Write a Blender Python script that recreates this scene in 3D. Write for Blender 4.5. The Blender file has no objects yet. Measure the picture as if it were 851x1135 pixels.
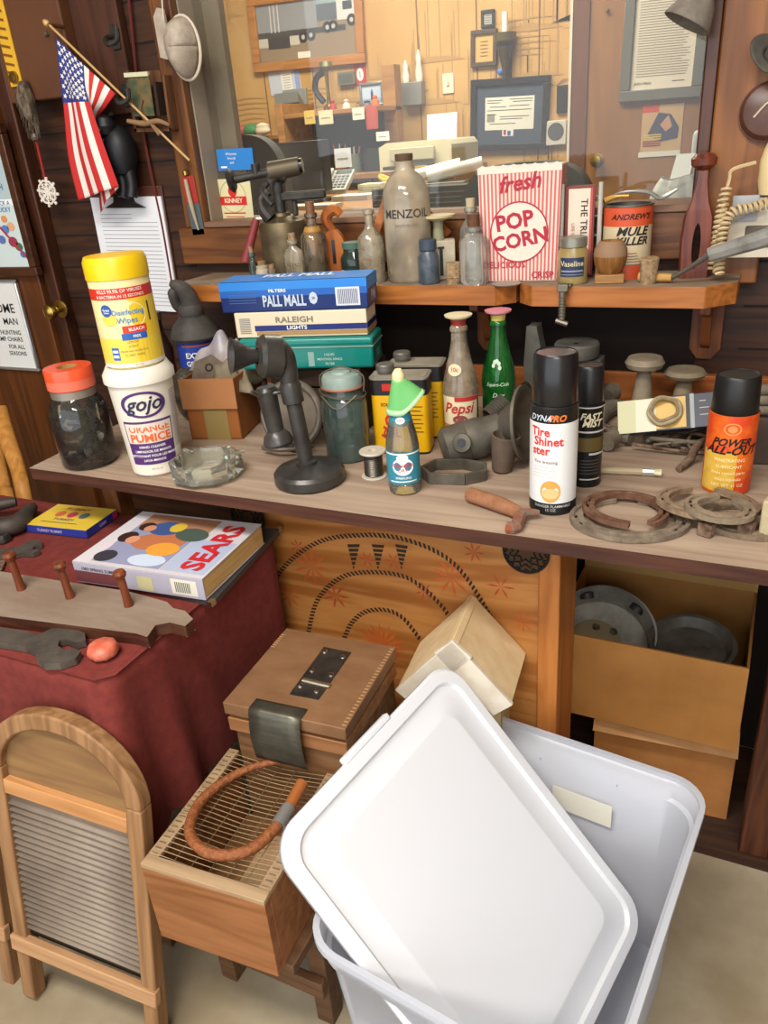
import bpy, bmesh, math, random
from mathutils import Matrix, Vector, Euler
random.seed(7)
PI = math.pi
COL = bpy.context.scene.collection
R = math.radians
# ------------------------------------------------------------------ camera
YAW, PIT, ROL, FPX, CAMZ = R(26.9), R(25.5), R(-4.6), 858.0, 1.25
_F = Vector((-math.sin(YAW)*math.cos(PIT), math.cos(YAW)*math.cos(PIT), -math.sin(PIT)))
_R0 = Vector((math.cos(YAW), math.sin(YAW), 0)); _U0 = _R0.cross(_F)
CR = math.cos(ROL)*_R0 + math.sin(ROL)*_U0
CU = -math.sin(ROL)*_R0 + math.cos(ROL)*_U0
CAM = Vector((0, 0, CAMZ))
cd = bpy.data.cameras.new('camera'); cam = bpy.data.objects.new('camera', cd); COL.objects.link(cam)
cam.matrix_world = Matrix(((CR.x, CU.x, -_F.x, 0), (CR.y, CU.y, -_F.y, 0), (CR.z, CU.z, -_F.z, CAMZ), (0, 0, 0, 1)))
cd.sensor_fit = 'VERTICAL'; cd.sensor_height = 36; cd.lens = FPX/1135*36; cd.clip_start = .02
bpy.context.scene.camera = cam

def _ray(px, py): return CR*((px-425.5)/FPX) - CU*((py-567.5)/FPX) + _F
def at(px, py, z):            # a point of the photo lying on a level surface
    d = _ray(px, py); return CAM + d*((z-CAMZ)/d.z)
def atY(px, py, y):           # a point of the photo lying on an upright surface
    d = _ray(px, py); return CAM + d*(y/d.y)
def facing(x, y): return math.atan2(-x, y)

# ------------------------------------------------------------------ materials
def lin(h):
    if isinstance(h, str) and len(h) == 4: h = '#'+''.join(c_*2 for c_ in h[1:])
    if isinstance(h, str):
        h = h.lstrip('#'); c = [int(h[i:i+2], 16)/255 for i in (0, 2, 4)]
    else: c = h
    return tuple(((v/12.92) if v <= .04045 else ((v+.055)/1.055)**2.4) for v in c) + (1,)
MATS = {}
def newmat(name):
    m = bpy.data.materials.new(name); m.use_nodes = True; nt = m.node_tree; nt.nodes.clear()
    o = nt.nodes.new('ShaderNodeOutputMaterial'); return m, nt, o
def N(nt, t, **kw):
    n = nt.nodes.new(t)
    for k, v in kw.items():
        if k in n.inputs: n.inputs[k].default_value = v
        else: setattr(n, k, v)
    return n
def mat(c, rough=.55, metal=0., c2=None, scale=30., stretch=(1, 1, 1), bump=0., amt=(.35, .65), spec=.4, emit=0, alpha_key='', coat=0):
    key = (c, rough, metal, c2, scale, stretch, bump, amt, spec, emit, coat)
    if key in MATS: return MATS[key]
    m, nt, o = newmat('surface_'+c.strip('#'))
    b = N(nt, 'ShaderNodeBsdfPrincipled'); nt.links.new(b.outputs[0], o.inputs[0])
    b.inputs['Roughness'].default_value = rough; b.inputs['Metallic'].default_value = metal
    b.inputs['Base Color'].default_value = lin(c); b.inputs['Specular IOR Level'].default_value = spec
    if coat: b.inputs['Coat Weight'].default_value = coat; b.inputs['Coat Roughness'].default_value = .15
    if emit:
        b.inputs['Emission Color'].default_value = lin(c); b.inputs['Emission Strength'].default_value = emit
    if c2 or bump:
        tc = N(nt, 'ShaderNodeTexCoord'); mp = N(nt, 'ShaderNodeMapping'); mp.inputs['Scale'].default_value = stretch
        nz = N(nt, 'ShaderNodeTexNoise'); nz.inputs['Scale'].default_value = scale; nz.inputs['Detail'].default_value = 5; nz.inputs['Roughness'].default_value = .6
        nt.links.new(tc.outputs['Object'], mp.inputs[0]); nt.links.new(mp.outputs[0], nz.inputs['Vector'])
        if c2:
            cr = N(nt, 'ShaderNodeValToRGB'); cr.color_ramp.elements[0].position = amt[0]; cr.color_ramp.elements[1].position = amt[1]
            cr.color_ramp.elements[0].color = lin(c); cr.color_ramp.elements[1].color = lin(c2)
            nt.links.new(nz.outputs[0], cr.inputs[0]); nt.links.new(cr.outputs[0], b.inputs['Base Color'])
        if bump:
            bp = N(nt, 'ShaderNodeBump'); bp.inputs['Strength'].default_value = bump; bp.inputs['Distance'].default_value = .01
            nt.links.new(nz.outputs[0], bp.inputs['Height']); nt.links.new(bp.outputs[0], b.inputs['Normal'])
    MATS[key] = m; return m
def wood(c, c2, axis='x', scale=7., rough=.55, ring=.5, c3=None, coat=0):
    """grain running along the axis: stretched noise plus long bands"""
    key = ('wood', c, c2, axis, scale, rough, ring, c3, coat)
    if key in MATS: return MATS[key]
    m, nt, o = newmat('wood_'+c.strip('#'))
    b = N(nt, 'ShaderNodeBsdfPrincipled'); nt.links.new(b.outputs[0], o.inputs[0]); b.inputs['Roughness'].default_value = rough
    b.inputs['Specular IOR Level'].default_value = .35
    if coat: b.inputs['Coat Weight'].default_value = coat; b.inputs['Coat Roughness'].default_value = .2
    st = {'x': (.08, 1, 1), 'y': (1, .08, 1), 'z': (1, 1, .08)}[axis]
    tc = N(nt, 'ShaderNodeTexCoord'); mp = N(nt, 'ShaderNodeMapping'); mp.inputs['Scale'].default_value = st
    n1 = N(nt, 'ShaderNodeTexNoise'); n1.inputs['Scale'].default_value = scale*12; n1.inputs['Detail'].default_value = 6
    n2 = N(nt, 'ShaderNodeTexNoise'); n2.inputs['Scale'].default_value = scale*2; n2.inputs['Detail'].default_value = 3; n2.inputs['Distortion'].default_value = 1.2
    nt.links.new(tc.outputs['Object'], mp.inputs[0])
    for n in (n1, n2): nt.links.new(mp.outputs[0], n.inputs['Vector'])
    # concentric growth bands out of the broad noise
    mu = N(nt, 'ShaderNodeMath', operation='MULTIPLY'); mu.inputs[1].default_value = 40
    si = N(nt, 'ShaderNodeMath', operation='SINE'); nt.links.new(n2.outputs[0], mu.inputs[0]); nt.links.new(mu.outputs[0], si.inputs[0])
    ma = N(nt, 'ShaderNodeMath', operation='MULTIPLY_ADD'); ma.inputs[1].default_value = .25*ring; nt.links.new(si.outputs[0], ma.inputs[0]); nt.links.new(n1.outputs[0], ma.inputs[2])
    cr = N(nt, 'ShaderNodeValToRGB'); e = cr.color_ramp.elements
    e[0].position = .28; e[1].position = .72; e[0].color = lin(c); e[1].color = lin(c2)
    if c3: x = e.new(.9); x.color = lin(c3)
    nt.links.new(ma.outputs[0], cr.inputs[0]); nt.links.new(cr.outputs[0], b.inputs['Base Color'])
    bp = N(nt, 'ShaderNodeBump'); bp.inputs['Strength'].default_value = .15; bp.inputs['Distance'].default_value = .004
    nt.links.new(ma.outputs[0], bp.inputs['Height']); nt.links.new(bp.outputs[0], b.inputs['Normal'])
    MATS[key] = m; return m
def glass(c='#ffffff', dust=.12, dustc='#cfc6b4', rough=.04, scale=40, refl=1.0):
    """thin glass: clear tint, surface reflection, dusty film"""
    key = ('glass', c, dust, dustc, rough, refl)
    if key in MATS: return MATS[key]
    m, nt, o = newmat('glass_'+c.strip('#'))
    t = N(nt, 'ShaderNodeBsdfTransparent'); t.inputs[0].default_value = lin(c)
    g = N(nt, 'ShaderNodeBsdfGlossy'); g.inputs['Roughness'].default_value = rough; g.inputs[0].default_value = (1, 1, 1, 1)
    d = N(nt, 'ShaderNodeBsdfDiffuse'); d.inputs[0].default_value = lin(dustc)
    lw = N(nt, 'ShaderNodeLayerWeight'); lw.inputs[0].default_value = .35
    mm = N(nt, 'ShaderNodeMath', operation='MULTIPLY'); mm.inputs[1].default_value = refl; nt.links.new(lw.outputs['Fresnel'], mm.inputs[0])
    m1 = N(nt, 'ShaderNodeMixShader'); m2 = N(nt, 'ShaderNodeMixShader')
    tc = N(nt, 'ShaderNodeTexCoord'); nz = N(nt, 'ShaderNodeTexNoise'); nz.inputs['Scale'].default_value = scale
    nt.links.new(tc.outputs['Object'], nz.inputs['Vector'])
    dm = N(nt, 'ShaderNodeMath', operation='MULTIPLY'); dm.inputs[1].default_value = dust*2; nt.links.new(nz.outputs[0], dm.inputs[0])
    nt.links.new(dm.outputs[0], m1.inputs[0]); nt.links.new(t.outputs[0], m1.inputs[1]); nt.links.new(d.outputs[0], m1.inputs[2])
    nt.links.new(mm.outputs[0], m2.inputs[0]); nt.links.new(m1.outputs[0], m2.inputs[1]); nt.links.new(g.outputs[0], m2.inputs[2])
    nt.links.new(m2.outputs[0], o.inputs[0]); MATS[key] = m; return m
def frosted(c='#f2f4f8', clear=.2, trans=.35, rough=.3):
    """milky translucent plastic"""
    key = ('frost', c, clear, trans)
    if key in MATS: return MATS[key]
    m, nt, o = newmat('plastic_'+c.strip('#'))
    d = N(nt, 'ShaderNodeBsdfPrincipled'); d.inputs['Base Color'].default_value = lin(c); d.inputs['Roughness'].default_value = rough
    t = N(nt, 'ShaderNodeBsdfTranslucent'); t.inputs[0].default_value = lin(c)
    p = N(nt, 'ShaderNodeBsdfTransparent'); p.inputs[0].default_value = lin(c)
    a = N(nt, 'ShaderNodeMixShader'); a.inputs[0].default_value = trans; b = N(nt, 'ShaderNodeMixShader'); b.inputs[0].default_value = clear
    nt.links.new(d.outputs[0], a.inputs[1]); nt.links.new(t.outputs[0], a.inputs[2])
    nt.links.new(a.outputs[0], b.inputs[1]); nt.links.new(p.outputs[0], b.inputs[2]); nt.links.new(b.outputs[0], o.inputs[0])
    MATS[key] = m; return m

# ------------------------------------------------------------------ mesh builder
TXT = {}
def text_geo(s, size, bold=0, shear=0, sx=1, font_align='CENTER'):
    key = (s, bold, shear, font_align)
    if key not in TXT:
        cu = bpy.data.curves.new('t', 'FONT'); cu.body = s; cu.size = 1; cu.align_x = font_align; cu.align_y = 'CENTER'
        cu.offset = bold; cu.shear = shear; cu.resolution_u = 2; cu.space_line = .95
        o = bpy.data.objects.new('t', cu); me = o.to_mesh()
        TXT[key] = ([v.co.copy() for v in me.vertices], [tuple(p.vertices) for p in me.polygons])
        o.to_mesh_clear(); bpy.data.objects.remove(o); bpy.data.curves.remove(cu)
    v, f = TXT[key]; return [Vector((a.x*size*sx, a.y*size, 0)) for a in v], f
def TR(x=0, y=0, z=0, rx=0, ry=0, rz=0): return Matrix.Translation((x, y, z)) @ Euler((R(rx), R(ry), R(rz))).to_matrix().to_4x4()
UP = Matrix(((1, 0, 0, 0), (0, 0, -1, 0), (0, 1, 0, 0), (0, 0, 0, 1)))   # flat drawing -> upright, facing -Y
def catmull(pts, n=6, closed=False):
    P = [Vector(p) for p in pts]; out = []
    m = len(P); rng = range(m if closed else m-1)
    for i in rng:
        g = (lambda k: P[k % m]) if closed else (lambda k: P[max(0, min(m-1, k))])
        a, b, c, d = g(i-1), g(i), g(i+1), g(i+2)
        for k in range(n):
            t = k/n
            out.append(.5*((2*b)+(c-a)*t+(2*a-5*b+4*c-d)*t*t+(-a+3*b-3*c+d)*t**3))
    if not closed: out.append(P[-1])
    return out
class MB:
    def __init__(s): s.v = []; s.f = []; s.mi = []; s.ms = []
    def m(s, mt):
        if mt not in s.ms: s.ms.append(mt)
        return s.ms.index(mt)
    def add(s, vs, fs, mt, M=None):
        o = len(s.v); k = s.m(mt)
        s.v += [(M @ Vector(v)) if M else Vector(v) for v in vs]
        s.f += [tuple(i+o for i in f) for f in fs]; s.mi += [k]*len(fs); return s
    def box(s, x0, x1, y0, y1, z0, z1, mt, M=None):
        vs = [(x, y, z) for x in (x0, x1) for y in (y0, y1) for z in (z0, z1)]
        return s.add(vs, [(0, 1, 3, 2), (4, 6, 7, 5), (0, 4, 5, 1), (2, 3, 7, 6), (0, 2, 6, 4), (1, 5, 7, 3)], mt, M)
    def cbox(s, c, d, mt, M=None):
        return s.box(c[0]-d[0]/2, c[0]+d[0]/2, c[1]-d[1]/2, c[1]+d[1]/2, c[2]-d[2]/2, c[2]+d[2]/2, mt, M)
    def lathe(s, prof, mt, seg=28, M=None, mts=None):
        """prof: (r, z) from bottom to top, or None to break the skin"""
        vs = []; fs = []; mk = []; rows = []
        for p in prof:
            r, z = p[0], p[1]
            if r < 1e-6: rows.append([len(vs)]); vs.append((0, 0, z))
            else:
                rows.append(list(range(len(vs), len(vs)+seg)))
                vs += [(r*math.sin(2*PI*k/seg), -r*math.cos(2*PI*k/seg), z) for k in range(seg)]
        for i in range(len(rows)-1):
            a, b = rows[i], rows[i+1]; q = prof[i+1][2] if len(prof[i+1]) > 2 else mt
            for k in range(seg):
                k2 = (k+1) % seg
                if len(a) == 1 and len(b) == 1: continue
                if len(a) == 1: f = (a[0], b[k2], b[k])
                elif len(b) == 1: f = (a[k], a[k2], b[0])
                else: f = (a[k], a[k2], b[k2], b[k])
                fs.append(f); mk.append(q)
        o = len(s.v); s.v += [(M @ Vector(v)) if M else Vector(v) for v in vs]
        for f, q in zip(fs, mk): s.f.append(tuple(i+o for i in f)); s.mi.append(s.m(q))
        return s
    def tube(s, pts, r, mt, seg=8, closed=False, n=0, M=None, flat=None):
        """sweep a round (or flattened) section; r a number or a list"""
        if n: 
            rr = r
            m0 = len(pts); pts = catmull(pts, n, closed)
            if isinstance(r, (list, tuple)):
                L = len(pts); r = []
                for i in range(L):
                    t = i/max(1, L-(0 if closed else 1))*(m0 if closed else m0-1); a = int(t); f = t-a
                    r.append(rr[a % m0]*(1-f)+rr[(a+1) % m0 if closed else min(a+1, m0-1)]*f)
        P = [Vector(p) for p in pts]; L = len(P); vs = []; fs = []
        T = []
        for i in range(L):
            a = P[(i-1) % L] if (closed or i > 0) else P[i]; b = P[(i+1) % L] if (closed or i < L-1) else P[i]
            t = b-a; T.append(t.normalized() if t.length > 1e-9 else Vector((0, 0, 1)))
        up = Vector((0, 0, 1)) if abs(T[0].z) < .9 else Vector((1, 0, 0))
        u = (up - T[0]*up.dot(T[0])).normalized()
        for i in range(L):
            u = (u - T[i]*u.dot(T[i])).normalized(); w = T[i].cross(u); ri = r[i] if isinstance(r, (list, tuple)) else r
            fu, fw = flat if flat else (1, 1)
            for k in range(seg):
                a = 2*PI*k/seg; vs.append(P[i]+u*(ri*fu*math.cos(a))+w*(ri*fw*math.sin(a)))
        for i in range(L if closed else L-1):
            j = (i+1) % L
            for k in range(seg): k2 = (k+1) % seg; fs.append((i*seg+k, i*seg+k2, j*seg+k2, j*seg+k))
        if not closed: fs.append(tuple(range(seg))[::-1]); fs.append(tuple(range((L-1)*seg, L*seg)))
        return s.add(vs, fs, mt, M)
    def cyl(s, a, b, r, mt, seg=20, r2=None, M=None): return s.tube([a, b], [r, r if r2 is None else r2], mt, seg, M=M)
    def prism(s, poly, z0, z1, mt, M=None, side=None):
        n = len(poly); vs = [(p[0], p[1], z0) for p in poly]+[(p[0], p[1], z1) for p in poly]
        s.add(vs, [tuple(range(n))[::-1], tuple(range(n, 2*n))], mt, M)
        return s.add(vs, [(i, (i+1) % n, n+(i+1) % n, n+i) for i in range(n)], side or mt, M)
    def quad(s, pts, mt, M=None): return s.add(pts, [tuple(range(len(pts)))], mt, M)
    def flat(s, x0, x1, y0, y1, mt, M): return s.quad([(x0, y0, 0), (x1, y0, 0), (x1, y1, 0), (x0, y1, 0)], mt, M)
    def disc(s, r, mt, M, seg=28, ry=None, r_in=None):
        ry = ry or r
        o = [(r*math.cos(2*PI*k/seg), ry*math.sin(2*PI*k/seg), 0) for k in range(seg)]
        if r_in:
            i_ = [(a[0]*r_in, a[1]*(r_in), 0) for a in o]
            return s.add(o+i_, [(k, (k+1) % seg, seg+(k+1) % seg, seg+k) for k in range(seg)], mt, M)
        return s.add(o, [tuple(range(seg))], mt, M)
    def text(s, t, size, mt, M, bold=0, shear=0, sx=1, al='CENTER'):
        v, f = text_geo(t, size, bold, shear, sx, al); return s.add(v, f, mt, M)
    def ring_patch(s, r, z0, z1, a0, a1, mt, n=16, r2=None, M=None):
        """label wrapped round a (conical) body; angle 0 faces -Y, degrees"""
        r2 = r2 or r; vs = []
        for i in range(n+1):
            a = R(a0+(a1-a0)*i/n); vs += [(r*math.sin(a), -r*math.cos(a), z0), (r2*math.sin(a), -r2*math.cos(a), z1)]
        return s.add(vs, [(2*i, 2*i+2, 2*i+3, 2*i+1) for i in range(n)], mt, M)
    def wrap(s, vs, fs, r, z, ang, mt, slope=0, M=None):
        out = []
        for v in vs:
            a = R(ang)+v[0]/r; rr = r+slope*v[1]; out.append((rr*math.sin(a), -rr*math.cos(a), z+v[1]))
        return s.add(out, fs, mt, M)
    def wtext(s, t, size, r, z, ang, mt, bold=0, shear=0, sx=1, slope=0, M=None, al='CENTER'):
        v, f = text_geo(t, size, bold, shear, sx, al); return s.wrap(v, f, r, z, ang, mt, slope, M)
    def wdisc(s, rx, ry, r, z, ang, mt, slope=0, r_in=None, M=None, seg=28):
        o = [(rx*math.cos(2*PI*k/seg), ry*math.sin(2*PI*k/seg)) for k in range(seg)]
        if r_in:
            i_ = [(a*r_in, b*r_in) for a, b in o]
            return s.wrap(o+i_, [(k, (k+1) % seg, seg+(k+1) % seg, seg+k) for k in range(seg)], r, z, ang, mt, slope, M)
        c = [(0, 0)]; return s.wrap(o+c, [(k, (k+1) % seg, seg) for k in range(seg)], r, z, ang, mt, slope, M)
    def grid(s, fn, nu, nv, mt, M=None, mfn=None, thick=0):
        vs = [fn(i/nu, j/nv) for j in range(nv+1) for i in range(nu+1)]
        o = len(s.v); s.v += [(M @ Vector(v)) if M else Vector(v) for v in vs]
        for j in range(nv):
            for i in range(nu):
                a = o+j*(nu+1)+i; s.f.append((a, a+1, a+nu+2, a+nu+1))
                s.mi.append(s.m(mfn(i, j) if mfn else mt))
        return s
    def build(s, name, parent=None, bevel=0, smooth=None, seg=2, solid=0, label=None, sub=0, offset=-1):
        me = bpy.data.meshes.new(name); me.from_pydata([tuple(v) for v in s.v], [], s.f)
        for q in s.ms: me.materials.append(q)
        me.polygons.foreach_set('material_index', s.mi); me.update()
        if smooth is None: smooth = 35
        if smooth:
            me.polygons.foreach_set('use_smooth', [True]*len(me.polygons)); me.set_sharp_from_angle(angle=R(smooth))
        o = bpy.data.objects.new(name, me); COL.objects.link(o)
        if parent: o.parent = parent
        if solid:
            md = o.modifiers.new('solid', 'SOLIDIFY'); md.thickness = solid; md.offset = offset
        if bevel:
            md = o.modifiers.new('bevel', 'BEVEL'); md.width = bevel; md.segments = seg; md.limit_method = 'ANGLE'; md.angle_limit = R(40)
        if sub:
            md = o.modifiers.new('sub', 'SUBSURF'); md.levels = sub; md.render_levels = sub
        if label: o['label'] = label
        return o
def tag(o, label, cat, group=None, kind=None):
    o['label'] = label; o['category'] = cat
    if group: o['group'] = group
    if kind: o['kind'] = kind
    return o
def thing(name, label, cat, loc=(0, 0, 0), rz=0, group=None, rot=None):
    o = bpy.data.objects.new(name, None); COL.objects.link(o); o.location = loc
    o.rotation_euler = rot if rot else (0, 0, rz); o.empty_display_size = .02
    return tag(o, label, cat, group)
def solo(mb, name, label, cat, loc=(0, 0, 0), rz=0, group=None, rot=None, **kw):
    o = mb.build(name, **kw); o.location = loc; o.rotation_euler = rot if rot else (0, 0, rz)
    return tag(o, label, cat, group)
def struct(mb, name, **kw):
    o = mb.build(name, **kw); o['kind'] = 'structure'; return o
def dup(root, loc, rz, label, rot=None):
    r = root.copy(); COL.objects.link(r); r.location = loc; r.rotation_euler = rot if rot else (0, 0, rz); r['label'] = label
    for ch in list(root.children):
        c = ch.copy(); COL.objects.link(c); c.parent = r
        for g in list(ch.children):
            d = g.copy(); COL.objects.link(d); d.parent = c
    return r
# shared palette
BLACK = mat('#1a1918', .45); BLK2 = mat('#121110', .3, coat=.3); WHITE = mat('#f2efe8', .5); RED = mat('#c8281e', .45); NAVY = mat('#1c2660', .45)
INK = mat('#2b2a28', .7); CHROME = mat('#c9c6be', .25, 1.); BRASS = mat('#b79a4e', .28, 1.); PAPER = mat('#ebe8e2', .8)
IRON = mat('#4d473f', .75, .35, '#74695b', 45, bump=.35); DARKIRON = mat('#2a2826', .55, .4, '#46423c', 40, bump=.2)
RUST = mat('#4e3626', .85, .2, '#8a7260', 60, bump=.5); DUSTY = mat('#8d8373', .85, .1, '#6a6258', 35, bump=.2)
CORK = mat('#a98d6a', .9, 0, '#7a6044', 120, bump=.3); CARD = mat('#a9713c', .85, 0, '#9c6531', 12); CARD_L = mat('#b78a5c', .85, 0, '#a97a4a', 14)
# ================================================================== SETTING
panel_dark = wood('#27120a', '#3c1f12', 'z', 6, .6)
wall_mat = wood('#2a160b', '#432715', 'x', 5, .55)
trim_red = wood('#4a2812', '#76491f', 'z', 5, .5, coat=.2)
trim_x = wood('#4e2a12', '#774920', 'x', 5, .5, coat=.2)
door_mat = wood('#4a2509', '#633510', 'z', 4, .45, coat=.3)
OX0, OX1, OZ0, OZ1 = -1.135, -.128, 1.115, 2.0       # window opening
m = MB(); T = .1; YW = 1.5
for (a, b, c, d) in ((-3.2, OX0, 0, 2.6), (OX1, 2.4, 0, 2.6), (OX0, OX1, 0, OZ0), (OX0, OX1, OZ1, 2.6)):
    m.box(a, b, YW, YW+T, c, d, wall_mat)
groove = mat('#140904', .8)
for k in range(40):                                   # grooves between the boards (boards lie level)
    z = .12+k*.075
    for a, b in ((-1.62, OX0-.06), (OX1+.1, .7)):
        m.box(a, b, YW-.0012, YW, z, z+.004, groove)
struct(m, 'wall_back')
conc = mat('#a89c84', .75, 0, '#8b7c62', 3.2, bump=.05, amt=(.38, .62))
m = MB(); m.box(-3.2, 2.4, -2.6, YW, -.05, 0, conc); struct(m, 'floor')
m = MB(); m.box(-3.2, 2.4, -2.6, YW+T, 2.6, 2.65, mat('#cfc8ba', .9)); struct(m, 'ceiling')
m = MB(); m.box(-3.3, -3.2, -2.6, YW+T, 0, 2.6, mat('#7c5b3c', .8)); struct(m, 'wall_left')
m = MB(); m.box(2.4, 2.5, -2.6, YW+T, 0, 2.6, mat('#a58f74', .8)); struct(m, 'wall_right')
# window casing
m = MB()
m.box(OX0-.055, OX0, YW-.02, YW+T, OZ0-.008, OZ1+.06, trim_red)
struct(m, 'trim_1', bevel=.003)
m = MB()
m.box(OX0-.075, OX1, YW-.024, YW, OZ0-.085, OZ0-.008, trim_x); m.box(OX0+.001, OX1+.005, YW-.028, YW+T, OZ0-.008, OZ0+.004, mat('#7a5a45', .5))
struct(m, 'trim_2', bevel=.002)
m = MB(); m.box(OX1, OX1+.022, YW-.02, YW+T, OZ0-.01, OZ1+.06, wood('#3c1c0c', '#5a2f16', 'z', 5, .4, coat=.3))
m.box(OX1+.022, OX1+.115, YW-.03, YW+.0, .99, OZ1+.3, wood('#663a14', '#8a5524', 'z', 4, .45, coat=.15))
struct(m, 'trim_3', bevel=.003)
m = MB(); m.box(OX0, OX1, YW-.02, YW+T, OZ1, OZ1+.06, trim_x); struct(m, 'trim_4', bevel=.003)
m = MB(); jm = mat('#8f8270', .7); m.box(OX0, OX0+.004, YW+.001, YW+T, OZ0, OZ1, jm); m.box(OX0+.002, OX0+.045, YW+T-.02, YW+T, OZ0, OZ1, jm); struct(m, 'trim_8')
m = MB(); m.box(OX0, OX1, YW+.045, YW+.049, OZ0, OZ1, glass('#f6f6f2', .045, '#a8a49c', .02, 4, .55)); struct(m, 'window_1', smooth=0)
# ---- left door
m = MB()
DX1 = -1.655
m.box(-2.35, DX1, YW-.05, YW-.012, .02, 2.02, door_mat)
d1 = struct(m, 'door_1', bevel=.003)
m = MB(); m.lathe([(0, 0), (.022, 0), (.022, .004), (.009, .008), (.008, .018), (.016, .026), (.019, .034), (.017, .044), (.008, .049), (0, .05)], BRASS, 24, TR(0, 0, 0, 90))
kb = m.build('door_knob', d1, label='brass door knob'); q = atY(68, 342, YW-.05); kb.location = (q.x, YW-.05, q.z)
m = MB(); m.box(DX1, DX1+.04, YW-.035, YW, 0, 2.05, wood('#2f160a', '#4a2612', 'z', 5, .5)); struct(m, 'trim_5', bevel=.004)

# ================================================================== OFFICE BEHIND THE GLASS
YB = 4.2
m = MB(); birch = mat('#c9a468', .6, 0, '#b98f52', 3.5, (1, 1, .5), amt=(.3, .7))
m.box(-4.0, -.02, YB, YB+.05, 0, 2.6, birch)
for k in range(14): m.box(-3.9+k*.31, -3.894+k*.31, YB-.003, YB, 0, 2.6, mat('#7c5a34', .8))
# printed birds, reeds and hills in the pattern of the panelling
brn = mat('#8a683c', .7); brn2 = mat('#b08c56', .7)
rp = random.Random(3)
def scribble(cx, cz, s):
    kind = rp.choice('hrb')
    if kind == 'b':
        for a in (-1, 1): m.prism([(0, 0), (a*.04*s, .03*s), (a*.075*s, .025*s), (a*.035*s, .01*s)], 0, .001, brn, TR(cx, YB-.001, cz) @ UP)
    elif kind == 'r':
        for k in range(9):
            a = rp.uniform(-.12, .12)*s; m.box(cx+a, cx+a+.005, YB-.002, YB, cz, cz+rp.uniform(.1, .26)*s, brn2)
        m.prism([(-.14*s, 0), (.14*s, 0), (.06*s, .02*s), (-.05*s, .025*s)], 0, .001, brn2, TR(cx, YB-.0015, cz-.01) @ UP)
    else:
        for k in range(7):
            w = rp.uniform(.07, .17)*s; y = k*.022*s
            m.prism([(-w, y), (0, y+.012*s), (w*.8, y), (0, y+.004*s)], 0, .001, brn2, TR(cx+rp.uniform(-.03, .03), YB-.002, cz) @ UP)
for k in range(80): scribble(rp.uniform(-3.7, -.75), rp.uniform(.95, 2.5), rp.uniform(.6, 1.3))
struct(m, 'wall_office', smooth=0)
m = MB(); m.box(-4, 1.4, YW+T, YB, -.05, 0, mat('#6d5c46', .8)); struct(m, 'floor_office')
m = MB(); m.box(-4, 1.4, YW+T, YB+.05, 2.6, 2.65, mat('#d8d2c4', .9)); struct(m, 'ceiling_office')
m = MB(); m.box(-4.05, -4, YW+T, YB, 0, 2.6, mat('#b08a58', .7)); struct(m, 'wall_office_left')
m = MB(); m.box(1.4, 1.45, YW+T, YB, 0, 2.6, mat('#b08a58', .7)); m.box(-.02, 1.4, YB, YB+.05, 0, 2.6, mat('#b08a58', .7)); struct(m, 'wall_office_right')
odoor = wood('#8a5c2c', '#9a6a35', 'z', 3, .45)
a = atY(636, 60, YB).x; b = atY(654, 60, YB).x
m = MB(); m.box(a, b, YB-.04, YB, 0, 2.2, wood('#54301a', '#6e4226', 'z', 4, .5)); m.box(a-.012, a, YB-.045, YB, 0, 2.2, mat('#d8cfc0', .6)); struct(m, 'trim_6')
m = MB(); m.box(b, b+.95, YB-.03, YB, .02, 2.18, odoor); d2 = struct(m, 'door_2', bevel=.003)
m = MB(); m.lathe([(0, 0), (.03, 0), (.03, .005), (.012, .01), (.012, .03), (.028, .045), (.026, .06), (0, .066)], BRASS, 20, TR(0, 0, 0, 90))
kb = m.build('door_knob', d2, label='brass door knob'); q = atY(655, 178, YB-.03); kb.location = (q.x+.03, YB-.03, q.z)
m = MB(); m.cyl((0, 0, 0), (0, -.03, 0), .008, BRASS); kb = m.build('coat_hook', d2, label='brass hook'); q = atY(673, 11, YB-.03); kb.location = (q.x, YB-.03, q.z)

def frame(name, label, px, yplane, depth, fw, fmat, inner, bevel=.003, tilt=0):
    """picture frame from the four photo corners' bounding (x0,y0,x1,y1); inner(mb, w, h, M) draws the sheet"""
    ym = (px[1]+px[3])/2; xm_ = (max(px[0], 0)+px[2])/2; p0 = atY(px[0], ym, yplane); p1 = atY(px[2], ym, yplane); za, zb_ = atY(xm_, px[3], yplane).z, atY(xm_, px[1], yplane).z
    w, h = abs(p1.x-p0.x), abs(zb_-za); cx, cz = (p0.x+p1.x)/2, (za+zb_)/2
    t = thing(name, label, 'picture frame' if 'frame' in name else name.replace('_', ' '), (cx, yplane, cz), rot=(0, R(tilt), 0))
    if fw:
        f = MB()
        f.box(-w/2, w/2, -depth, 0, h/2-fw, h/2, fmat); f.box(-w/2, w/2, -depth, 0, -h/2, -h/2+fw, fmat)
        f.box(-w/2, -w/2+fw, -depth, 0, -h/2+fw, h/2-fw, fmat); f.box(w/2-fw, w/2, -depth, 0, -h/2+fw, h/2-fw, fmat)
        f.build('frame_border', t, bevel=bevel)
    s = MB(); iw, ih = w-2*fw, h-2*fw
    s.box(-iw/2, iw/2, -depth*.45, 0, -ih/2, ih/2, PAPER); inner(s, iw, ih, TR(0, -depth*.45-.0006, 0) @ UP)
    s.build('printed_sheet', t, smooth=0); return t
OFR = YB
def rect(s, w, h, x0, x1, y0, y1, mt, M, lift=0):
    s.flat((x0-.5)*w, (x1-.5)*w, (y0-.5)*h, (y1-.5)*h, mt, M @ Matrix.Translation((0, 0, lift)))
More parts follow.
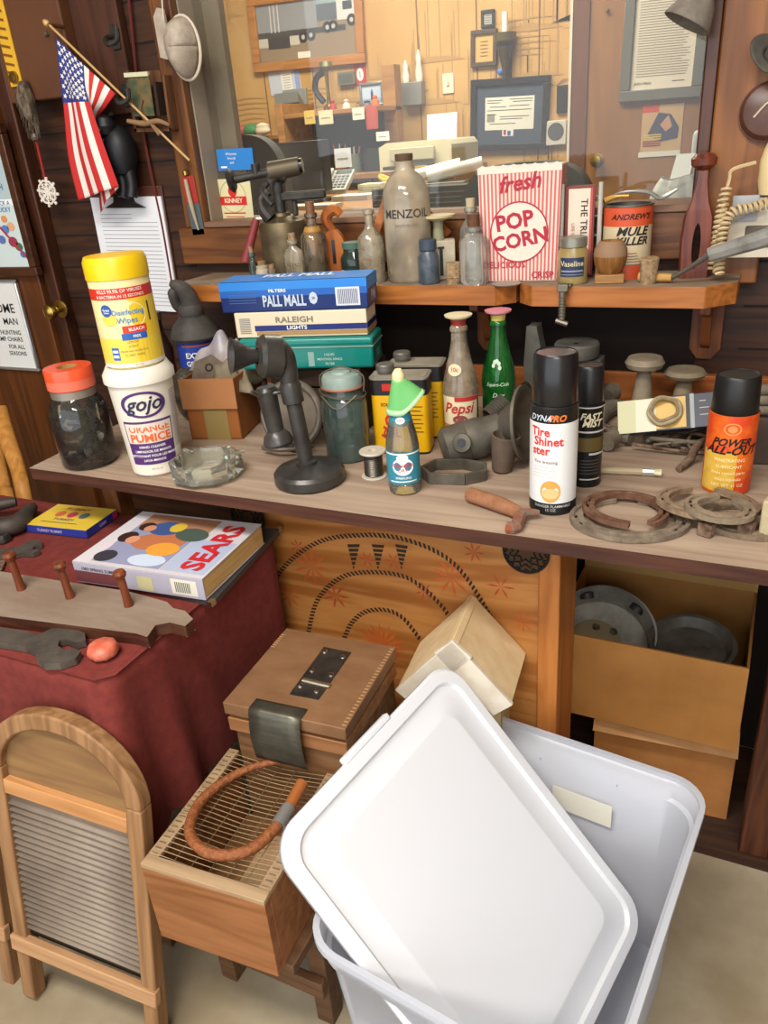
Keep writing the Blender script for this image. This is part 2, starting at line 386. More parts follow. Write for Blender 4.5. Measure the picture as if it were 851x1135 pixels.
def truck(s, w, h, M):
    rect(s, w, h, 0, 1, 0, 1, mat('#8d7a62', .4), M); rect(s, w, h, 0, 1, .62, 1, mat('#8fa5ad', .4), M, .0004)
    rect(s, w, h, .0, .62, .5, 1, mat('#8c9097', .4), M, .0008); rect(s, w, h, .62, .95, .62, .9, mat('#55606a', .4), M, .0008)
    rect(s, w, h, .82, .99, .6, .95, mat('#c9cdce', .4), M, .0012); rect(s, w, h, .88, .97, .76, .9, mat('#3c444c', .4), M, .0016)
    rect(s, w, h, 0, .9, .42, .52, mat('#3c3a3a', .4), M, .0012)
    for x in (.14, .18, .22): rect(s, w, h, x, x+.012, .5, 1, mat('#c8c8c8', .4), M, .0016)
    for x, y in ((.47, .38), (.55, .4), (.72, .5), (.78, .51), (.96, .58)):
        s.disc(.045*w, mat('#1d1c1c', .5), M @ TR((x-.5)*w, (y-.5)*h, .002), 18); s.disc(.018*w, mat('#b9b9b9', .4), M @ TR((x-.5)*w, (y-.5)*h, .0024), 14)
    for x in (.0, .33): rect(s, w, h, x, x+.1, .26, .42, mat('#c3bfb6', .4), M, .0016)
    rect(s, w, h, .1, .33, .22, .42, mat('#2b2928', .4), M, .0012)
    rect(s, w, h, .4, .53, .02, .13, mat('#e9e4d8', .5), M, .002)
frame('picture_frame', 'large oak framed photograph of a grey tanker truck on the office wall', (279, -12, 405, 76), OFR, .03, .045, wood('#9a6427', '#b87d3a', 'x', 5, .4), truck, tilt=1.5)
def cert(s, w, h, M):
    rect(s, w, h, 0, 1, 0, 1, mat('#3c4658', .7), M); rect(s, w, h, .13, .87, .24, .8, mat('#dcdcd0', .6), M, .0005)
    for x0, x1, y in ((.16, .4, .74), (.16, .36, .7), (.5, .84, .75), (.55, .84, .71), (.2, .45, .63), (.5, .8, .64), (.16, .83, .57), (.16, .3, .5), (.36, .8, .46), (.36, .7, .42), (.2, .6, .34)):
        rect(s, w, h, x0, x1, y, y+.012, INK, M, .001)
    rect(s, w, h, .16, .28, .38, .52, mat('#8d8d84', .6), M, .001); rect(s, w, h, .4, .57, .13, .26, mat('#ddd', .6), M, .001)
    rect(s, w, h, .42, .46, .15, .24, mat('#a03a3a', .6), M, .0015); rect(s, w, h, .48, .53, .14, .22, mat('#3c4f8a', .6), M, .0015)
frame('picture_frame', 'black frame with dark blue mat around a small document, above the office chair', (523, 86, 609, 166), OFR, .03, .03, mat('#1e1c1e', .35), cert, tilt=2)
def gold(s, w, h, M):
    rect(s, w, h, 0, 1, 0, 1, mat('#cba765', .5), M)
    for k in range(5): rect(s, w, h, .3, .7, .2+k*.13, .24+k*.13, mat('#7a5a30', .5), M, .001)
frame('picture_frame', 'small brown framed plaque with a gold sheet beside the wall candle', (523, 33, 552, 74), OFR, .025, .02, mat('#4a3a28', .5), gold, tilt=1.5)
def grey(s, w, h, M):
    rect(s, w, h, 0, 1, 0, 1, mat('#b8b8b0', .4), M)
    for k in range(4): rect(s, w, h, .15, .85, .15+k*.2, .22+k*.2, mat('#55565a', .5), M, .001)
frame('picture_frame', 'tiny dark framed card just above the gold plaque on the office wall', (534, 11, 549, 31), OFR, .02, .014, mat('#2a2a2c', .4), grey)
def deskpic(s, w, h, M):
    rect(s, w, h, 0, 1, 0, 1, mat('#b9cbe0', .3), M); rect(s, w, h, 0, 1, 0, .28, mat('#93a3bd', .4), M, .0005)
    s.prism([(-.05*w, -.3*h), (.08*w, -.3*h), (.07*w, .1*h), (.02*w, .3*h), (-.05*w, .1*h)], .001, .002, mat('#3a3f72', .4), M)
frame('picture_frame', 'small silver framed photo of one standing figure on the office shelf end', (400, 91, 426, 118), 4.1, .02, .012, mat('#9aa0a4', .3, .6), deskpic)
def letter(s, w, h, M):
    rect(s, w, h, 0, 1, 0, 1, mat('#e4dccb', .6), M)
    rl = random.Random(5)
    for k in range(30):
        rect(s, w, h, .08, rl.uniform(.8, .94), .14+k*.027, .149+k*.027, mat('#8d8676', .6), M, .001)
    s.text('John Hess', h*.05, INK, M @ TR(-.3*w, -.43*h, .002), shear=.3)
    rect(s, w, h, .68, .88, .07, .078, INK, M, .001)
frame('picture_frame', 'tall grey framed typed letter hanging on the office door', (691, -22, 784, 110), YB-.03, .03, .045, mat('#6f6d64', .35, .3), letter, tilt=1)
def mag(s, w, h, M):
    rect(s, w, h, 0, 1, 0, 1, mat('#c9a679', .4), M); rect(s, w, h, .0, .4, .86, 1, mat('#d0422c', .4), M, .0008)
    s.prism([(-.35*w, -.1*h), (-.1*w, .35*h), (.2*w, .3*h), (.42*w, .02*h), (.4*w, -.2*h), (0, -.25*h)], .001, .0015, mat('#3c3f5c', .5), M)
    s.prism([(-.05*w, .1*h), (.15*w, .28*h), (.25*w, .05*h), (.1*w, -.05*h)], .002, .0022, mat('#c99673', .5), M)
    for k in range(6): rect(s, w, h, .05, .5, .16+k*.045, .185+k*.045, mat('#e2c860' if k > 2 else '#a03a30', .5), M, .002)
    rect(s, w, h, -.04, 1.0, -.06, .05, mat('#e2ddd0', .6), M, .0015)
frame('magazine_page', 'magazine cover clipped to the office door below the framed letter', (711, 116, 756, 170), YB-.03, .008, 0, None, mag, tilt=0)
# ------------------------------------------------------------------ office furniture
def span(x0, y0, x1, y1, y):
    a = atY(x0, y1, y); b = atY(x1, y0, y); return a.x, b.x, a.z, b.z
lt_wood = wood('#8a6236', '#a67c4a', 'x', 4, .5)
DZ = 1.05
t = thing('office_desk', 'long light wood desk behind the window, cluttered with papers and a monitor', 'desk', (-1.9, 2.9, 0))
MB().box(-1.5, 1.15, -.55, .7, DZ-.03, DZ, lt_wood).build('desktop', t, bevel=.004)
for sx in (-1.45, 1.05): MB().box(sx, sx+.05, -.5, .65, 0, DZ-.03, lt_wood).build('side_panel', t)
# hutch standing at the back of the desk
x0, x1, z0, z1 = span(342, 117, 436, 205, 3.95); zt = span(342, 70, 436, 205, 3.95)[3]
xr = atY(520, 186, 3.9).x; zp = atY(470, 186, 3.9).z
hx, hz = (x0+x1)/2, DZ
t = thing('desk_hutch', 'brown wooden shelf unit at the back of the desk, reaching right under the printer', 'shelf', (hx, 3.9, hz))
MB().box(x0-hx, x1-hx, -.16, .15, z1-hz-.02, z1-hz, lt_wood).build('upper_shelf', t, bevel=.002)
MB().box(x1-hx-.07, x1-hx, .08, .16, 0, zt-hz, lt_wood).build('upright', t, bevel=.002)
MB().box(x0-hx-.02, x0-hx+.02, -.17, .16, 0, z1-hz+.05, lt_wood).build('upright', t, bevel=.002)
MB().box(x0-hx, xr-hx, -.22, .28, zp-hz-.025, zp-hz, lt_wood).build('lower_shelf', t, bevel=.002)
MB().box(x0-hx+.03, x1-hx-.07, .1, .14, zp-hz, z1-hz-.02, mat('#26282a', .7)).build('back_panel', t)
MB().box(xr-hx-.04, xr-hx, -.2, .25, 0, zp-hz-.025, lt_wood).build('upright', t, bevel=.002)
ztop = z1
# small wall shelf left with toys
a = span(248, 150, 300, 156, 4.05)
t = thing('wall_shelf', 'small plain shelf on the office wall left of the monitor', 'shelf', ((a[0]+a[1])/2, YB, a[3]))
MB().box(-(a[1]-a[0])/2, (a[1]-a[0])/2, -.26, 0, -.02, 0, lt_wood).build('shelf_board', t, bevel=.002)
MB().box(-.02, .02, -.2, 0, -.1, -.02, lt_wood).build('bracket', t)
def lump(name, label, cat, loc, r, mt, sq=(1, 1, 1), group=None, n=10, seed=1, rz=0):
    rr = random.Random(seed); mb = MB(); prof = []
    for k in range(n+1):
        a = -PI/2+PI*k/n; prof.append((max(0, math.cos(a))*r*(.85+.25*rr.random()), (math.sin(a)+1)*r*.8))
    prof[0] = (0, 0); prof[-1] = (0, prof[-1][1]); mb.lathe(prof, mt, 14)
    mb.v = [Vector((v[0]*sq[0], v[1]*sq[1], v[2]*sq[2])) for v in mb.v]
    return solo(mb, name, label, cat, loc, rz, group, smooth=60)
for k, (px, c, nm, lb, ct) in enumerate(((253, '#c9d1c4', 'toy_boat', 'pale toy boat, leftmost thing on the small office shelf', 'toy'), (265, '#a8364a', 'toy_flower', 'dark red toy bundle on the small office shelf', 'toy'), (279, '#2f7a4a', 'toy_plant', 'green leafy toy on the small office shelf', 'toy'), (292, '#d8cdb4', 'ornament', 'cream ornament at the right end of the small office shelf', 'ornament'))):
    q = atY(px, 150, 3.98); lump(nm, lb, ct, (q.x, 3.98, a[3]), .05, mat(c, .6), (1, .6, .8), seed=k)
q = atY(283, 162, 4.1); z = DZ
t = thing('cardboard_box', 'small orange brown carton below the small office shelf', 'box', (q.x, 4.0, DZ)); h = atY(283, 156, 4.0).z-DZ
MB().box(-.1, .1, -.1, .1, 0, h, mat('#b8793f', .7)).build('carton', t, bevel=.003); MB().box(-.1, .1, -.02, .02, h, h+.002, mat('#d9b070', .5)).build('tape_strip', t)
# grey plastic letter tray on the wall and the pale calendar above it
x0, x1, z0, z1 = span(303, 96, 335, 132, 4.1)
t = thing('wall_file_holder', 'clear grey wall file pocket hanging below the calendar sheet', 'file holder', ((x0+x1)/2, YB, z0))
w = (x1-x0)/2*.72
MB().box(-w, w, -.02, 0, 0, (z1-z0), mat('#8f9493', .35)).build('back_plate', t, bevel=.003)
MB().prism([(-.11, .07), (0, 0), (0, .02), (-.11, .12)], -w, w, mat('#777b78', .35), Matrix(((0, 0, 1, 0), (1, 0, 0, 0), (0, 1, 0, 0), (0, 0, 0, 1)))).build('pocket', t)
def cal(s, w, h, M):
    rect(s, w, h, 0, 1, 0, 1, mat('#c3cbdc', .6), M); rect(s, w, h, .4, .75, .05, .95, mat('#eceae4', .6), M, .0006); rect(s, w, h, .85, 1, 0, 1, mat('#8fa3d8', .6), M, .0006)
    for k in range(7): rect(s, w, h, .46, .7, .12+k*.11, .15+k*.11, mat('#9a9a9a', .6), M, .001)
frame('calendar_sheet', 'pale blue and white calendar sheet on the office wall left of the shelf unit', (299, 78, 333, 104), OFR, .01, 0, None, cal, tilt=-2)
# monitor, chairs, phone
x0, x1, z0, z1 = span(302, 154, 362, 214, 2.95)
t = thing('computer_monitor', 'dark flat computer monitor on the office desk', 'monitor', ((x0+x1)/2, 2.95, DZ), R(-8))
w = (x1-x0)/2; MB().box(-w, w, -.015, .03, z0-DZ, z1-DZ, mat('#232426', .4)).build('housing', t, bevel=.004)
MB().box(-w+.012, w-.012, -.017, -.014, z0-DZ+.02, z1-DZ-.012, mat('#3b3f42', .18)).build('screen', t)
MB().box(-.03, .03, .02, .06, 0, z0-DZ+.1, BLACK).box(-.12, .12, -.06, .12, 0, .012, BLACK).build('stand', t, bevel=.002)
def chair(label, cx, ytop, y, w, hgt, mt, rz=0):
    q = atY(cx, ytop, y); t = thing('office_chair', label, 'chair', (q.x, y, 0), rz); top = q.z
    mb = MB(); P = []
    for k in range(25):
        a = PI*k/24; P.append((w*math.copysign(abs(math.cos(a))**.6, math.cos(a)), abs(math.sin(a))**.6*hgt*.45))
    P = [(w*.9, -hgt*.5)]+P+[(-w*.9, -hgt*.5)]
    mb.prism(P, -.04, .04, mt, TR(0, 0, top-hgt*.45) @ UP); mb.build('backrest', t, bevel=.02, seg=3)
    MB().box(-w, w, -.5, 0, top-hgt-.1, top-hgt, mt).build('seat', t, bevel=.03, seg=3)
    MB().cyl((0, -.25, .08), (0, -.25, top-hgt-.1), .03, BLACK).build('post', t)
    b = MB()
    for k in range(5): b.cyl((0, -.25, .08), (.3*math.cos(k*1.2566), -.25+.3*math.sin(k*1.2566), .04), .02, BLACK, 8)
    b.build('star_base', t)
    return t
chair('dark grey rounded office chair left of the computer monitor', 258, 150, 2.2, .16, .5, mat('#3c4043', .75), R(15))
chair('large slate grey office chair behind the popcorn box', 584, 179, 2.3, .19, .45, mat('#4c5358', .7))
q = atY(357, 215, 3.0)
t = thing('desk_phone', 'pale office desk phone right of the monitor', 'phone', (q.x, 3.1, DZ), R(5))
t.scale = (.72,)*3
M = TR(0, 0, .02, 30)
MB().box(-.08, .08, 0, .2, 0, .03, mat('#a4a6a0', .5), M).build('phone_body', t, bevel=.004)
b = MB()
for i in range(4):
    for j in range(5): b.box(-.03+i*.026, -.012+i*.026, .02+j*.026, .036+j*.026, .03, .036, mat('#6f7376', .5), M)
b.box(-.03, .07, .155, .19, .03, .033, mat('#4c5552', .3), M).build('keypad', t)
MB().box(-.075, -.042, .01, .19, .03, .055, mat('#a9aaa6', .5), M).build('handset', t, bevel=.008)
# printer
x0, x1, z0, z1 = span(436, 152, 513, 182, 3.85); zt = atY(470, 123, 3.95).z
t = thing('printer', 'off white inkjet printer with a sheet of paper standing in it', 'printer', ((x0+x1)/2, 3.87, zp)); w = (x1-x0)/2; h = z1-zp
pm = mat('#cfccae', .5); MB().prism([(-w, 0), (-w, h*.85), (-w+.04, h), (w-.02, h), (w, h*.8), (w, 0)], -.2, .18, pm, UP).build('body', t, bevel=.01, seg=3)
MB().box(-w*.62, w*.6, -.215, -.19, h*.35, h*.8, mat('#b9b79b', .5)).build('front_cover', t, bevel=.004)
MB().box(-w*.62, w*.55, -.3, -.19, .01, .025, mat('#3b3a34', .5)).build('paper_tray', t, bevel=.002)
MB().box(-.3*w, .55*w, .1, .104, h, zt-zp, mat('#f6f6f2', .7), TR(0, 0, 0, -8)).build('paper_sheet', t)
# shelf-top knick-knacks
kn = [(371, '#a03434', 'figurine', 'small red and white figure standing on the shelf unit', .02, .05), (386, '#cfc9c0', 'figurine', 'white small figure standing on the shelf unit', .022, .045), (399, '#7a6a3a', 'brass_bell', 'small brass piece on the shelf unit', .014, .03),
      (409, '#5a5a5e', 'toy_car', 'dark grey toy on the shelf unit', .03, .03), (418, '#cf6a38', 'toy', 'orange toy beside the silver framed photo', .022, .05)]
for k, (px, c, nm, lb, r, hh) in enumerate(kn):
    q = atY(px, 117, 3.85); mb = MB(); mb.lathe([(0, 0), (r, 0), (r*.8, hh*.5), (r*.45, hh*.62), (r*.6, hh*.85), (0, hh)], mat(c, .5), 12); solo(mb, nm, lb, 'ornament', (q.x, 3.83, ztop))
q = atY(359, 117, 3.85); z = ztop; hz = atY(361, 68, 3.85).z-z
t = thing('trophy', 'tall thin brass trophy with a dark figure on top of the shelf unit', 'trophy', (q.x+.02, 3.87, z))
MB().lathe([(0, 0), (.03, 0), (.03, .02), (.012, .03), (.008, hz*.45), (.012, hz*.8), (0, hz*.8)], BRASS, 12).build('stem', t)
MB().lathe([(0, hz*.8), (.02, hz*.82), (.035, hz*.9), (.03, hz), (0, hz)], mat('#6d6a4a', .4, .6), 12).build('figure_cup', t)
MB().tube([(-.03, 0, hz*.2), (-.07, 0, hz*.45), (-.06, 0, hz*.7), (-.02, 0, hz*.8)], .016, BLACK, 8, n=4).build('dark_figure', t)
# notes hanging from the shelf edge
for px, py, w_, h_, c, lb in ((343, 130, 13, 14, '#cdb56a', 'small yellow note card on the shelf edge, leftmost'), (361, 130, 17, 14, '#cfc9a8', 'cream note card hanging from the shelf edge, second from the left'), (397, 126, 14, 12, '#d8d8cc', 'white note card on the shelf edge under the silver framed photo'), (424, 151, 15, 9, '#e8e8e0', 'white card pinned to the shelf upright'), (436, 178, 12, 9, '#e6e6de', 'white card at the left foot of the printer'), (380, 175, 20, 20, '#c5cfda', 'blue and white picture card behind the desk phone')):
    q = atY(px, py, 3.72); q2 = atY(px+w_, py+h_, 3.72); w = (q2.x-q.x); h = abs(q.z-q2.z)
    mb = MB(); mb.box(-w/2, w/2, 0, .002, -h/2, h/2, mat(c, .7)); mb.box(-w*.35, w*.3, -.0005, 0, -h*.1, 0, mat('#8b8b84', .7))
    q = atY(px, py, 3.72); solo(mb, 'note_card', lb, 'note', (q.x, 3.72, q.z), smooth=0)
# cables, cups and dark gear between the shelves
for k, (px, py, c, nm, lb, sq) in enumerate(((376, 160, '#8c6a4a', 'pencil_cup', 'brown cup of pencils below the shelf unit top', (1, 1, 1.6)), (392, 165, '#5f6a5a', 'pencil_cup', 'green grey cup of pens right of the brown cup', (1, 1, 1.4)), (415, 168, '#26282a', 'camera_bag', 'black bulky bag on the lower office shelf', (2, 1, 1.7)), (423, 135, '#a84a44', 'gift_ribbon', 'red and white ribbon on the shelf upright', (1, .5, 1.6)))):
    q = atY(px, py, 3.85); z = zp if py > 150 else q.z-.03
    y = 3.85 if py > 150 else 3.74
    mb = MB(); r = .035; mb.lathe([(0, 0), (r*.9, 0), (r, r*1.2), (r*.8, r*1.8), (0, r*1.7)], mat(c, .6), 12)
    if 'cup' in nm:
        for j in range(6): a = j*1.05; mb.cyl((.015*math.cos(a), .015*math.sin(a), r), (.035*math.cos(a), .035*math.sin(a), .085), .003, mat(['#c98a3a', '#b0392f', '#cfcfc6'][j % 3], .5), 6)
    mb.v = [Vector((v[0]*sq[0], v[1]*sq[1], v[2]*sq[2])) for v in mb.v]
    solo(mb, nm, lb, {'pencil_cup': 'pencil cup', 'camera_bag': 'bag', 'gift_ribbon': 'ribbon'}[nm], (q.x, y, z), smooth=50)
# wall pieces: holder with bottles, switch plate, candle sconce, intercom, cards
q = atY(449, 118, YB); x0, x1, z0, z1 = span(449, 90, 471, 118, YB)
t = thing('wall_rack', 'grey metal wall box holding two small white figurines', 'wall box', ((x0+x1)/2, YB, z0)); w = (x1-x0)/2; h = z1-z0
MB().box(-w, w, -.06, 0, 0, h, mat('#8e9092', .4, .3)).build('metal_box', t, bevel=.003)
for dx, hh in ((-w*.55, .1), (w*.7, .14)):
    s = MB(); s.lathe([(0, h), (.016, h), (.02, h+.03), (.012, h+hh*.6), (.014, h+hh*.75), (.004, h+hh), (0, h+hh)], mat('#e8e2d8', .4), 12, TR(dx, -.03, 0)); g = s.build('figurine', t, label='white figurine')
x0, x1, z0, z1 = span(491, 85, 503, 100, YB)
solo(MB().box(-.03, .03, -.008, 0, -.045, .045, mat('#e6dcc6', .5)).box(-.006, .006, -.014, -.008, -.012, .012, mat('#d0c6b0', .5)), 'light_switch', 'cream light switch plate on the office panelling', 'light switch', ((x0+x1)/2, YB, (z0+z1)/2), bevel=.002)
q = atY(563, 60, YB)
t = thing('wall_candle_holder', 'bronze wall candle holder with a white candle in the office', 'candle holder', (q.x, YB, q.z))
bz = mat('#4d4228', .5, .5); MB().lathe([(0, -.11), (.004, -.11), (.03, 0), (.045, .03), (0, .03)], bz, 14, TR(0, -.05, 0)).box(-.02, .02, -.02, 0, -.1, .05, bz).build('bracket', t)
MB().lathe([(.02, .03), (.05, .05), (.055, .085), (.045, .085), (.03, .045)], mat('#6a6034', .4, .6), 16, TR(0, -.05, 0)).build('cup', t); MB().cyl((0, -.05, .05), (0, -.05, .17), .014, WHITE, 14).build('candle', t)
q = atY(557, 84, YB); lump('glass_ornament', 'tiny blue ornament on the top edge of the black document frame', 'ornament', (q.x, YB-.03, q.z), .02, mat('#5b7fd0', .3), seed=4)
x0, x1, z0, z1 = span(608, 136, 627, 158, YB)
t = thing('wall_speaker', 'small pale wall speaker with a round grey grille beside the document frame', 'speaker', ((x0+x1)/2, YB, (z0+z1)/2)); MB().box(-.05, .05, -.03, 0, -.055, .055, mat('#c9c4b8', .5)).build('housing', t, bevel=.004)
MB().disc(.04, mat('#4e5052', .6), TR(0, -.031, .005) @ UP).build('grille', t)
x0, x1, z0, z1 = span(619, 99, 628, 121, YB)
solo(MB().box(-.025, .025, -.02, 0, -.06, .06, BLACK), 'wall_remote', 'thin black remote hanging at the right edge of the office panelling', 'remote', ((x0+x1)/2, YB, (z0+z1)/2), bevel=.003)
x0, x1, z0, z1 = span(393, 73, 406, 92, YB)
mb = MB(); mb.box(-.035, .035, -.004, 0, -.05, .05, mat('#b5352b', .5)); mb.disc(.02, WHITE, TR(0, -.005, 0) @ UP, ry=.03); mb.box(-.002, .002, -.006, -.005, -.015, .015, INK)
solo(mb, 'red_card', 'small red card with a white oval on the office wall', 'card', ((x0+x1)/2, YB, (z0+z1)/2), smooth=0)
solo(MB().box(-.05, .05, -.03, 0, -.03, .03, mat('#6f6b58', .5)).box(-.04, .04, -.032, -.03, -.02, .02, mat('#54584e', .4)), 'thermostat', 'grey thermostat left of the small red card', 'thermostat', (atY(386, 87, YB).x, YB, atY(386, 87, YB).z), bevel=.003)
# desk clutter
rr = random.Random(11)
clut = [('paper_stack', 'white paper stack lying behind the saw handle on the office desk', 395, 218, 2.95, (.16, .12, .02), '#dcd8cc'), ('paper_stack', 'paper stack with yellow top right of the desk phone', 415, 212, 3.1, (.1, .1, .05), '#d9dab0'),
        ('file_tray', 'grey file tray of rolled papers beneath the printer', 487, 208, 2.9, (.2, .14, .05), '#7d807a'), ('paper_stack', 'white papers on the desk under the monitor', 345, 226, 2.6, (.2, .1, .015), '#d5cfc0'),
        ('yellow_folder', 'yellow folder leaning below the printer shelf', 468, 199, 3.2, (.05, .03, .1), '#d9b468'), ('dark_case', 'black case at the desk edge behind the big oil jug', 470, 228, 2.35, (.3, .1, .07), '#454b48')]
for nm, lb, px, py, y, d, c in clut:
    q = atY(px, py, y); mb = MB(); mb.box(-d[0]/2, d[0]/2, -d[1]/2, d[1]/2, 0, d[2], mat(c, .7))
    for k in range(4): mb.box(-d[0]/2*.96, d[0]/2*.98, -d[1]/2-.001, -d[1]/2, d[2]*(.15+k*.2), d[2]*(.19+k*.2), mat('#8e8a80', .8))
    solo(mb, nm, lb, nm.split('_')[-1] if nm != 'paper_stack' else 'papers', (q.x, y, DZ), R(rr.uniform(-12, 12)), smooth=0)
for px, py, lb in ((483, 205, 'left roll of white paper sticking out of the file tray'), (506, 198, 'right roll of white paper sticking out of the file tray')):
    q = atY(px, py, 2.95); mb = MB(); mb.tube([(-.1, -.02, 0), (.1, .02, .035)], .022, mat('#dedcd2', .6), 14); mb.disc(.012, mat('#8b8a84'), TR(.1005, .02, .035, 0, 90, 0)); solo(mb, 'paper_roll', lb, 'paper roll', (q.x, 2.93, DZ+.07), R(10))
for k, (px, py, c, lb) in enumerate(((430, 195, '#c9a83a', 'yellow tangled cord on the desk below the shelf'), (447, 198, '#d9cfa0', 'cream tangled cord beside the yellow one'), (458, 196, '#d98c2f', 'orange tape dispenser below the printer'))):
    q = atY(px, py, 3.4); mb = MB(); P = [(rr.uniform(-.08, .08), rr.uniform(-.04, .04), .012+rr.uniform(0, .05)) for _ in range(7)]; mb.tube(P, .009, mat(c, .6), 7, n=5)
    solo(mb, 'cord' if k < 2 else 'tape_dispenser', lb, 'cord' if k < 2 else 'tape dispenser', (q.x, 3.45, DZ))
# sign box right behind the glass
x0, x1, z0, z1 = span(366, 232, 452, 250, 1.72)
t = thing('sign_box', 'black box with white letters QUICK standing inside the window', 'sign', ((x0+x1)/2, 1.74, OZ0-.02)); w = (x1-x0)/2; h = z1-OZ0+.02
MB().box(-w, w, 0, .06, 0, h, mat('#222426', .5)).build('box_body', t, bevel=.002)
MB().text('QUICK SALE', h*.55, mat('#e8e6de', .5), TR(0, -.001, h*.62) @ UP, .02).build('lettering', t, smooth=0)
solo(MB().box(-.55, .5, -.12, .12, -.03, 0, mat('#5a3a26', .6)), 'inner_window_shelf', 'brown ledge inside the office just below the glass', 'shelf', (-.6, 1.75, OZ0-.02), bevel=.002)
# grey steel armature and white bin seen low right through the glass
x0, x1, z0, z1 = span(722, 196, 780, 240, 1.8)
t = thing('trash_bag', 'crumpled white plastic bag behind the glass next to the wooden juggling pin', 'bag', ((x0+x1)/2, 1.82, z0)); w = (x1-x0)/2; h = z1-z0
b = MB(); rb = random.Random(2)
def bagf(u, v):
    a = 2*PI*u; r = (w*1.15)*(1-.35*v**3)*(1+.09*math.sin(7*a+3*v)+.05*math.sin(13*a)); return (r*math.sin(a), -r*.8*math.cos(a), h*v*(1+.05*math.sin(3*a)))
b.grid(bagf, 40, 8, mat('#dfe3dd', .45)); b.build('bag_skin', t, smooth=80)
x0, x1, z0, z1 = span(756, 143, 783, 190, 1.9)
t = thing('plastic_chair', 'white moulded plastic chair back showing at the lower right of the glass', 'chair', ((x0+x1)/2, 2.1, 0)); w = (x1-x0)*.8
MB().box(-w, w, 0, .03, z0-.05, z1, mat('#cfd4d2', .5), TR(0, 0, 0, -4)).build('backrest', t, bevel=.012)
MB().prism([(-.02, 0), (-.02, .03), (-.2, -.05), (-.2, -.08)], -w-.02, -w+.02, mat('#e2e6e2', .5), TR(0, 0, z0) @ Matrix(((0, 0, 1, 0), (1, 0, 0, 0), (0, 1, 0, 0), (0, 0, 0, 1)))).build('armrest', t, bevel=.005)
for sx in (-w, w-.03): MB().box(sx, sx+.03, 0, .03, 0, z0-.05, mat('#cfd4d2', .5)).build('leg', t)
MB().box(-w, w, -.4, 0, z0-.35, z0-.31, mat('#cfd4d2', .5)).build('seat', t, bevel=.01)
# papers taped to the window
def stick(name, lb, px, draw, y=YW+.044):
    x0, x1, z0, z1 = span(*px, y); w, h = x1-x0, z1-z0; mb = MB()
    t = thing(name, lb, 'sticker', ((x0+x1)/2, y, (z0+z1)/2), rot=(0, R(1.5), 0)); draw(mb, w, h, UP); mb.build('printed_sheet', t, smooth=0)
def s1(s, w, h, M):
    s.box(-w/2, w/2, -.0008, 0, -h/2, h/2, mat('#2a7cc4', .5))
    M = TR(0, -.0012, 0) @ UP
    for k, tx in enumerate(('Welcome', 'Friends', 'and')): s.text(tx, h*.17, WHITE, M @ TR(-.1*w, h*(.26-.2*k), 0), shear=.2)
    s.flat(-.42*w, -.25*w, -.38*h, -.3*h, WHITE, M)
stick('window_sticker', 'blue square sticker with white writing on the window glass', (243, 163, 279, 190), s1)
def s2(s, w, h, M):
    s.box(-w/2, w/2, -.0008, 0, -h/2, h/2, mat('#d8cfa2', .6)); M = TR(0, -.0012, 0) @ UP
    s.disc(.36*w, mat('#b9ad78', .6), M @ TR(0, .1*h, 0), 30, ry=.38*h, r_in=.93); s.flat(-.36*w, .36*w, -.1*h, .1*h, RED, M @ TR(0, 0, .0002)); s.disc(.12*w, RED, M @ TR(0, .22*h, .0002))
    s.text('KINNEY', h*.15, mat('#e8dcb8'), M @ TR(0, 0, .0005), .02); s.flat(-.3*w, .3*w, -.3*h, -.27*h, RED, M); s.flat(-.25*w, .25*w, -.38*h, -.36*h, RED, M)
stick('window_sticker', 'cream paper sign with a red emblem taped low left on the glass', (243, 197, 276, 247), s2)
# ================================================================== HELPERS FOR PLACING ON REAL SURFACES
def colX(px, y, z):                    # X on the line (y, z) seen in photo column px
    k = CR - _F*((px-425.5)/FPX); return -(y*k.y+(z-CAMZ)*k.z)/k.x
def topz(py, x, y):                    # height above (x, y) seen in photo row py
    k = CU + _F*((py-567.5)/FPX); return CAMZ-(x*k.x+y*k.y)/k.z
def mpp(x, y, z): return (Vector((x, y, z))-CAM).dot(_F)/FPX     # metres per photo pixel there
ZS, YS, ZC, YC = 1.007, 1.345, .76, .90
YN = YW-.001
# ================================================================== WALL, LEFT OF THE WINDOW
x0, x1, z0, z1 = atY(30, 110, YN).x, atY(105, 108, YN).x, atY(75, 110, YN).z, 2.1
t = thing('wall_cabinet', 'plain reddish brown wooden panel box high on the wall behind the flag', 'cabinet', ((x0+x1)/2, YN, z0)); w = (x1-x0)/2
MB().box(-w, w, -.05, 0, 0, z1-z0, mat('#633c22', .6, 0, '#54311b', 5)).build('front_panel', t, bevel=.004)
MB().lathe([(0, 0), (.006, 0), (.004, .008), (0, .01)], IRON, 10, TR(w*.55, -.05, .12, 90)).build('screw', t)
# next panel, darker, with two black hooks
x2 = atY(152, 90, YN).x; z2 = atY(130, 128, YN).z
solo(MB().box(-(x2-x1)/2, (x2-x1)/2, -.022, 0, 0, .9, wood('#3a1f12', '#4c2a19', 'z', 5, .6)), 'backing_board', 'dark brown upright board carrying the two black hooks', 'board', ((x1+x2)/2, YN, z2), bevel=.003)
for px, py, lb in ((128, 40, 'upper black iron hook on the dark board right of the flag'), (140, 104, 'lower black iron hook on the dark board, behind the flag pole')):
    q = atY(px, py, YN-.022); t = thing('wall_hook', lb, 'hook', (q.x, YN-.022, q.z))
    MB().box(-.01, .01, -.004, 0, -.025, .02, DARKIRON).build('hook_plate', t, bevel=.002)
    MB().tube([(0, 0, 0), (0, -.03, -.006), (.02, -.05, -.02), (.045, -.05, -.015), (.05, -.05, .005)], .005, DARKIRON, 8, n=5).build('hook_arm', t)
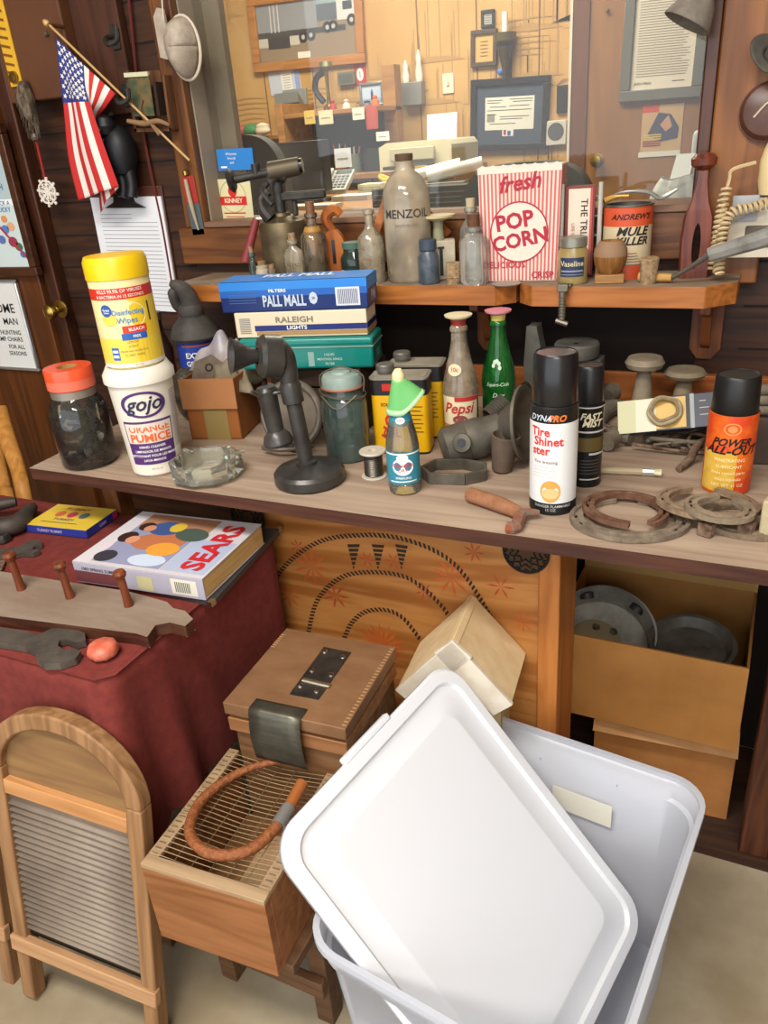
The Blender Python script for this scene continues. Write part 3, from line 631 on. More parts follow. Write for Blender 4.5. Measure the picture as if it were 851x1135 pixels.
# dark red cord running down the wall
P = [atY(px, py, YN-.008) for px, py in ((140, -30), (147, 40), (155, 120), (165, 180), (180, 250), (192, 320), (203, 372))]
mb = MB(); mb.tube(P, .0032, mat('#5c1f1c', .8), 6, n=4); solo(mb, 'hanging_string', 'thin dark red string running down the wall beside the clipboard', 'string')
# yellow ruler strip on the door
a = atY(4, -10, YN-.045); b = atY(24, 90, YN-.045); L = (a-b).length
ang = math.atan2(b.x-a.x, a.z-b.z); w = .018
t = thing('tape_ruler', 'yellow measuring stick with slanting dark marks hanging on the door', 'ruler', (b.x-.009, YN-.05, b.z), rot=(0, -ang*.0+R(0), 0))
MB().box(-w, w, -.004, 0, -.01, L+.2, mat('#d9a92c', .5)).build('strip', t, bevel=.001)
mb = MB()
for k in range(22): mb.prism([(-w*.9, k*.017), (w*.5, k*.017-.006), (w*.5, k*.017-.001), (-w*.9, k*.017+.005)], 0, .0006, mat('#7a4a1c', .6), TR(0, -.0042, 0) @ UP)
mb.build('tick_marks', t, smooth=0); MB().disc(.011, BRASS, TR(0, -.01, .008) @ UP).lathe([(0, 0), (.013, 0), (.012, .005), (0, .008)], BRASS, 16, TR(0, -.004, .008, 90)).build('rivet', t)
q = atY(30, 98, YN-.05)
t = thing('fur_tail', 'matted grey brown animal tail hanging under the yellow measuring stick', 'tail', (q.x, YN-.055, q.z))
fur = mat('#8c7c66', .95, 0, '#3c2f24', 90, (1, 1, .25), bump=.6, amt=(.3, .6))
e = atY(44, 142, YN-.055)-q
MB().tube([(0, 0, .01), (e.x*.3, -.01, e.z*.3), (e.x*.65, -.012, e.z*.65), (e.x*.9, -.005, e.z)], [.013, .02, .017, .006], fur, 12, n=6).build('fur', t)
mb = MB(); rf = random.Random(4)
for k in range(60):
    f = rf.random(); a_ = rf.uniform(-1.2, 1.2); px_ = e.x*f*.9+math.sin(a_)*.019; 
    mb.tube([(px_, -.012-.012*math.cos(a_), e.z*f), (px_+rf.uniform(-.004, .004), -.014-.015*math.cos(a_), e.z*f-.022)], [.0012, .0003], fur, 4)
mb.build('loose_hair', t, label='loose grey hairs')['kind'] = 'stuff'
q = atY(40, 152, YN-.05); q2 = atY(54, 213, YN-.05)
t = thing('snowflake_ornament', 'white wooden snowflake on a red ribbon with a silver bell, on the door', 'ornament', (q2.x, YN-.052, q2.z))
MB().tube([(q.x-q2.x, 0, q.z-q2.z), (0, 0, .02)], .0025, mat('#a82424', .7), 6).build('ribbon', t)
MB().lathe([(0, -.01), (.009, -.006), (.012, 0), (.009, .007), (0, .011)], mat('#b4ada0', .3, .9), 14, TR(q.x-q2.x, 0, q.z-q2.z)).build('bell', t)
mb = MB(); wm = mat('#dcd3c6', .6)
for k in range(4):
    A = TR(0, 0, 0, 0, 45*k+10, 0); mb.cbox((0, -.002*k*.2, 0), (.066, .004, .006), wm, A)
    for s_ in (-1, 1):
        for d in (.015, .024): mb.cbox((s_*d, -.002, 0), (.0045, .004, .02), wm, A)
mb.build('snowflake', t, bevel=.0007)
# framed picture and WELCOME-style sign at the far left, on the door
def kids(s, w, h, M):
    rect(s, w, h, 0, 1, 0, 1, mat('#c9d6d2', .35), M); rect(s, w, h, 0, 1, .5, 1, mat('#aebfc0', .35), M, .0004); rect(s, w, h, 0, 1, .48, .53, mat('#e8ece6', .35), M, .0008)
    for x, y, r, c in ((.8, .38, .04, '#d98b52'), (.86, .32, .05, '#d9a07a'), (.78, .3, .05, '#4a7fc0'), (.84, .2, .06, '#8a4050'), (.9, .16, .05, '#3e6a50'), (.7, .22, .05, '#5a6fa8'), (.93, .1, .04, '#2f7fb0')):
        s.disc(r*w, mat(c, .5), M @ TR((x-.5)*w, (y-.5)*h, .001), 12, ry=r*h*.7)
    s.quad([((.6-.5)*w, (.42-.5)*h, 0), ((.62-.5)*w, (.43-.5)*h, 0), ((1-.5)*w, (.06-.5)*h, 0), ((.98-.5)*w, (.05-.5)*h, 0)], mat('#b0283c', .5), M @ Matrix.Translation((0, 0, .0016)))
    s.text('2 PICK A', .05*h, mat('#2f6fa8'), M @ TR(.32*w, .0*h, .002)); s.text('LUCKY', .05*h, mat('#2f6fa8'), M @ TR(.33*w, -.05*h, .002))
    s.text('FISH', .07*h, mat('#2f6fa8'), M @ TR(.32*w, .12*h, .002))
pf = frame('picture_frame', 'dark wood framed bright poster at the left edge, hanging on the door', (-70, 135, 27, 305), YN-.05, .02, .022, wood('#341a0c', '#4d2a14', 'x', 5, .45, coat=.2), kids)
def wsign(s, w, h, M):
    s.flat(-.5*w, .5*w, -.5*h, .5*h, mat('#dcdcd6', .4), M)
    for k, (tx, sz) in enumerate((('WELCOME', .15), ('MAN', .11), ('OF HUNTING', .075), ('CAMP CHAIRS', .075), ('FOR ALL', .07), ('SEASONS', .07))):
        s.text(tx, h*sz, INK, M @ TR(.42*w, h*(.2-[0, .15, .28, .36, .45, .53][k]), .0008), .01, sx=1, al='RIGHT')
frame('metal_sign', 'white enamel sign with rounded chrome rim and black capitals, left edge on the door', (-62, 309, 33, 409), YN-.05, .012, .008, mat('#b9b9b6', .3, .8), wsign, bevel=.004)
# clipboard
q = atY(150, 276, YN); x0, x1 = atY(112, 276, YN).x, atY(188, 276, YN).x; zt, zb = atY(135, 212, YN).z, atY(160, 342, YN).z
t = thing('clipboard', 'clipboard with ruled white papers hanging on the wall beneath the flag', 'clipboard', (q.x, YN, zb), rot=(0, R(1.5), 0)); w = (x1-x0)/2; h = zt-zb
MB().box(-w-.003, w+.003, -.005, 0, .01, h+.01, mat('#4e2b1c', .6)).build('board', t, bevel=.002)
mb = MB(); mb.box(-w, w, -.009, -.005, -.002, h-.012, mat('#dfe0e2', .7))
for k in range(24): mb.flat(-w*.8, w*(.8 if k > 1 else .1), h-.05-k*.009, h-.0495-k*.009+.0008, mat('#8e8f96', .7), TR(0, -.0094, 0) @ UP)
mb.build('papers', t, smooth=0)
mb = MB(); mb.prism([(-.06, 0), (.06, 0), (.03, .012), (.025, .03), (-.025, .03), (-.03, .012)], 0, .006, mat('#1e1d1d', .4), TR(0, -.01, h-.035) @ UP); mb.tube([(-.02, -.014, h-.004), (-.01, -.02, h+.014), (.01, -.02, h+.014), (.02, -.014, h-.004)], .003, CHROME, 8, n=4); mb.build('clip', t, bevel=.001, label='black clip with wire loop')
# flag and pole
A = atY(55, 28, YN-.085); B = atY(210, 178, YN-.045)
t = thing('american_flag', 'small american flag drooping from a slanting gilt pole on the wall', 'flag', tuple(A))
MB().cyl((0, 0, 0), tuple(B-A), .0026, mat('#b9935a', .45), 8).lathe([(0, 0), (.005, .002), (.007, .007), (.004, .014), (0, .018)], mat('#c9a26a', .4), 12, TR(-.002, 0, 0, 0, -50)).build('pole', t)
MB().cyl((0, 0, .0), (0, .036, .0), .004, mat('#5b3a1e', .5), 8).build('pole_holder', t)
def fp(px, py, y): return atY(px, py, y)-A
YF = YN-.085
rows = [  # down the fly: hoist start, canton edge, end of the folded half
    [fp(62, 42, YF), fp(93, 72, YF+.008), fp(128, 104, YF+.014)],
    [fp(66, 82, YF-.006), fp(94, 97, YF-.012), fp(117, 118, YF+.014)],
    [fp(71, 123, YF-.004), fp(99, 118, YF-.014), fp(106, 134, YF+.022)],
    [fp(76, 175, YF), fp(113, 160, YF-.014), fp(104, 170, YF+.028)],
    [fp(87, 222, YF+.002), fp(130, 207, YF-.01), fp(110, 236, YF+.03)]]
def flagp(u, v):      # u across the stripes, v along the fly
    f = v*4; i = min(3, int(f)); k = f-i
    def r(j):
        j = max(0, min(4, j)); a, b, c = rows[j]
        return a.lerp(b, u/.54) if u <= .54 else b.lerp(c, (u-.54)/.46)
    p = .5*((2*r(i))+(r(i+1)-r(i-1))*k+(2*r(i-1)-5*r(i)+4*r(i+1)-r(i+2))*k*k+(-r(i-1)+3*r(i)-3*r(i+1)+r(i+2))*k**3)
    p.y += .005*math.sin(u*14)*min(1, v*2); return p
FR, FWH, FB = mat('#bf2a28', .75), mat('#e6ddd2', .75), mat('#27357c', .75)
def fm(i, j):
    u = (i+.5)/52; v = (j+.5)/40
    if u < .54 and v < .44: return FB
    return FR if int(u*13) % 2 == 0 else FWH
mb = MB(); mb.grid(flagp, 52, 40, FR, mfn=fm); mb.build('flag_cloth', t, smooth=70, solid=.0012, offset=0)
mb = MB()
for r_ in range(9):
    for c_ in range(6 if r_ % 2 == 0 else 5):
        u = .54*(r_+1)/10; v = .44*((c_+.5 if r_ % 2 == 0 else c_+1)/6)
        p = flagp(u, v); du = flagp(u+.02, v)-p; dv = flagp(u, v+.02)-p; du.normalize(); dv.normalize(); n = du.cross(dv).normalized()
        if n.y > 0: n = -n
        s5 = []
        for k in range(10):
            a_ = PI*2*k/10; rr_ = .0056 if k % 2 == 0 else .0025; s5.append(p+n*.0016+du*math.cos(a_)*rr_+dv*math.sin(a_)*rr_)
        mb.quad(s5, FWH)
mb.build('stars', t, smooth=0)
# black bear figure behind the flag
q = atY(132, 165, YN-.04)
t = thing('black_bear_figure', 'black carved bear figure with pale paws hanging behind the flag', 'figurine', (q.x, YN-.045, q.z))
bk = mat('#17161a', .5); mb = MB()
mb.lathe([(0, -.055), (.022, -.05), (.034, -.02), (.034, .01), (.026, .032), (.012, .045), (0, .047)], bk, 20, TR(.008, 0, 0)).build('body', t)
mb = MB(); mb.lathe([(0, -.022), (.016, -.016), (.023, 0), (.018, .016), (0, .023)], bk, 18, TR(-.004, -.018, .045)); mb.lathe([(0, 0), (.01, .003), (.008, .014), (0, .018)], mat('#8a6a4c', .6), 14, TR(-.012, -.034, .04, 80))
for s_ in (-1, 1): mb.lathe([(0, -.008), (.008, 0), (0, .008)], bk, 12, TR(-.004+s_*.018, -.014, .065))
mb.build('head', t)
for dz in (.018, -.022): MB().tube([(0, 0, dz), (-.022, -.022, dz-.002), (-.03, -.03, dz-.008)], [.012, .01, .011], bk, 12, n=4).lathe([(0, -.01), (.01, 0), (0, .01)], mat('#cfc6b8', .6), 12, TR(-.03, -.036, dz-.006)).build('arm', t, label='black arm with pale paw')
for dx in (-.004, .02): MB().tube([(dx, 0, -.045), (dx+.004, -.004, -.075), (dx+.002, -.01, -.098)], [.014, .012, .013], bk, 12, n=4).build('leg', t)
# scoop-like cup mask, wooden box with twig, packed tool, torn card
q = atY(196, 22, YN-.03)
t = thing('milk_filter_scoop', 'dusty white plastic scoop hanging from a hook at the window casing', 'scoop', (q.x, YN-.035, q.z)); k_ = mpp(q.x, YN, q.z)
pl = mat('#b5a796', .5, 0, '#8f8070', 30)
def sc(u, v):
    a = 2*PI*u; rx = (.031+.006*math.sin(a))*math.sin(v*PI/2); rz = .052*math.sin(v*PI/2); return (.008+rx*math.cos(a)+.004, -.045*math.cos(v*PI/2)+.0, -.05+rz*math.sin(a))
mb = MB(); mb.grid(sc, 30, 10, pl); mb.build('cup', t, smooth=80, solid=.002)
MB().tube([(.012+.037*math.cos(k*PI/12), .0, -.05+.056*math.sin(k*PI/12)) for k in range(24)], .003, mat('#cbbdaa', .5), 8, closed=True).build('rim', t)
MB().prism([(-.048, -.06), (-.03, -.066), (-.018, -.03), (-.022, .02), (-.036, .024), (-.048, .01)], 0, .006, pl, UP).build('handle', t, bevel=.002)
MB().tube([(-.02, -.01, .0), (-.01, -.012, .05), (.005, .02, .09)], .0015, mat('#d0c8ba'), 6, n=4).build('hanging_wire', t)
x0, x1, z0, z1 = atY(163, 140, YN).x, atY(204, 140, YN).x, atY(190, 145, YN).z, atY(190, 76, YN).z
t = thing('wall_box', 'little weathered wooden wall box with a picture front and a twig in it', 'box', ((x0+x1)/2, YN, z0), rot=(0, R(3), 0)); w = (x1-x0)/2; h = z1-z0
wb = wood('#4c2f1b', '#6b4528', 'z', 6, .7); MB().box(-w, w, -.012, 0, 0, h, wb).box(-w, -w+.008, -.045, -.012, 0, h, wb).box(w-.006, w, -.045, -.012, 0, h*.9, wb).box(-w, w, -.045, -.012, 0, .008, wb).build('case', t, bevel=.001)
MB().box(-w+.008, w*.25, -.047, -.044, .03, h-.01, mat('#6e5a36', .8, 0, '#3c4a34', 40, amt=(.4, .6))).build('picture_front', t, label='mottled green picture')
MB().box(-w, w*.25, -.05, -.044, h-.012, h-.004, mat('#c9c8a4', .6)).build('pale_strip', t); MB().box(w*.45, w*.6, -.05, -.012, .03, h*.8, mat('#2c1a0f', .8)).build('slot', t)
mb = MB(); mb.tube([(-.05, -.06, .022), (-.01, -.055, .016), (.03, -.06, .02), (.05, -.05, .012)], [.004, .006, .005, .003], mat('#8a6a48', .8), 8, n=4); mb.tube([(0, -.058, .017), (-.02, -.05, .04), (-.01, -.05, .06)], [.004, .003, .002], mat('#6d5238', .8), 6, n=3); mb.tube([(.01, -.058, .017), (.03, -.06, -.006)], .004, mat('#8a6a48', .8), 6); mb.build('twig', t)
q = atY(211, 226, YN-.01); k_ = mpp(q.x, YN, q.z)
q = atY(211, 226, YN-.03)
t = thing('packaged_tool', 'small tool in a red and grey blister pack hung beside the window casing', 'package', (q.x, YW-.021, q.z), rot=(0, R(-3), 0))
MB().box(-.017, .017, -.003, 0, -.066, 0, mat('#4e565a', .4)).box(-.017, .017, -.003, 0, 0, .056, mat('#9d2f28', .4)).build('card', t, bevel=.001)
MB().tube([(-.002, -.007, .05), (0, -.008, 0), (.004, -.006, -.055)], [.004, .005, .002], mat('#a8987c', .5), 8, n=4).build('tool', t); MB().lathe([(0, 0), (.006, .002), (.006, .01), (0, .014)], BRASS, 10, TR(0, -.004, .056)).build('hanger', t)
# dark bottle standing behind, brown tag below it

# ================================================================== WALL, RIGHT OF THE WINDOW
yk = YW-.03
q = atY(776, 12, yk); felt = mat('#7d7468', .9, 0, '#6a6258', 60)
t = thing('felt_hat', 'small grey felt hat with pale yellow crown hanging high on the window casing', 'hat', (q.x+.006, yk-.03, q.z+.02), rot=(R(-8), R(28), 0))
MB().lathe([(.014, 0), (.024, -.014), (.034, -.038), (.036, -.044)], felt, 26).build('brim', t, solid=.002); MB().lathe([(.0142, -.001), (.0145, .018), (.012, .03), (0, .033)], mat('#c3ad72', .8), 24).build('crown', t)
q = atY(850, 62, YW-.03)
t = thing('felt_hat', 'dark grey creased felt hat hanging at the upper right edge', 'hat', (q.x+.016, YW-.05, q.z), rot=(R(40), R(20), 0)); fd = mat('#57524a', .9, 0, '#46423c', 60)
def br(u, v):
    a = 2*PI*u; r = .018+.02*v; return (r*math.cos(a)*1.15, r*math.sin(a), .012*v*abs(math.cos(a))**2-.004)
MB().grid(br, 32, 4, fd).build('brim', t, solid=.002, smooth=80); MB().lathe([(.019, -.004), (.018, .02), (.014, .028), (.008, .025), (0, .023)], fd, 24).build('crown', t)
q = atY(846, 124, YW-.02)
t = thing('leather_hat', 'round brown glossy leather disc cap hanging below the dark grey hat', 'hat', (q.x+.008, YW-.03, q.z), rot=(R(82), 0, 0)); lc = mat('#4c2f25', .35, 0, '#5e3d30', 20)
MB().lathe([(.04, 0), (.042, .008), (.036, .018), (.018, .024), (0, .025)], lc, 30).build('crown', t); MB().tube([(.041*math.cos(k*PI/12), .041*math.sin(k*PI/12), .002) for k in range(24)], .003, mat('#7a5a4a', .5), 8, closed=True).build('rim', t)
MB().tube([(-.02, -.01, .024), (0, .01, .027), (.018, .0, .025)], .0015, mat('#c9b9a0'), 6, n=4).build('stitching', t)
# wall telephone with coiled cord
q = atY(838, 250, YW-.02); ph = mat('#d8cdb8', .4)
t = thing('wall_telephone', 'off white wall telephone at the right edge above the shelf end', 'telephone', (q.x+.02, YW, q.z))
MB().prism([(-.06, -.045), (-.06, .02), (-.05, .045), (.07, .05), (.07, -.045)], 0, .055, ph, UP).build('housing', t, bevel=.004)
MB().box(-.035, .06, -.058, -.05, -.03, .004, mat('#5c5248', .5)).build('dial_recess', t, bevel=.003)
MB().lathe([(.022, -.02), (.026, 0), (.026, .03), (.022, .045), (.017, .058), (0, .062)], mat('#d9c391', .4), 24, TR(.0, -.05, .07)).build('handset', t, label='cream yellow rounded handset')
MB().box(-.058, -.02, -.06, -.05, .012, .05, mat('#a3a6a8', .5)).build('grey_plate', t)
q0 = atY(838, 180, YW-.07); pts = [q0, atY(812, 188, YW-.075), atY(808, 200, YW-.075), atY(801, 225, YW-.085), atY(795, 260, YW-.09), atY(792, 285, YW-.1), Vector((colX(790, YW-.1, ZS+.012), YW-.1, ZS+.014))]
def helix(pts, rad, pitch, skip=0):
    cp = catmull(pts, 30); L = 0; out = []
    for i in range(len(cp)-1):
        a_, b_ = cp[i], cp[i+1]; d = (b_-a_); l = d.length; d.normalize(); s_ = d.cross(Vector((0, 1, 0))).normalized(); w_ = d.cross(s_)
        n = max(1, int(l/pitch*10))
        for k in range(n):
            f = k/n; an = 2*PI*(L+l*f)/pitch; r_ = rad if L >= skip else 0; out.append(a_.lerp(b_, f)+s_*math.cos(an)*r_+w_*math.sin(an)*r_)
        L += l
    return out
hel = helix(pts, .007, .0078, .06)
cordm = mat('#c4ad84', .6)
mb = MB(); mb.tube(hel, .0027, cordm, 5); solo(mb, 'coiled_cord', 'beige coiled telephone cord dropping onto the shelf end', 'cord', smooth=60)
pts = [atY(851, 225, YW-.075), atY(830, 231, YW-.08), atY(815, 234, YW-.085), atY(806, 242, YW-.09), atY(800, 262, YW-.1), atY(797, 290, YW-.11), Vector((colX(796, YW-.12, ZS+.01), YW-.12, ZS+.012))]
hel = helix(pts, .007, .0078)
mb = MB(); mb.tube(hel, .0027, cordm, 5); solo(mb, 'coiled_cord', 'second run of beige coiled cord crossing in front of the white telephone', 'cord', smooth=60)

# ================================================================== SHELF UNDER THE WINDOW
oak = wood('#8a4f1f', '#b06c30', 'x', 6, .5, coat=.15); dustytop = mat('#94826d', .85, 0, '#7b6651', 14, bump=.1, amt=(.35, .6))
def shelf(xl, xr, cl, cr, label):
    mb = MB(); P = [(xl, YW), (xl, YS+cl), (xl+cl, YS), (xr-cr, YS), (xr, YS+cr), (xr, YW)]; n = 6; zt, zb = ZS, ZS-.034
    vs = [(p[0], p[1], zb) for p in P]+[(p[0], p[1], zt) for p in P]
    mb.add(vs, [tuple(range(n))[::-1]], oak); mb.add(vs, [tuple(range(n, 2*n))], dustytop); mb.add(vs, [(i, (i+1) % n, n+(i+1) % n, n+i) for i in range(n)], oak)
    return solo(mb, 'wall_shelf', label, 'shelf', bevel=.002, smooth=0)
s1r = colX(572, YS+.03, ZS); shelf(-1.15, s1r, 0, .03, 'left oak shelf under the window holding the old bottles')
s2l = colX(563, YS+.03, ZS); shelf(s1r+.006, colX(818, YS+.04, ZS), .03, .045, 'right oak shelf under the window with cut corners, holding the popcorn box')
def bracket(px, label, dep=.1):
    x = colX(px, YW-.03, ZS-.1); t = thing('shelf_bracket', label, 'bracket', (x, YW, ZS-.034))
    bw = wood('#5a2f15', '#7d4520', 'z', 6, .5)
    MB().prism([(-.026, 0), (.026, 0), (.026, -.1), (.012, -.118), (-.012, -.118), (-.026, -.1)], 0, .014, bw, UP).build('back_plate', t, bevel=.002)
    MB().prism([(-.012, 0), (-.11, 0), (-.11, -.02), (-.05, -.035), (-.03, -.09), (-.012, -.1)], -.008, .008, bw, Matrix(((0, 0, 1, 0), (1, 0, 0, 0), (0, 1, 0, 0), (0, 0, 0, 1)))).build('rib', t, bevel=.002)
bracket(782, 'wooden bracket under the right end of the right shelf'); bracket(540, 'wooden bracket under the gap between the two shelves, behind the bottles')
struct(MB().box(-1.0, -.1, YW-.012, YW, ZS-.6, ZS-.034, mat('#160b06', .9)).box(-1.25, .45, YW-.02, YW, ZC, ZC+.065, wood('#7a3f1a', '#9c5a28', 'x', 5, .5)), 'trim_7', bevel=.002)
# ================================================================== THINGS ON THE SHELF
def spot(px, y, z): return colX(px, y, z)
def bottle_prof(r, h, neck, nr, sh=.0, lip=.003):
    return [(0, .0015), (r*.55, .002), (r*.92, 0), (r, .004), (r, h*neck), (r*.92, h*neck+(h*(1-neck))*.18), (nr*1.3, h*neck+(h*(1-neck))*.42), (nr, h*neck+(h*(1-neck))*.55), (nr, h-.01), (nr+lip, h-.008), (nr+lip, h-.001), (nr*.8, h), (nr*.72, h-.006)]
# blow torch
y = 1.435; x = spot(320, y, ZS)
t = thing('blow_torch', 'old brass blow torch with dark burner head standing on the left shelf end', 'blow torch', (x, y, ZS), R(22)); tb = mat('#77694c', .5, .7, '#564b38', 25)
MB().lathe([(0, .002), (.044, 0), (.048, .005), (.048, .1), (.044, .112), (.02, .122), (.018, .128), (0, .128)], tb, 32).build('fuel_tank', t)
b = MB(); b.cyl((0, 0, .12), (0, 0, .185), .011, DARKIRON, 14); b.cyl((-.012, 0, .205), (.05, -.004, .212), .019, mat('#5d5342', .5, .6), 20, .017); b.cyl((.048, -.004, .212), (.0555, -.004, .2125), .014, BLK2, 18)
b.tube([(-.012, 0, .185), (.0, 0, .2), (.02, 0, .195)], .014, DARKIRON, 12, n=3); b.cyl((-.012, 0, .205), (-.085, .0, .196), .008, DARKIRON, 12); b.cyl((-.04, 0, .2), (-.04, 0, .222), .009, DARKIRON, 10)
b.build('burner_head', t)
MB().lathe([(0, -.006), (.018, -.006), (.024, 0), (.018, .006), (0, .006)], DARKIRON, 18, TR(-.092, 0, .195, 0, 82)).build('valve_wheel', t)
MB().tube([(-.02, -.005, .17), (-.035, -.012, .155), (-.03, -.02, .135), (-.018, -.022, .12)], [.01, .008, .012, .014], DARKIRON, 10, n=5).tube([(-.02, 0, .185), (-.03, -.01, .17), (-.012, -.018, .145)], .006, DARKIRON, 8, n=4).build('pump_and_elbow', t)
MB().box(.005, .095, -.012, .01, .15, .166, DARKIRON).cyl((.03, 0, .12), (.03, 0, .152), .006, DARKIRON).build('pan', t, bevel=.003)
a, b = atY(284, 243, 1.40), atY(272, 291, 1.37)
t = thing('red_handled_tool', 'tool with a dark red wooden handle leaning on the blow torch', 'tool', tuple(b)); d = a-b
MB().tube([(0, 0, 0), tuple(d*.5), tuple(d)], [.011, .009, .0075], mat('#7d2c2e', .55), 12).build('handle', t); MB().tube([tuple(d), tuple(d+Vector((.012, .006, .0))), tuple(d+Vector((.035, .02, -.006)))], .004, mat('#b8ab93', .4, .6), 8).build('metal_hook', t)
def corked(name, label, px, y, r, h, neck, nr, gm, cork=CORK, ch=.012, rz=0, flat=1., group=None, inner=None, parts=None):
    x = spot(px, y, ZS); t = thing(name, label, 'bottle', (x, y, ZS), rz, group)
    b = MB(); b.lathe(bottle_prof(r, h, neck, nr), gm, 26)
    if flat != 1: b.v = [Vector((v.x, v.y*(flat if v.z < h*neck+.01 else 1), v.z)) for v in b.v]
    b.build('glass_body', t, smooth=50)
    if cork: MB().lathe([(0, h-.012), (nr*.72, h-.012), (nr*.9, h+.001), (nr*.95, h+ch), (0, h+ch)], cork, 14).build('cork', t)
    if inner: b = MB(); inner(b); b.build('contents', t)
    if parts: parts(t)
    return t
gd = glass('#e2dccb', .36, '#cfc2a6'); gclear = glass('#e9ebe6', .24, '#d8d0bd'); gamb = glass('#d9c49a', .28, '#b89a62')
corked('small_bottle', 'tiny green glass bottle with a cork at the left end of the shelf', 283, 1.375, .0085, .06, .6, .005, glass('#9ab5a4', .2, '#8fa090'))
corked('small_jar', 'small cream jar with a cork beside the tiny green bottle', 293, 1.365, .014, .036, .7, .009, mat('#b3a68e', .6), ch=.008)
corked('small_bottle', 'little clear bottle with round cork between the small jar and the flat corked bottle', 303, 1.362, .011, .028, .5, .006, gclear, ch=.01)
corked('medicine_bottle', 'flat clear medicine bottle with a cork, in front of the blow torch', 329, 1.375, .021, .083, .68, .008, gd, flat=.6, ch=.012)
def amb(b):
    b.lathe([(0, .05), (.004, .05), (.012, .075), (.018, .095), (.014, .105), (0, .104)], mat('#a87a34', .5), 18); b.lathe([(0, .003), (.018, .003), (.014, .03), (.005, .048), (0, .05)], mat('#7a6e5c', .6), 18)
corked('tall_bottle', 'tall clear bottle with brown glass stopper and amber crust inside', 352, 1.385, .026, .13, .62, .0095, glass('#ece6da', .14, '#c0b396'), cork=mat('#7a5236', .4), ch=.02, inner=amb)
# wooden pulley block
y = 1.43; x = spot(374, y, ZS); wo = wood('#8d4717', '#b06424', 'z', 6, .45)
t = thing('pulley_block', 'orange brown wooden pulley block with a dark slot behind the tall bottle', 'pulley', (x, y, ZS), R(20)); mb = MB()
P = [(.024*math.cos(a), .042*math.sin(a)) for a in [PI*2*k/24 for k in range(24)]]
mb.prism(P, -.014, .014, wo, TR(0, 0, .052) @ UP).build('block', t, bevel=.003)
MB().box(-.003, .003, -.0152, -.012, .03, .075, BLK2).build('slot', t); MB().tube([(.0, 0, .088), (-.012, 0, .115), (.004, 0, .13), (.018, .0, .12)], [.008, .011, .011, .008], wo, 10, n=5).build('strap', t)
y = 1.425; x = spot(394, y, ZS)
t = thing('round_jar', 'dark green glass jar behind the small clear bottle', 'jar', (x, y, ZS)); MB().lathe([(0, .001), (.025, 0), (.027, .005), (.027, .04), (.02, .052), (.02, .06), (0, .06)], glass('#557a6c', .3, '#4a6258'), 24).build('glass_body', t); MB().lathe([(.021, .058), (.022, .07), (0, .072)], mat('#4e6a5e', .5), 20).build('lid', t)
a, b = atY(436, 205, 1.46), Vector((spot(404, 1.40, ZS), 1.40, ZS+.012))
mb = MB(); d = b-a; mb.tube([tuple(d*0), tuple(d)], .012, wood('#8a4a1c', '#a96430', 'x', 6, .5), 4, flat=(1, .5)); 
t = thing('wooden_square', 'orange brown wooden angle of two boards leaning behind the big jug', 'tool', tuple(a)); wq = wood('#8f4c1d', '#ad6831', 'x', 6, .5)
MB().tube([(0, 0, 0), tuple(d)], .0135, wq, 4, flat=(1, .55)).build('long_arm', t, bevel=.001, smooth=0)
e = atY(420, 268, 1.44)-a; MB().tube([tuple(d*.93), tuple(e)], .011, wq, 4, flat=(1, .5)).build('short_arm', t, bevel=.001, smooth=0)
e0 = atY(470, 235, 1.47); e1 = atY(497, 262, 1.46); mb = MB(); mb.tube([(0, 0, 0), tuple(e1-e0)], .012, wq, 4, flat=(1, .5)); solo(mb, 'wood_stick', 'brown wooden stick slanting down to the right behind the big jug', 'stick', tuple(e0), bevel=.001, smooth=0)
y = 1.395; x = spot(389, y, ZS)
mb = MB(); mb.lathe([(0, 0), (.03, 0), (.032, .004), (.03, .007), (.004, .008), (0, .01)], mat('#b39c78', .7, 0, '#94805f', 30), 28); mb.tube([(-.02, -.01, .008), (-.012, -.01, .02), (0, -.01, .016)], .0025, mat('#b39c78'), 6, n=3)
solo(mb, 'basket_disc', 'dusty tan round woven disc lying on the shelf beside the small clear bottle', 'disc', (x, y, ZS))
corked('small_clear_bottle', 'small dusty clear bottle without a cork left of the big jug', 414, 1.385, .0255, .132, .55, .008, gd, cork=None)
# big stoneware-like glass jug
y = 1.405; x = spot(455, y, ZS); jm = glass('#dccdb4', .5, '#cdbea4', .1, 18)
t = thing('oil_bottle', 'large dusty brownish glass oil bottle with faded dark lettering, biggest on the shelf', 'bottle', (x, y, ZS), facing(x, y)); r = .044
MB().lathe([(0, .002), (.038, 0), (.0435, .006), (.044, .14), (.042, .16), (.032, .181), (.019, .192), (.0165, .2), (.0175, .208), (.013, .21)], jm, 36).build('glass_body', t, smooth=50)
MB().lathe([(0, .004), (.041, .004), (.042, .008), (.042, .012), (0, .012)], mat('#6e2c1c', .3), 28).build('reddish_dregs', t)
MB().wtext('MENZOIL', .021, .0446, .122, -2, mat('#3a3638', .7), .015).wtext('MOTOR OIL', .008, .0446, .102, -2, mat('#6b645c', .7)).build('lettering', t, smooth=0)
MB().lathe([(0, .205), (.013, .205), (.0165, .212), (.0165, .221), (0, .222)], mat('#5a4632', .7), 18).build('stopper', t)
y = 1.372; x = spot(476, y, ZS); nv = glass('#4a5666', .4, '#4e5866', .1)
t = thing('blue_bottle', 'small dark blue bottle in front of the oil bottle', 'bottle', (x, y, ZS)); MB().lathe([(0, .001), (.018, 0), (.0195, .003), (.0195, .048), (.014, .056), (.013, .06)], mat('#39434f', .3, 0, '#545c62', 60), 24).build('glass_body', t)
MB().lathe([(.0135, .058), (.016, .06), (.016, .076), (.014, .078), (0, .078)], mat('#3b4654', .5), 20).build('cap', t)
y = 1.425; x = spot(490, y, ZS)
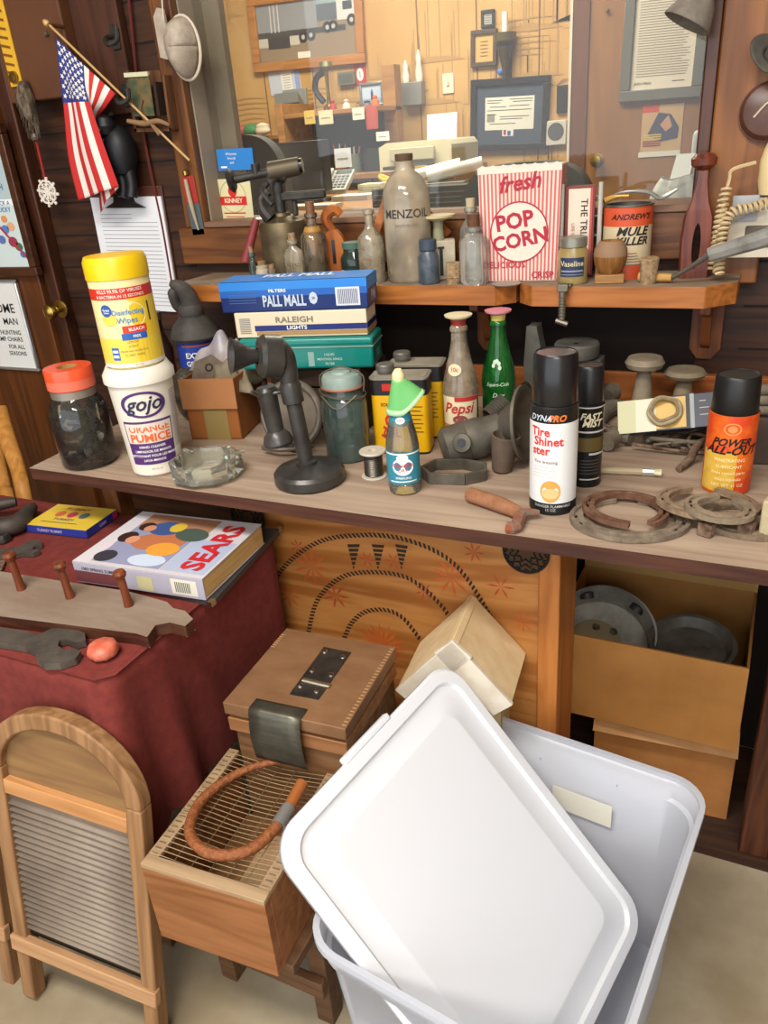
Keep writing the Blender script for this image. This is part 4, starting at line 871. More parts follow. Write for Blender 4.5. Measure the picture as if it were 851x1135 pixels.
t = thing('candle_lamp', 'cream paper box holder topped by a flat cream disc, behind the blue bottle', 'lamp', (x, y, ZS), facing(x, y)); cw = mat('#c2b79e', .6, 0, '#a89c82', 30)
MB().box(-.028, .026, -.02, .02, 0, .07, cw).build('box_body', t, bevel=.002); MB().box(-.003, .003, -.0215, -.02, .008, .06, BLACK).box(-.006, .006, -.0213, -.02, .056, .06, BLACK).build('black_stripe', t)
MB().cyl((-.004, 0, .07), (-.004, 0, .105), .011, mat('#8b8a6c', .5), 16, .009).build('stem', t); MB().lathe([(0, .104), (.012, .104), (.031, .11), (.032, .114), (0, .116)], mat('#c8b88f', .6), 26, TR(-.004, 0, 0)).build('disc_top', t)
y = 1.367; x = spot(503, y, ZS); mb = MB(); mb.lathe([(0, 0), (.0125, 0), (.0135, .036), (.0125, .038), (0, .038)], CORK, 18); mb.lathe([(.0126, .01), (.014, .012), (.0128, .014)], CORK, 18); solo(mb, 'cork_stopper', 'loose ribbed cork standing beside the blue bottle', 'cork', (x, y, ZS))
corked('clear_bottle', 'clear ribbed bottle with a broad brown cork, left neighbour of the popcorn box', 526, 1.372, .026, .098, .74, .012, glass('#eceeea', .22, '#dad7cc'), cork=mat('#6a452c', .8, 0, '#4e321f', 80), ch=.02)
corked('clear_bottle', 'taller clear bottle with a pale cork just behind the broad corked one', 523, 1.44, .021, .125, .66, .009, gclear, cork=mat('#b8a88a', .8), ch=.014)
# popcorn box
y = 1.43; x = (spot(541, y, ZS)+spot(618, y, ZS))/2; k_ = mpp(x, y, ZS); w = .067; d = .036; h = (topz(184, x, y-.03)-ZS)
t = thing('popcorn_box', 'red and white striped popcorn box with round POP CORN emblem', 'box', (x, y, ZS), R(6)); mb = MB()
cream = mat('#e0cdbd', .55); pr = mat('#c9605c', .5); dr = mat('#a81c34', .5)
tp = 1.07
def pc(fx, fz): return fx*(1+(tp-1)*fz)
mb.add([(-w, -d, 0), (w, -d, 0), (w, d, 0), (-w, d, 0), (-w*tp, -d, h), (w*tp, -d, h), (w*tp, d, h), (-w*tp, d, h)], [(0, 3, 2, 1), (0, 1, 5, 4), (1, 2, 6, 5), (2, 3, 7, 6), (3, 0, 4, 7), (4, 5, 6, 7)], cream); mb.build('carton', t, bevel=.0015, smooth=0)
mb = MB(); ns = 21
for k in range(ns):
    a = -w+(2*w)*(k+.3)/ns; b = a+2*w/ns*.5
    mb.quad([(a, -d-.0006, .002), (b, -d-.0006, .002), (b*tp, -d-.0006, h-.003), (a*tp, -d-.0006, h-.003)], pr)
for k in range(11):
    a = -d+(2*d)*(k+.3)/11; b = a+2*d/11*.5; mb.quad([(w+.0006, a, .002), (w+.0006, b, .002), (w*tp+.0006, b, h-.003), (w*tp+.0006, a, h-.003)], pr)
mb.build('red_stripes', t, smooth=0)
mb = MB(); M = lambda x_, z_, l=.0012, a=0: TR(x_, -d-l, z_) @ UP @ TR(0, 0, 0, 0, 0, a)
mb.disc(w*.76, cream, M(0, h*.44, .001), 40); mb.disc(w*.76, dr, M(0, h*.44, .0013), 40, r_in=.95)
mb.text('POP', .036, dr, M(-.008, h*.535, .0016, 8), .035); mb.text('CORN', .034, dr, M(.002, h*.37, .0016, 10), .035)
mb.text('fresh', .036, dr, M(0, h*.86, .0016, 6), .02, .3); mb.text('DELICIOUS', .0155, dr, M(-w*.4, h*.15, .0016), .012); mb.text('CRISP', .0155, dr, M(w*.62, h*.055, .0016), .012)
mb.build('printing', t, smooth=0)
mb = MB(); sc_ = []
for k in range(17): sc_.append((-w*tp+2*w*tp*k/16, h+(.004 if k % 2 else .0)))
mb.prism([(-w*tp, h-.01)]+sc_[:]+[(w*tp, h-.01)], 0, .0012, cream, TR(0, -d, 0) @ UP); mb.build('top_edge', t, smooth=0)
y = 1.362; x = spot(561, y, ZS); mb = MB(); mb.lathe([(0, 0), (.024, 0), (.026, .002), (.02, .003), (0, .003)], mat('#a39f92', .5, .4), 26); solo(mb, 'metal_disc', 'flat grey metal lid lying in front of the popcorn box', 'lid', (x, y, ZS))
# wire rack with a small book
y = 1.44; x = spot(642, y, ZS)
t = thing('wire_rack', 'small white wire rack holding a booklet beside the popcorn box', 'rack', (x, y, ZS), R(10)); ww = mat('#bdbab2', .4, .3); mb = MB(); hh = topz(202, x, y)-ZS
for sx in (-.033, .031): mb.tube([(sx, -.02, 0), (sx, -.02, hh)], .004, ww, 8); mb.tube([(sx, .02, 0), (sx, .02, hh*.9)], .003, ww, 8)
for k in range(4): z = .035+k*.032; mb.tube([(-.033, -.02, z), (-.033, .02, z), (.031, .02, z), (.031, -.02, z)], .002, ww, 6); 
mb.build('wire_frame', t)
t = thing('booklet', 'narrow pink and cream booklet standing in the wire rack', 'book', (x-.002, y, ZS+.003), R(10)); hb = hh-.008
MB().box(-.026, .024, -.012, .014, 0, hb, mat('#7a3a34', .6)).build('cover', t, bevel=.001)
mb = MB(); mb.box(-.02, .016, -.0132, -.012, .004, hb-.004, mat('#dac8b4', .6)); M = TR(.006, -.0138, hb*.5) @ UP @ TR(0, 0, 0, 0, 0, -90); mb.text('THE TRIALS OF', .016, INK, M, .01); mb.text('LIFE STORIES', .008, mat('#8a5a50'), TR(-.012, -.0138, hb*.45) @ UP @ TR(0, 0, 0, 0, 0, -90)); mb.box(.016, .02, -.0134, -.012, .004, hb-.004, mat('#b8524c', .6)); mb.build('printed_front', t, smooth=0)
# vaseline jar
y = 1.378; x = spot(634, y, ZS); k_ = mpp(x, y, ZS)
t = thing('glass_jar', 'squat amber glass jar with a dark blue label under the pink booklet', 'jar', (x, y, ZS), facing(x, y)); r = .0255
MB().lathe([(0, .001), (.023, 0), (r, .004), (r, .052), (.021, .06), (.021, .064)], mat('#8f7a48', .25, 0, '#a3905c', 20, coat=.6), 28).build('glass_body', t)
MB().lathe([(.022, .06), (.0235, .061), (.0235, .074), (.022, .076), (0, .076)], mat('#8e8c80', .35, .6), 26).build('lid', t)
mb = MB(); mb.ring_patch(r+.0004, .014, .045, -50, 45, mat('#2b3350', .5)); mb.wtext('Vaseline', .0125, r+.001, .035, -3, mat('#c9bf9a'), .015); mb.ring_patch(r+.0008, .022, .0245, -45, 40, mat('#8791a0')); mb.ring_patch(r+.0008, .017, .018, -45, 40, mat('#8791a0')); mb.build('label', t)
# goblet on a square foot
y = 1.385; x = spot(675, y, ZS); t = thing('wooden_goblet', 'small wooden bowl cup on a square foot, in front of the orange and cream can', 'goblet', (x, y, ZS), facing(x, y)); wg = wood('#6e4520', '#94642f', 'z', 8, .5)
MB().box(-.024, .024, -.018, .018, 0, .015, wood('#8a6236', '#a67c46', 'x', 8, .5)).build('foot', t, bevel=.002)
MB().lathe([(0, .015), (.017, .015), (.025, .028), (.0275, .042), (.0275, .044, wg), (.0265, .055, mat('#8c6d52', .7)), (.02, .066, mat('#8c6d52', .7)), (.0175, .068, mat('#8c6d52', .7)), (.015, .05, wg), (0, .045, wg)], wg, 28).build('cup', t)
# gopher poison can
y = 1.447; x = spot(692, y, ZS); r = .0405; h = topz(228, x, y-r)-ZS
t = thing('tin_can', 'orange and cream tin can with slanting black letters on the right shelf', 'can', (x, y, ZS), facing(x, y)+R(6)); og = mat('#c8502c', .5); cm = mat('#cbb894', .55)
MB().lathe([(0, 0), (r, 0), (r, .024, og), (r, h*.72, cm), (r, h-.004, og), (r+.001, h-.003, og), (r+.001, h, mat('#6a655c', .4, .7)), (r-.004, h, mat('#6a655c', .4, .7)), (r-.005, h-.006, mat('#4c4842', .5, .5)), (0, h-.006, mat('#4c4842', .5, .5))], og, 36).build('can_body', t)
mb = MB(); mb.wtext("ANDREW'S", .0125, r+.0006, h*.845, 2, BLACK, .02, .35, 1.1); mb.wtext('MULE', .019, r+.0006, h*.65, 6, BLACK, .03, .3, 1.15); mb.wtext('KILLER', .0175, r+.0006, h*.52, 6, BLACK, .03, .3, 1.1)
for k in range(5): mb.ring_patch(r+.0005, h*(.2+.038*k), h*(.2+.038*k)+.0014, 0-18+k*2, 32-k*3, mat('#9a4a34' if k == 4 else '#7a6c56'))
mb.build('printing', t, smooth=0)
y2 = 1.452; mb = MB(); q = Vector((0, 0, 0)); z = h+ZS
t2 = thing('wrench_bundle', 'pale wire and small bright wrench lying across the open top of the orange can', 'tool', (x, y, z)); MB().tube([(-.04, -.01, .005), (-.02, 0, .012), (.0, .0, .012)], [.006, .004, .003], mat('#c79a4a', .4, .5), 8, n=4).build('brass_end', t2)
MB().tube([(-.045, .01, .004), (-.01, -.005, .018), (.03, .0, .016), (.05, .005, .006), (.075, .01, .018)], [.002, .002, .003, .004, .002], mat('#aeb0ac', .3, .8), 8, n=5).build('bright_rod', t2)
y = 1.372; x = spot(718, y, ZS); mb = MB(); mb.lathe([(0, 0), (.0125, 0), (.013, .012), (.0155, .04), (.014, .042), (0, .04)], CORK, 18); solo(mb, 'cork_stopper', 'large worn tapered cork standing right of the orange can', 'cork', (x, y, ZS), rot=(R(3), 0, 0))
# turned wooden pin
y = 1.44; x = spot(768, y, ZS); h = topz(168, x, y)-ZS; pw = wood('#4d2015', '#7a3a24', 'z', 6, .45, coat=.2)
t = thing('wooden_boot_stretcher', 'tall dark red wooden last shaped like a pin with an oval hole', 'stretcher', (x, y, ZS), facing(x, y)+R(0))
prof = [(0, .024), (.3, .026), (.5, .023), (.62, .014), (.75, .0095), (.86, .0085)]
mb = MB(); L_, R__ = [], []
hole = [(.0055*math.cos(a), h*.27+h*.17*math.sin(a)) for a in [2*PI*k/24 for k in range(24)]]
# build as two cheeks joined above and below the hole
vs = []; fs = []
def half(f):
    for i in range(len(prof)-1):
        if prof[i][0] <= f <= prof[i+1][0]: g = (f-prof[i][0])/(prof[i+1][0]-prof[i][0]); return prof[i][1]*(1-g)+prof[i+1][1]*g
    return prof[-1][1]
def hole_w(f):
    u = (f-.27)/.18; return .0065*math.sqrt(max(0, 1-u*u))
K = 36; dd = .018
for sgn in (-1, 1):
    vs = []; fs = []
    for i in range(K+1):
        f = .86*i/K; o = half(f); n_ = hole_w(f); dep = dd*(1 if f < .55 else max(.5, 1-(f-.55)*1.6))
        for xx, yy in ((n_, -dep), (o*.85, -dep), (o, -dep*.5), (o, dep*.5), (o*.85, dep), (n_, dep)): vs.append((sgn*xx, yy, f*h))
    for i in range(K):
        for k in range(6):
            k2 = (k+1) % 6; f = (i*6+k, i*6+k2, (i+1)*6+k2, (i+1)*6+k); fs.append(f if sgn > 0 else f[::-1])
    fs.append(tuple(range(6))[::-1] if sgn > 0 else tuple(range(6))); mb.add(vs, fs, pw)
mb.build('body', t, smooth=50)
MB().lathe([(.008, h*.85), (.012, h*.87), (.019, h*.9), (.02, h*.95), (.014, h*.985), (0, h)], pw, 24).build('knob', t)
# hoof knife / adze with yellow handle running off the shelf
P = [Vector((spot(708, 1.385, ZS), 1.385, ZS+.009)), Vector((spot(744, 1.375, ZS), 1.375, ZS+.009)), atY(762, 298, 1.37), atY(785, 283, 1.365), atY(851, 263, 1.35), atY(890, 238, 1.34)]
o0 = P[0]; Q_ = [p-o0 for p in P]
t = thing('long_knife', 'long grey steel blade with a yellow wooden handle, lying across the right shelf end', 'knife', tuple(o0))
MB().tube(Q_[:2], [.0085, .006], mat('#b58a4a', .6), 10).build('handle', t); MB().tube(Q_[1:4], [.004, .0035, .005], mat('#6c675e', .4, .7), 8, n=4).build('shank', t)
MB().tube(Q_[3:6], [.011, .014, .015], mat('#8d8a82', .5, .5, '#6e6a62', 30), 8, flat=(1, .3)).build('blade', t, smooth=0)
# small clamp hanging on the shelf edge
q = Vector((spot(625, YS-.004, ZS-.01), YS-.004, ZS)); t = thing('bar_clamp', 'little metal screw clamp hanging on the front edge of the right shelf', 'clamp', tuple(q)); ms = mat('#7c7568', .45, .7)
MB().box(-.009, .009, -.014, -.002, -.006, .006, ms).box(-.012, .012, -.004, .018, .0, .004, ms).build('jaw', t, bevel=.001); MB().cyl((0, -.012, -.006), (0, -.012, -.052), .0055, ms, 12).build('screw', t)
mb = MB()
for k in range(7): mb.lathe([(.0055, 0), (.0068, .001), (.0055, .002)], ms, 10, TR(0, -.012, -.046+k*.005))
mb.cyl((-.01, -.012, -.054), (.01, -.012, -.06), .0045, ms, 8); mb.build('thumb_screw', t)
# ================================================================== WORKTOP AND ITS THINGS
top_w = wood('#8a7462', '#a9947f', 'x', 4, .8, .35); edge_w = wood('#351a10', '#4f2c1c', 'x', 7, .6)
CX0, CX1 = -1.175, .2
t = thing('work_counter', 'long dusty wooden counter with a dark red brown edge running under the window', 'counter', (0, 0, 0))
mb = MB(); P = [(CX0, YC), (CX1, YC), (CX1, 1.48), (CX0-.02, 1.48)]
mb.add([(p[0], p[1], ZC-.021) for p in P]+[(p[0], p[1], ZC) for p in P], [(3, 2, 1, 0)], edge_w); mb.add([(p[0], p[1], ZC) for p in P], [(0, 1, 2, 3)], top_w)
mb.add([(p[0], p[1], z) for z in (ZC-.021, ZC) for p in P], [(i, (i+1) % 4, 4+(i+1) % 4, 4+i) for i in range(4)], edge_w); mb.build('counter_top', t, bevel=.003, smooth=0)
MB().box(CX0+.08, .085, YC+.3, YC+.315, ZC-.055, ZC-.021, edge_w).build('front_rail', t, bevel=.002)
lw = wood('#6a3c1a', '#8a5428', 'z', 6, .55)
MB().box(CX0+.012, CX0+.05, YC+.14, YC+.18, 0, ZC-.021, lw).build('leg', t, bevel=.003)
MB().box(.085, .135, 1.18, 1.23, 0.004, ZC-.021, wood('#3a1c0f', '#57301b', 'z', 6, .55)).build('leg', t, bevel=.003)
MB().box(CX0+.03, CX0+.07, 1.42, 1.46, 0, ZC-.021, lw).build('leg', t, bevel=.003)
MB().box(.2-.05, .2, 1.23, 1.27, .004, ZC-.021, wood('#3a1c0f', '#57301b', 'z', 6, .55)).build('leg', t, bevel=.003)
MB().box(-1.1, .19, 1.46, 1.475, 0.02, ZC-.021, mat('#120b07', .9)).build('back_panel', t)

# jar with a roll of orange tape on top
p = at(101, 512, ZC); t = thing('glass_jar', 'big glass jar full of dark hardware at the left end of the counter', 'jar', tuple(p)); r = .05
MB().lathe([(0, .002), (.042, 0), (r, .008), (r+.001, .1), (.044, .12), (.036, .13), (.036, .14)], glass('#d5d8d2', .05, '#9a968a'), 32).build('glass_body', t, smooth=60)
mb = MB(); rj = random.Random(9)
for k in range(70):
    a = rj.uniform(0, 2*PI); q = rj.uniform(0, .034); z = .012+.095*k/70; mb.cbox((0, 0, 0), (rj.uniform(.012, .03), rj.uniform(.008, .018), rj.uniform(.003, .008)), [DARKIRON, mat('#3c3b3a', .3, .8), mat('#5c5648', .5, .5), mat('#201f1f', .4)][k % 4], TR(q*math.cos(a), q*math.sin(a), z, rj.uniform(-60, 60), rj.uniform(-60, 60), rj.uniform(0, 180)))
mb.build('hardware_pieces', t, smooth=0)['kind'] = 'stuff'
MB().lathe([(0, .128), (.038, .128), (.0385, .142), (0, .142)], mat('#9a9286', .4, .6), 28).build('lid', t)
po = mat('#e0512a', .35, coat=.4)
t2 = thing('tape_roll', 'roll of bright orange tape lying on top of the glass jar', 'tape roll', (p.x, p.y, ZC+.142))
MB().lathe([(.017, 0), (.039, 0, po), (.041, .002, po), (.041, .018, mat('#d96a52', .4)), (.041, .034, po), (.04, .037, po), (.017, .037, po), (.017, 0, mat('#a8814a', .8))], po, 32).build('tape', t2)
# pump soap tub with wipes canister on it
p = at(176, 519, ZC); t = thing('hand_cleaner_tub', 'white plastic hand cleaner tub with purple oval and orange label', 'tub', tuple(p), facing(p.x, p.y)); ht = .19; c = mat('#ded6c6', .35)
MB().lathe([(0, .004), (.038, 0), (.043, .005), (.0535, ht*.86), (.058, ht*.865), (.058, ht*.93), (.053, ht*.97), (.05, ht), (0, ht)], c, 40).build('tub_body', t)
sl = (.0535-.043)/(ht*.86-.005)
def rr_(z): return .043+sl*(z-.005)
mb = MB(); pp = mat('#4f2a68', .5)
zc = ht*.69; R_ = rr_(zc)+.0008; mb.wdisc(.0385, .0225, R_, zc, -4, pp, sl, r_in=.82, seg=36); mb.wtext('gojo', .034, R_+.0002, zc+.001, -4, mat('#2a2a4a'), .02, .35, 1.0, sl)
z1 = ht*.13; z2 = ht*.54; a0, a1 = -54, 46
mb.ring_patch(rr_(z1)+.0006, z1, z2, a0, a1, pp, r2=rr_(z2)+.0006); z3, z4 = ht*.335, ht*.52
mb.ring_patch(rr_(z3)+.001, z3, z4, a0+3, a1-3, mat('#d8cabb', .5), r2=rr_(z4)+.001)
R2 = rr_(z3)+.0016; og2 = mat('#d9602c', .5)
mb.wtext('ORANGE', .0165, R2+sl*.02, ht*.468, -3, og2, .02, sx=1.05); mb.wtext('PUMICE', .0185, R2+sl*.01, ht*.382, -3, og2, .03, sx=1.12)
for k in range(4): mb.wtext(['HAND CLEANER', 'LIMPIADOR DE MANOS', 'NETTOYANT POUR LES MAINS', 'LAVA MANOS'][k], .006, rr_(ht*.3)+.0012, ht*(.3-.042*k), -3, WHITE, .01)
mb.wtext('NET 67 FL OZ', .003, rr_(ht*.08)+.001, ht*.085, -3, INK)
for k in range(24): mb.ring_patch(rr_(ht*(.25+.022*k))+.0006, ht*(.25+.022*k), ht*(.25+.022*k)+.0016, 50, 78+(k % 3)*4, mat('#a99ab0'), 4, r2=rr_(ht*(.25+.022*k))+.0007)
mb.build('label', t)
z0 = p.z+ht; q = (p.x-.0, p.y, z0); t = thing('wipes_canister', 'yellow lidded canister of disinfecting wipes standing on the white tub', 'canister', q, facing(p.x, p.y)); r = .0475; h = .172
body = mat('#e2cf96', .35); MB().lathe([(0, .002), (r-.004, 0), (r, .004), (r, h-.03), (r-.001, h-.028)], body, 40).build('canister_body', t)
yl = mat('#e3bb12', .35, coat=.2); MB().lathe([(r-.001, h-.034), (r+.0015, h-.033), (r+.0015, h-.008), (r-.002, h), (0, h+.001)], yl, 40).build('lid', t)
mb = MB(); R_ = r+.0006
mb.ring_patch(R_, h-.062, h-.045, -80, 80, mat('#c8321f', .4)); mb.wtext('KILLS 99.9% OF VIRUSES', .0075, R_+.0004, h-.0495, -4, mat('#ecdcd0'), .01, sx=.95); mb.wtext('& BACTERIA IN 15 SECONDS', .0065, R_+.0004, h-.0575, -4, mat('#ecdcd0'), .01, sx=.95)
mb.ring_patch(R_, .01, h-.062, 8, 80, mat('#e2bf2e', .4), 10); mb.ring_patch(R_, .01, .05, -80, 80, mat('#e4c750', .4), 20); mb.wdisc(.03, .022, R_+.0002, .085, 2, mat('#ead9a0', .4))
mb.wdisc(.0095, .0095, R_+.0005, h-.078, -36, mat('#27509a', .4)); mb.wtext('Great', .005, R_+.0008, h-.077, -36, WHITE, .01); mb.wtext('Value', .004, R_+.0008, h-.081, -36, WHITE, .01)
mb.wtext('Disinfecting', .0115, R_+.0006, h-.082, 4, mat('#3a86b8'), .015, sx=.95); mb.wtext('Wipes', .0125, R_+.0006, h-.0945, 0, mat('#3a86b8'), .015)
mb.ring_patch(R_+.0003, .0575, .069, -12, 34, mat('#cf3a26', .4), 10); mb.ring_patch(R_+.0003, .047, .0575, -16, 32, mat('#2a5ca8', .4), 10); mb.wtext('BLEACH', .007, R_+.0006, .063, 14, WHITE, .01); mb.wtext('FREE', .006, R_+.0006, .052, 12, WHITE, .01)
mb.wdisc(.013, .009, R_+.0004, .08, -33, mat('#e6c24a', .4)); mb.ring_patch(R_+.0004, .016, .036, -42, -27, mat('#2f62a8', .4), 4); mb.ring_patch(R_+.0006, .02, .024, -40, -29, WHITE, 4); mb.ring_patch(R_+.0006, .028, .032, -40, -29, WHITE, 4)
for k in range(4): mb.wtext(['LEMON', 'SCENT', 'cleans and deodorizes', '75 WET WIPES'][k], .005, R_+.0005, .044-.007*k, 2, mat('#8a7436'))
mb.ring_patch(R_+.0001, .004, .01, -80, 80, mat('#e3dcd0', .4), 20); mb.wtext('7 IN x 8 IN', .0035, R_+.0006, .007, 5, mat('#8a7a6a')); mb.ring_patch(R_+.0004, h-.1, h-.07, 44, 48, INK, 2)
mb.build('label', t)
# dark bottle and black parts behind the tub
p = at(187, 470, ZC); p = Vector((colX(188, 1.3, ZC), 1.3, ZC)); h = topz(346, p.x, p.y)-ZC
t = thing('dark_bottle', 'dark brown glass bottle standing behind the stacked canister', 'bottle', tuple(p)); MB().lathe([(0, 0), (.028, 0), (.03, .005), (.03, h*.6), (.024, h*.68), (.017, h*.78), (.016, h*.94)], mat('#2f2019', .25, coat=.3), 24).build('glass_body', t); MB().lathe([(0, h*.92), (.018, h*.92), (.018, h), (0, h)], mat('#4a3c32', .5), 20).build('cap', t)
p = Vector((colX(222, 1.31, .85), 1.31, ZC)); h = topz(380, p.x, 1.27)-ZC
t = thing('blue_can', 'blue tin can with white lettering behind the cardboard box of parts', 'can', tuple(p), facing(p.x, p.y)); bl = mat('#1d3f96', .35); r = .042
MB().lathe([(0, 0), (r, 0), (r, h), (r-.003, h+.001), (0, h)], bl, 32).build('can_body', t)
MB().wtext('EXTRA', .016, r+.0006, h-.028, -6, WHITE, .02).wtext('GREASE', .015, r+.0006, h-.045, -6, WHITE, .02).ring_patch(r+.0005, h-.009, h-.006, -50, 50, mat('#b0543a')).build('lettering', t)
z0 = ZC+h+.001; bk = mat('#35322f', .65, 0, '#4a4640', 30)
t = thing('plumbers_torch', 'black dusty funnel shaped pump head with a bent grip standing on the blue can', 'torch', (p.x, p.y, z0), R(10)); s = 1.0
MB().lathe([(0, 0), (.05, 0), (.053, .006), (.044, .028), (.026, .046), (.022, .05)], bk, 30).build('cone_base', t); MB().lathe([(.025, .046), (.026, .05), (.026, .062), (.022, .07), (0, .071)], bk, 24).build('collar', t)
MB().tube([(.003, 0, .066), (-.0, -.004, .09), (-.01, -.012, .108), (-.028, -.016, .116)], [.02, .019, .015, .006], bk, 14, n=5).tube([(-.022, .01, .05), (-.03, .0, .07), (-.028, -.01, .095), (-.02, -.01, .104)], [.008, .012, .012, .006], bk, 10, n=4).build('grip', t)
# open carton of parts
p = at(241, 487, ZC); hb = .118; wx = .052; dy = .17
t = thing('carton_of_parts', 'small open brown cardboard box full of metal parts and rags', 'box', (p.x, p.y, ZC), R(14)); mb = MB(); cb, cb2 = mat('#9a5c28', .85, 0, '#8a5022', 10), mat('#b07a4c', .85, 0, '#a56e42', 10)
mb.box(-wx, wx, 0, dy, 0, .003, cb); mb.box(-wx, wx, 0, .003, .0, hb, cb); mb.box(-wx, wx, dy-.003, dy, 0, hb+.02, cb); mb.box(-wx, -wx+.003, 0, dy, 0, hb, cb); mb.box(wx-.003, wx, 0, dy, 0, hb, cb); mb.build('box_walls', t, smooth=0)
MB().box(-wx-.004, wx+.001, -.006, -.001, hb*.53, hb+.002, cb2).build('folded_flap', t, smooth=0, label='paler folded-over front flap').data.materials.append(cb2)
MB().box(-wx*.35, wx*.55, -.0012, 0, 0, hb*.5, mat('#8d7846', .6)).build('tape_patch', t, smooth=0)
pp_ = at(241, 487, ZC); base = t.matrix_world
def incart(dx, dy_, dz): c_, s_ = math.cos(R(14)), math.sin(R(14)); return (p.x+dx*c_-dy_*s_, p.y+dx*s_+dy_*c_, ZC+dz)
mb = MB(); mb.prism([(-.03, -.028), (.03, -.03), (.034, .016), (.0, .034), (-.03, .016)], -.003, .003, mat('#77695a', .6, .4, '#5c5044', 30), UP); mb.disc(.008, BLK2, TR(.0, -.0034, .008) @ UP, r_in=.6); mb.disc(.005, mat('#4a4038', .7), TR(.016, -.0034, -.012) @ UP)
solo(mb, 'metal_plate', 'grey five-sided metal plate with a bolt hole leaning inside the open box', 'metal plate', incart(-.01, .035, hb+.004), rot=(R(-30), R(8), R(14)), bevel=.001)
def rag(name, label, cat, loc, sx, sy, sz, mt, seed, rz=0, c2=None):
    rg = random.Random(seed); ph = [rg.uniform(0, 6) for _ in range(6)]
    def f(u, v):
        x_, y_ = (u-.5)*sx, (v-.5)*sy; e = (1-(2*u-1)**4)*(1-(2*v-1)**4)
        return (x_+.006*math.sin(9*v+ph[0]), y_+.006*math.sin(8*u+ph[1]), sz*e*(.7+.25*math.sin(7*u+ph[2])*math.sin(6*v+ph[3])+.12*math.sin(17*u+ph[4]+5*v)))
    mb = MB(); mb.grid(f, 26, 22, mt); return solo(mb, name, label, cat, loc, rz, solid=.0025, smooth=80)
rag('cloth_rag', 'dusty cream rag bulging from the right side of the open box', 'rag', incart(.028, .075, hb-.03), .085, .13, .062, mat('#8f836e', .9, 0, '#75694f', 25), 3, R(20))
rag('plastic_wrapper', 'crumpled lilac and clear plastic wrapper at the back of the open box', 'wrapper', incart(-.01, .125, hb-.012), .12, .08, .072, mat('#8f8a94', .35, 0, '#b3a79c', 22), 5, R(-10))
rag('leather_strip', 'crumpled brown paper at the left side of the open box', 'paper', incart(-.032, .08, hb-.03), .05, .12, .045, mat('#9c7a58', .8, 0, '#7a5434', 22), 8, R(6))
mb = MB(); rj = random.Random(21)
for k in range(16): mb.cbox((0, 0, 0), (rj.uniform(.02, .045), rj.uniform(.012, .03), rj.uniform(.004, .01)), [IRON, DUSTY, RUST][k % 3], TR(rj.uniform(-.028, .028), rj.uniform(.03, .14), rj.uniform(.05, .085), rj.uniform(-30, 30), rj.uniform(-30, 30), rj.uniform(0, 180)))
o = solo(mb, 'scrap_parts', 'heap of dull metal scrap filling the open box', 'scrap metal', (p.x, p.y, ZC), R(14), smooth=0, kind=None) if False else tag(mb.build('scrap_parts', smooth=0), 'heap of dull metal scrap filling the open box', 'scrap metal', kind='stuff'); o.location = (p.x, p.y, ZC); o.rotation_euler = (0, 0, R(14))
# dark bag of parts left of the carton
p2 = at(206, 470, ZC); lump('dark_bag', 'dark grey crumpled plastic bag squeezed between tub and cardboard box', 'bag', (p2.x-.005, p2.y+.03, ZC), .034, mat('#55503f', .35, 0, '#2e2a24', 40, bump=.6), (1, 1, 2.0), seed=6)
# glass ashtray
p = at(231, 528, ZC); t = thing('glass_ashtray', 'heavy clear glass ashtray near the counter edge', 'ashtray', tuple(p), R(10)); ga = glass('#e9ece2', .16, '#dcd8c8', .05, 8)
mb = MB(); mb.lathe([(0, .001), (.05, 0), (.062, .008), (.063, .03), (.06, .034), (.052, .034), (.047, .012), (.02, .008), (0, .008)], ga, 10); mb.build('bowl', t, smooth=20)
mb = MB()
for k in range(3): a = R(30+120*k); mb.tube([(.045*math.cos(a), .045*math.sin(a), .034), (.066*math.cos(a), .066*math.sin(a), .0345)], .005, ga, 8, flat=(.5, 1))
mb.build('cigarette_rest', t)
MB().lathe([(0, .0085), (.03, .0085), (.034, .009), (0, .0095)], mat('#a39a84', .8), 24).build('ash_film', t)
# candlestick telephone
p = at(344, 533, ZC); t = thing('candlestick_telephone', 'black antique candlestick telephone with horn mouthpiece on the counter', 'telephone', tuple(p), R(8)); bk = mat('#262422', .38, 0, '#3a3733', 20, coat=.15)
MB().lathe([(0, .001), (.05, 0), (.0535, .004), (.0535, .017), (.049, .022), (.03, .026), (.016, .029), (0, .029)], bk, 44).build('base', t)
tp_ = Vector((-.012, .0, .155)); MB().lathe([(0, .028), (.016, .028), (.0165, .033), (.0115, .036), (.0115, .125), (.0155, .127), (.016, .152), (.012, .16), (0, .161)], bk, 24, TR(0, 0, 0, 0, -5)).build('stem', t)
MB().tube([(-.014, 0, .155), (-.014, 0, .18), (-.02, -.004, .2), (-.036, -.01, .205)], [.013, .014, .018, .018], bk, 16, n=5).build('neck', t)
Mh = TR(-.036, -.006, .196) @ Euler((0, 0, R(38))).to_matrix().to_4x4() @ Euler((0, R(-80), 0)).to_matrix().to_4x4()
MB().lathe([(0, -.02), (.024, -.02), (.031, -.014), (.031, .01), (.026, .016), (.012, .018)], bk, 32, Mh).build('transmitter', t)
Mm = Mh @ TR(0, 0, .015, 0, 0, 0); MB().lathe([(.009, 0), (.012, .012), (.024, .038), (.026, .04), (.023, .038), (.01, .014), (.0, .01, BLK2)], bk, 28, Mm).build('mouthpiece', t, label='flared black horn mouthpiece')
MB().tube([(-.01, 0, .145), (-.035, -.006, .142), (-.052, -.018, .142), (-.06, -.03, .15)], .0035, bk, 8, n=4).tube([(-.035, -.006, .142), (-.056, .006, .142), (-.062, .016, .15)], .0035, bk, 8, n=4).build('receiver_hook', t)
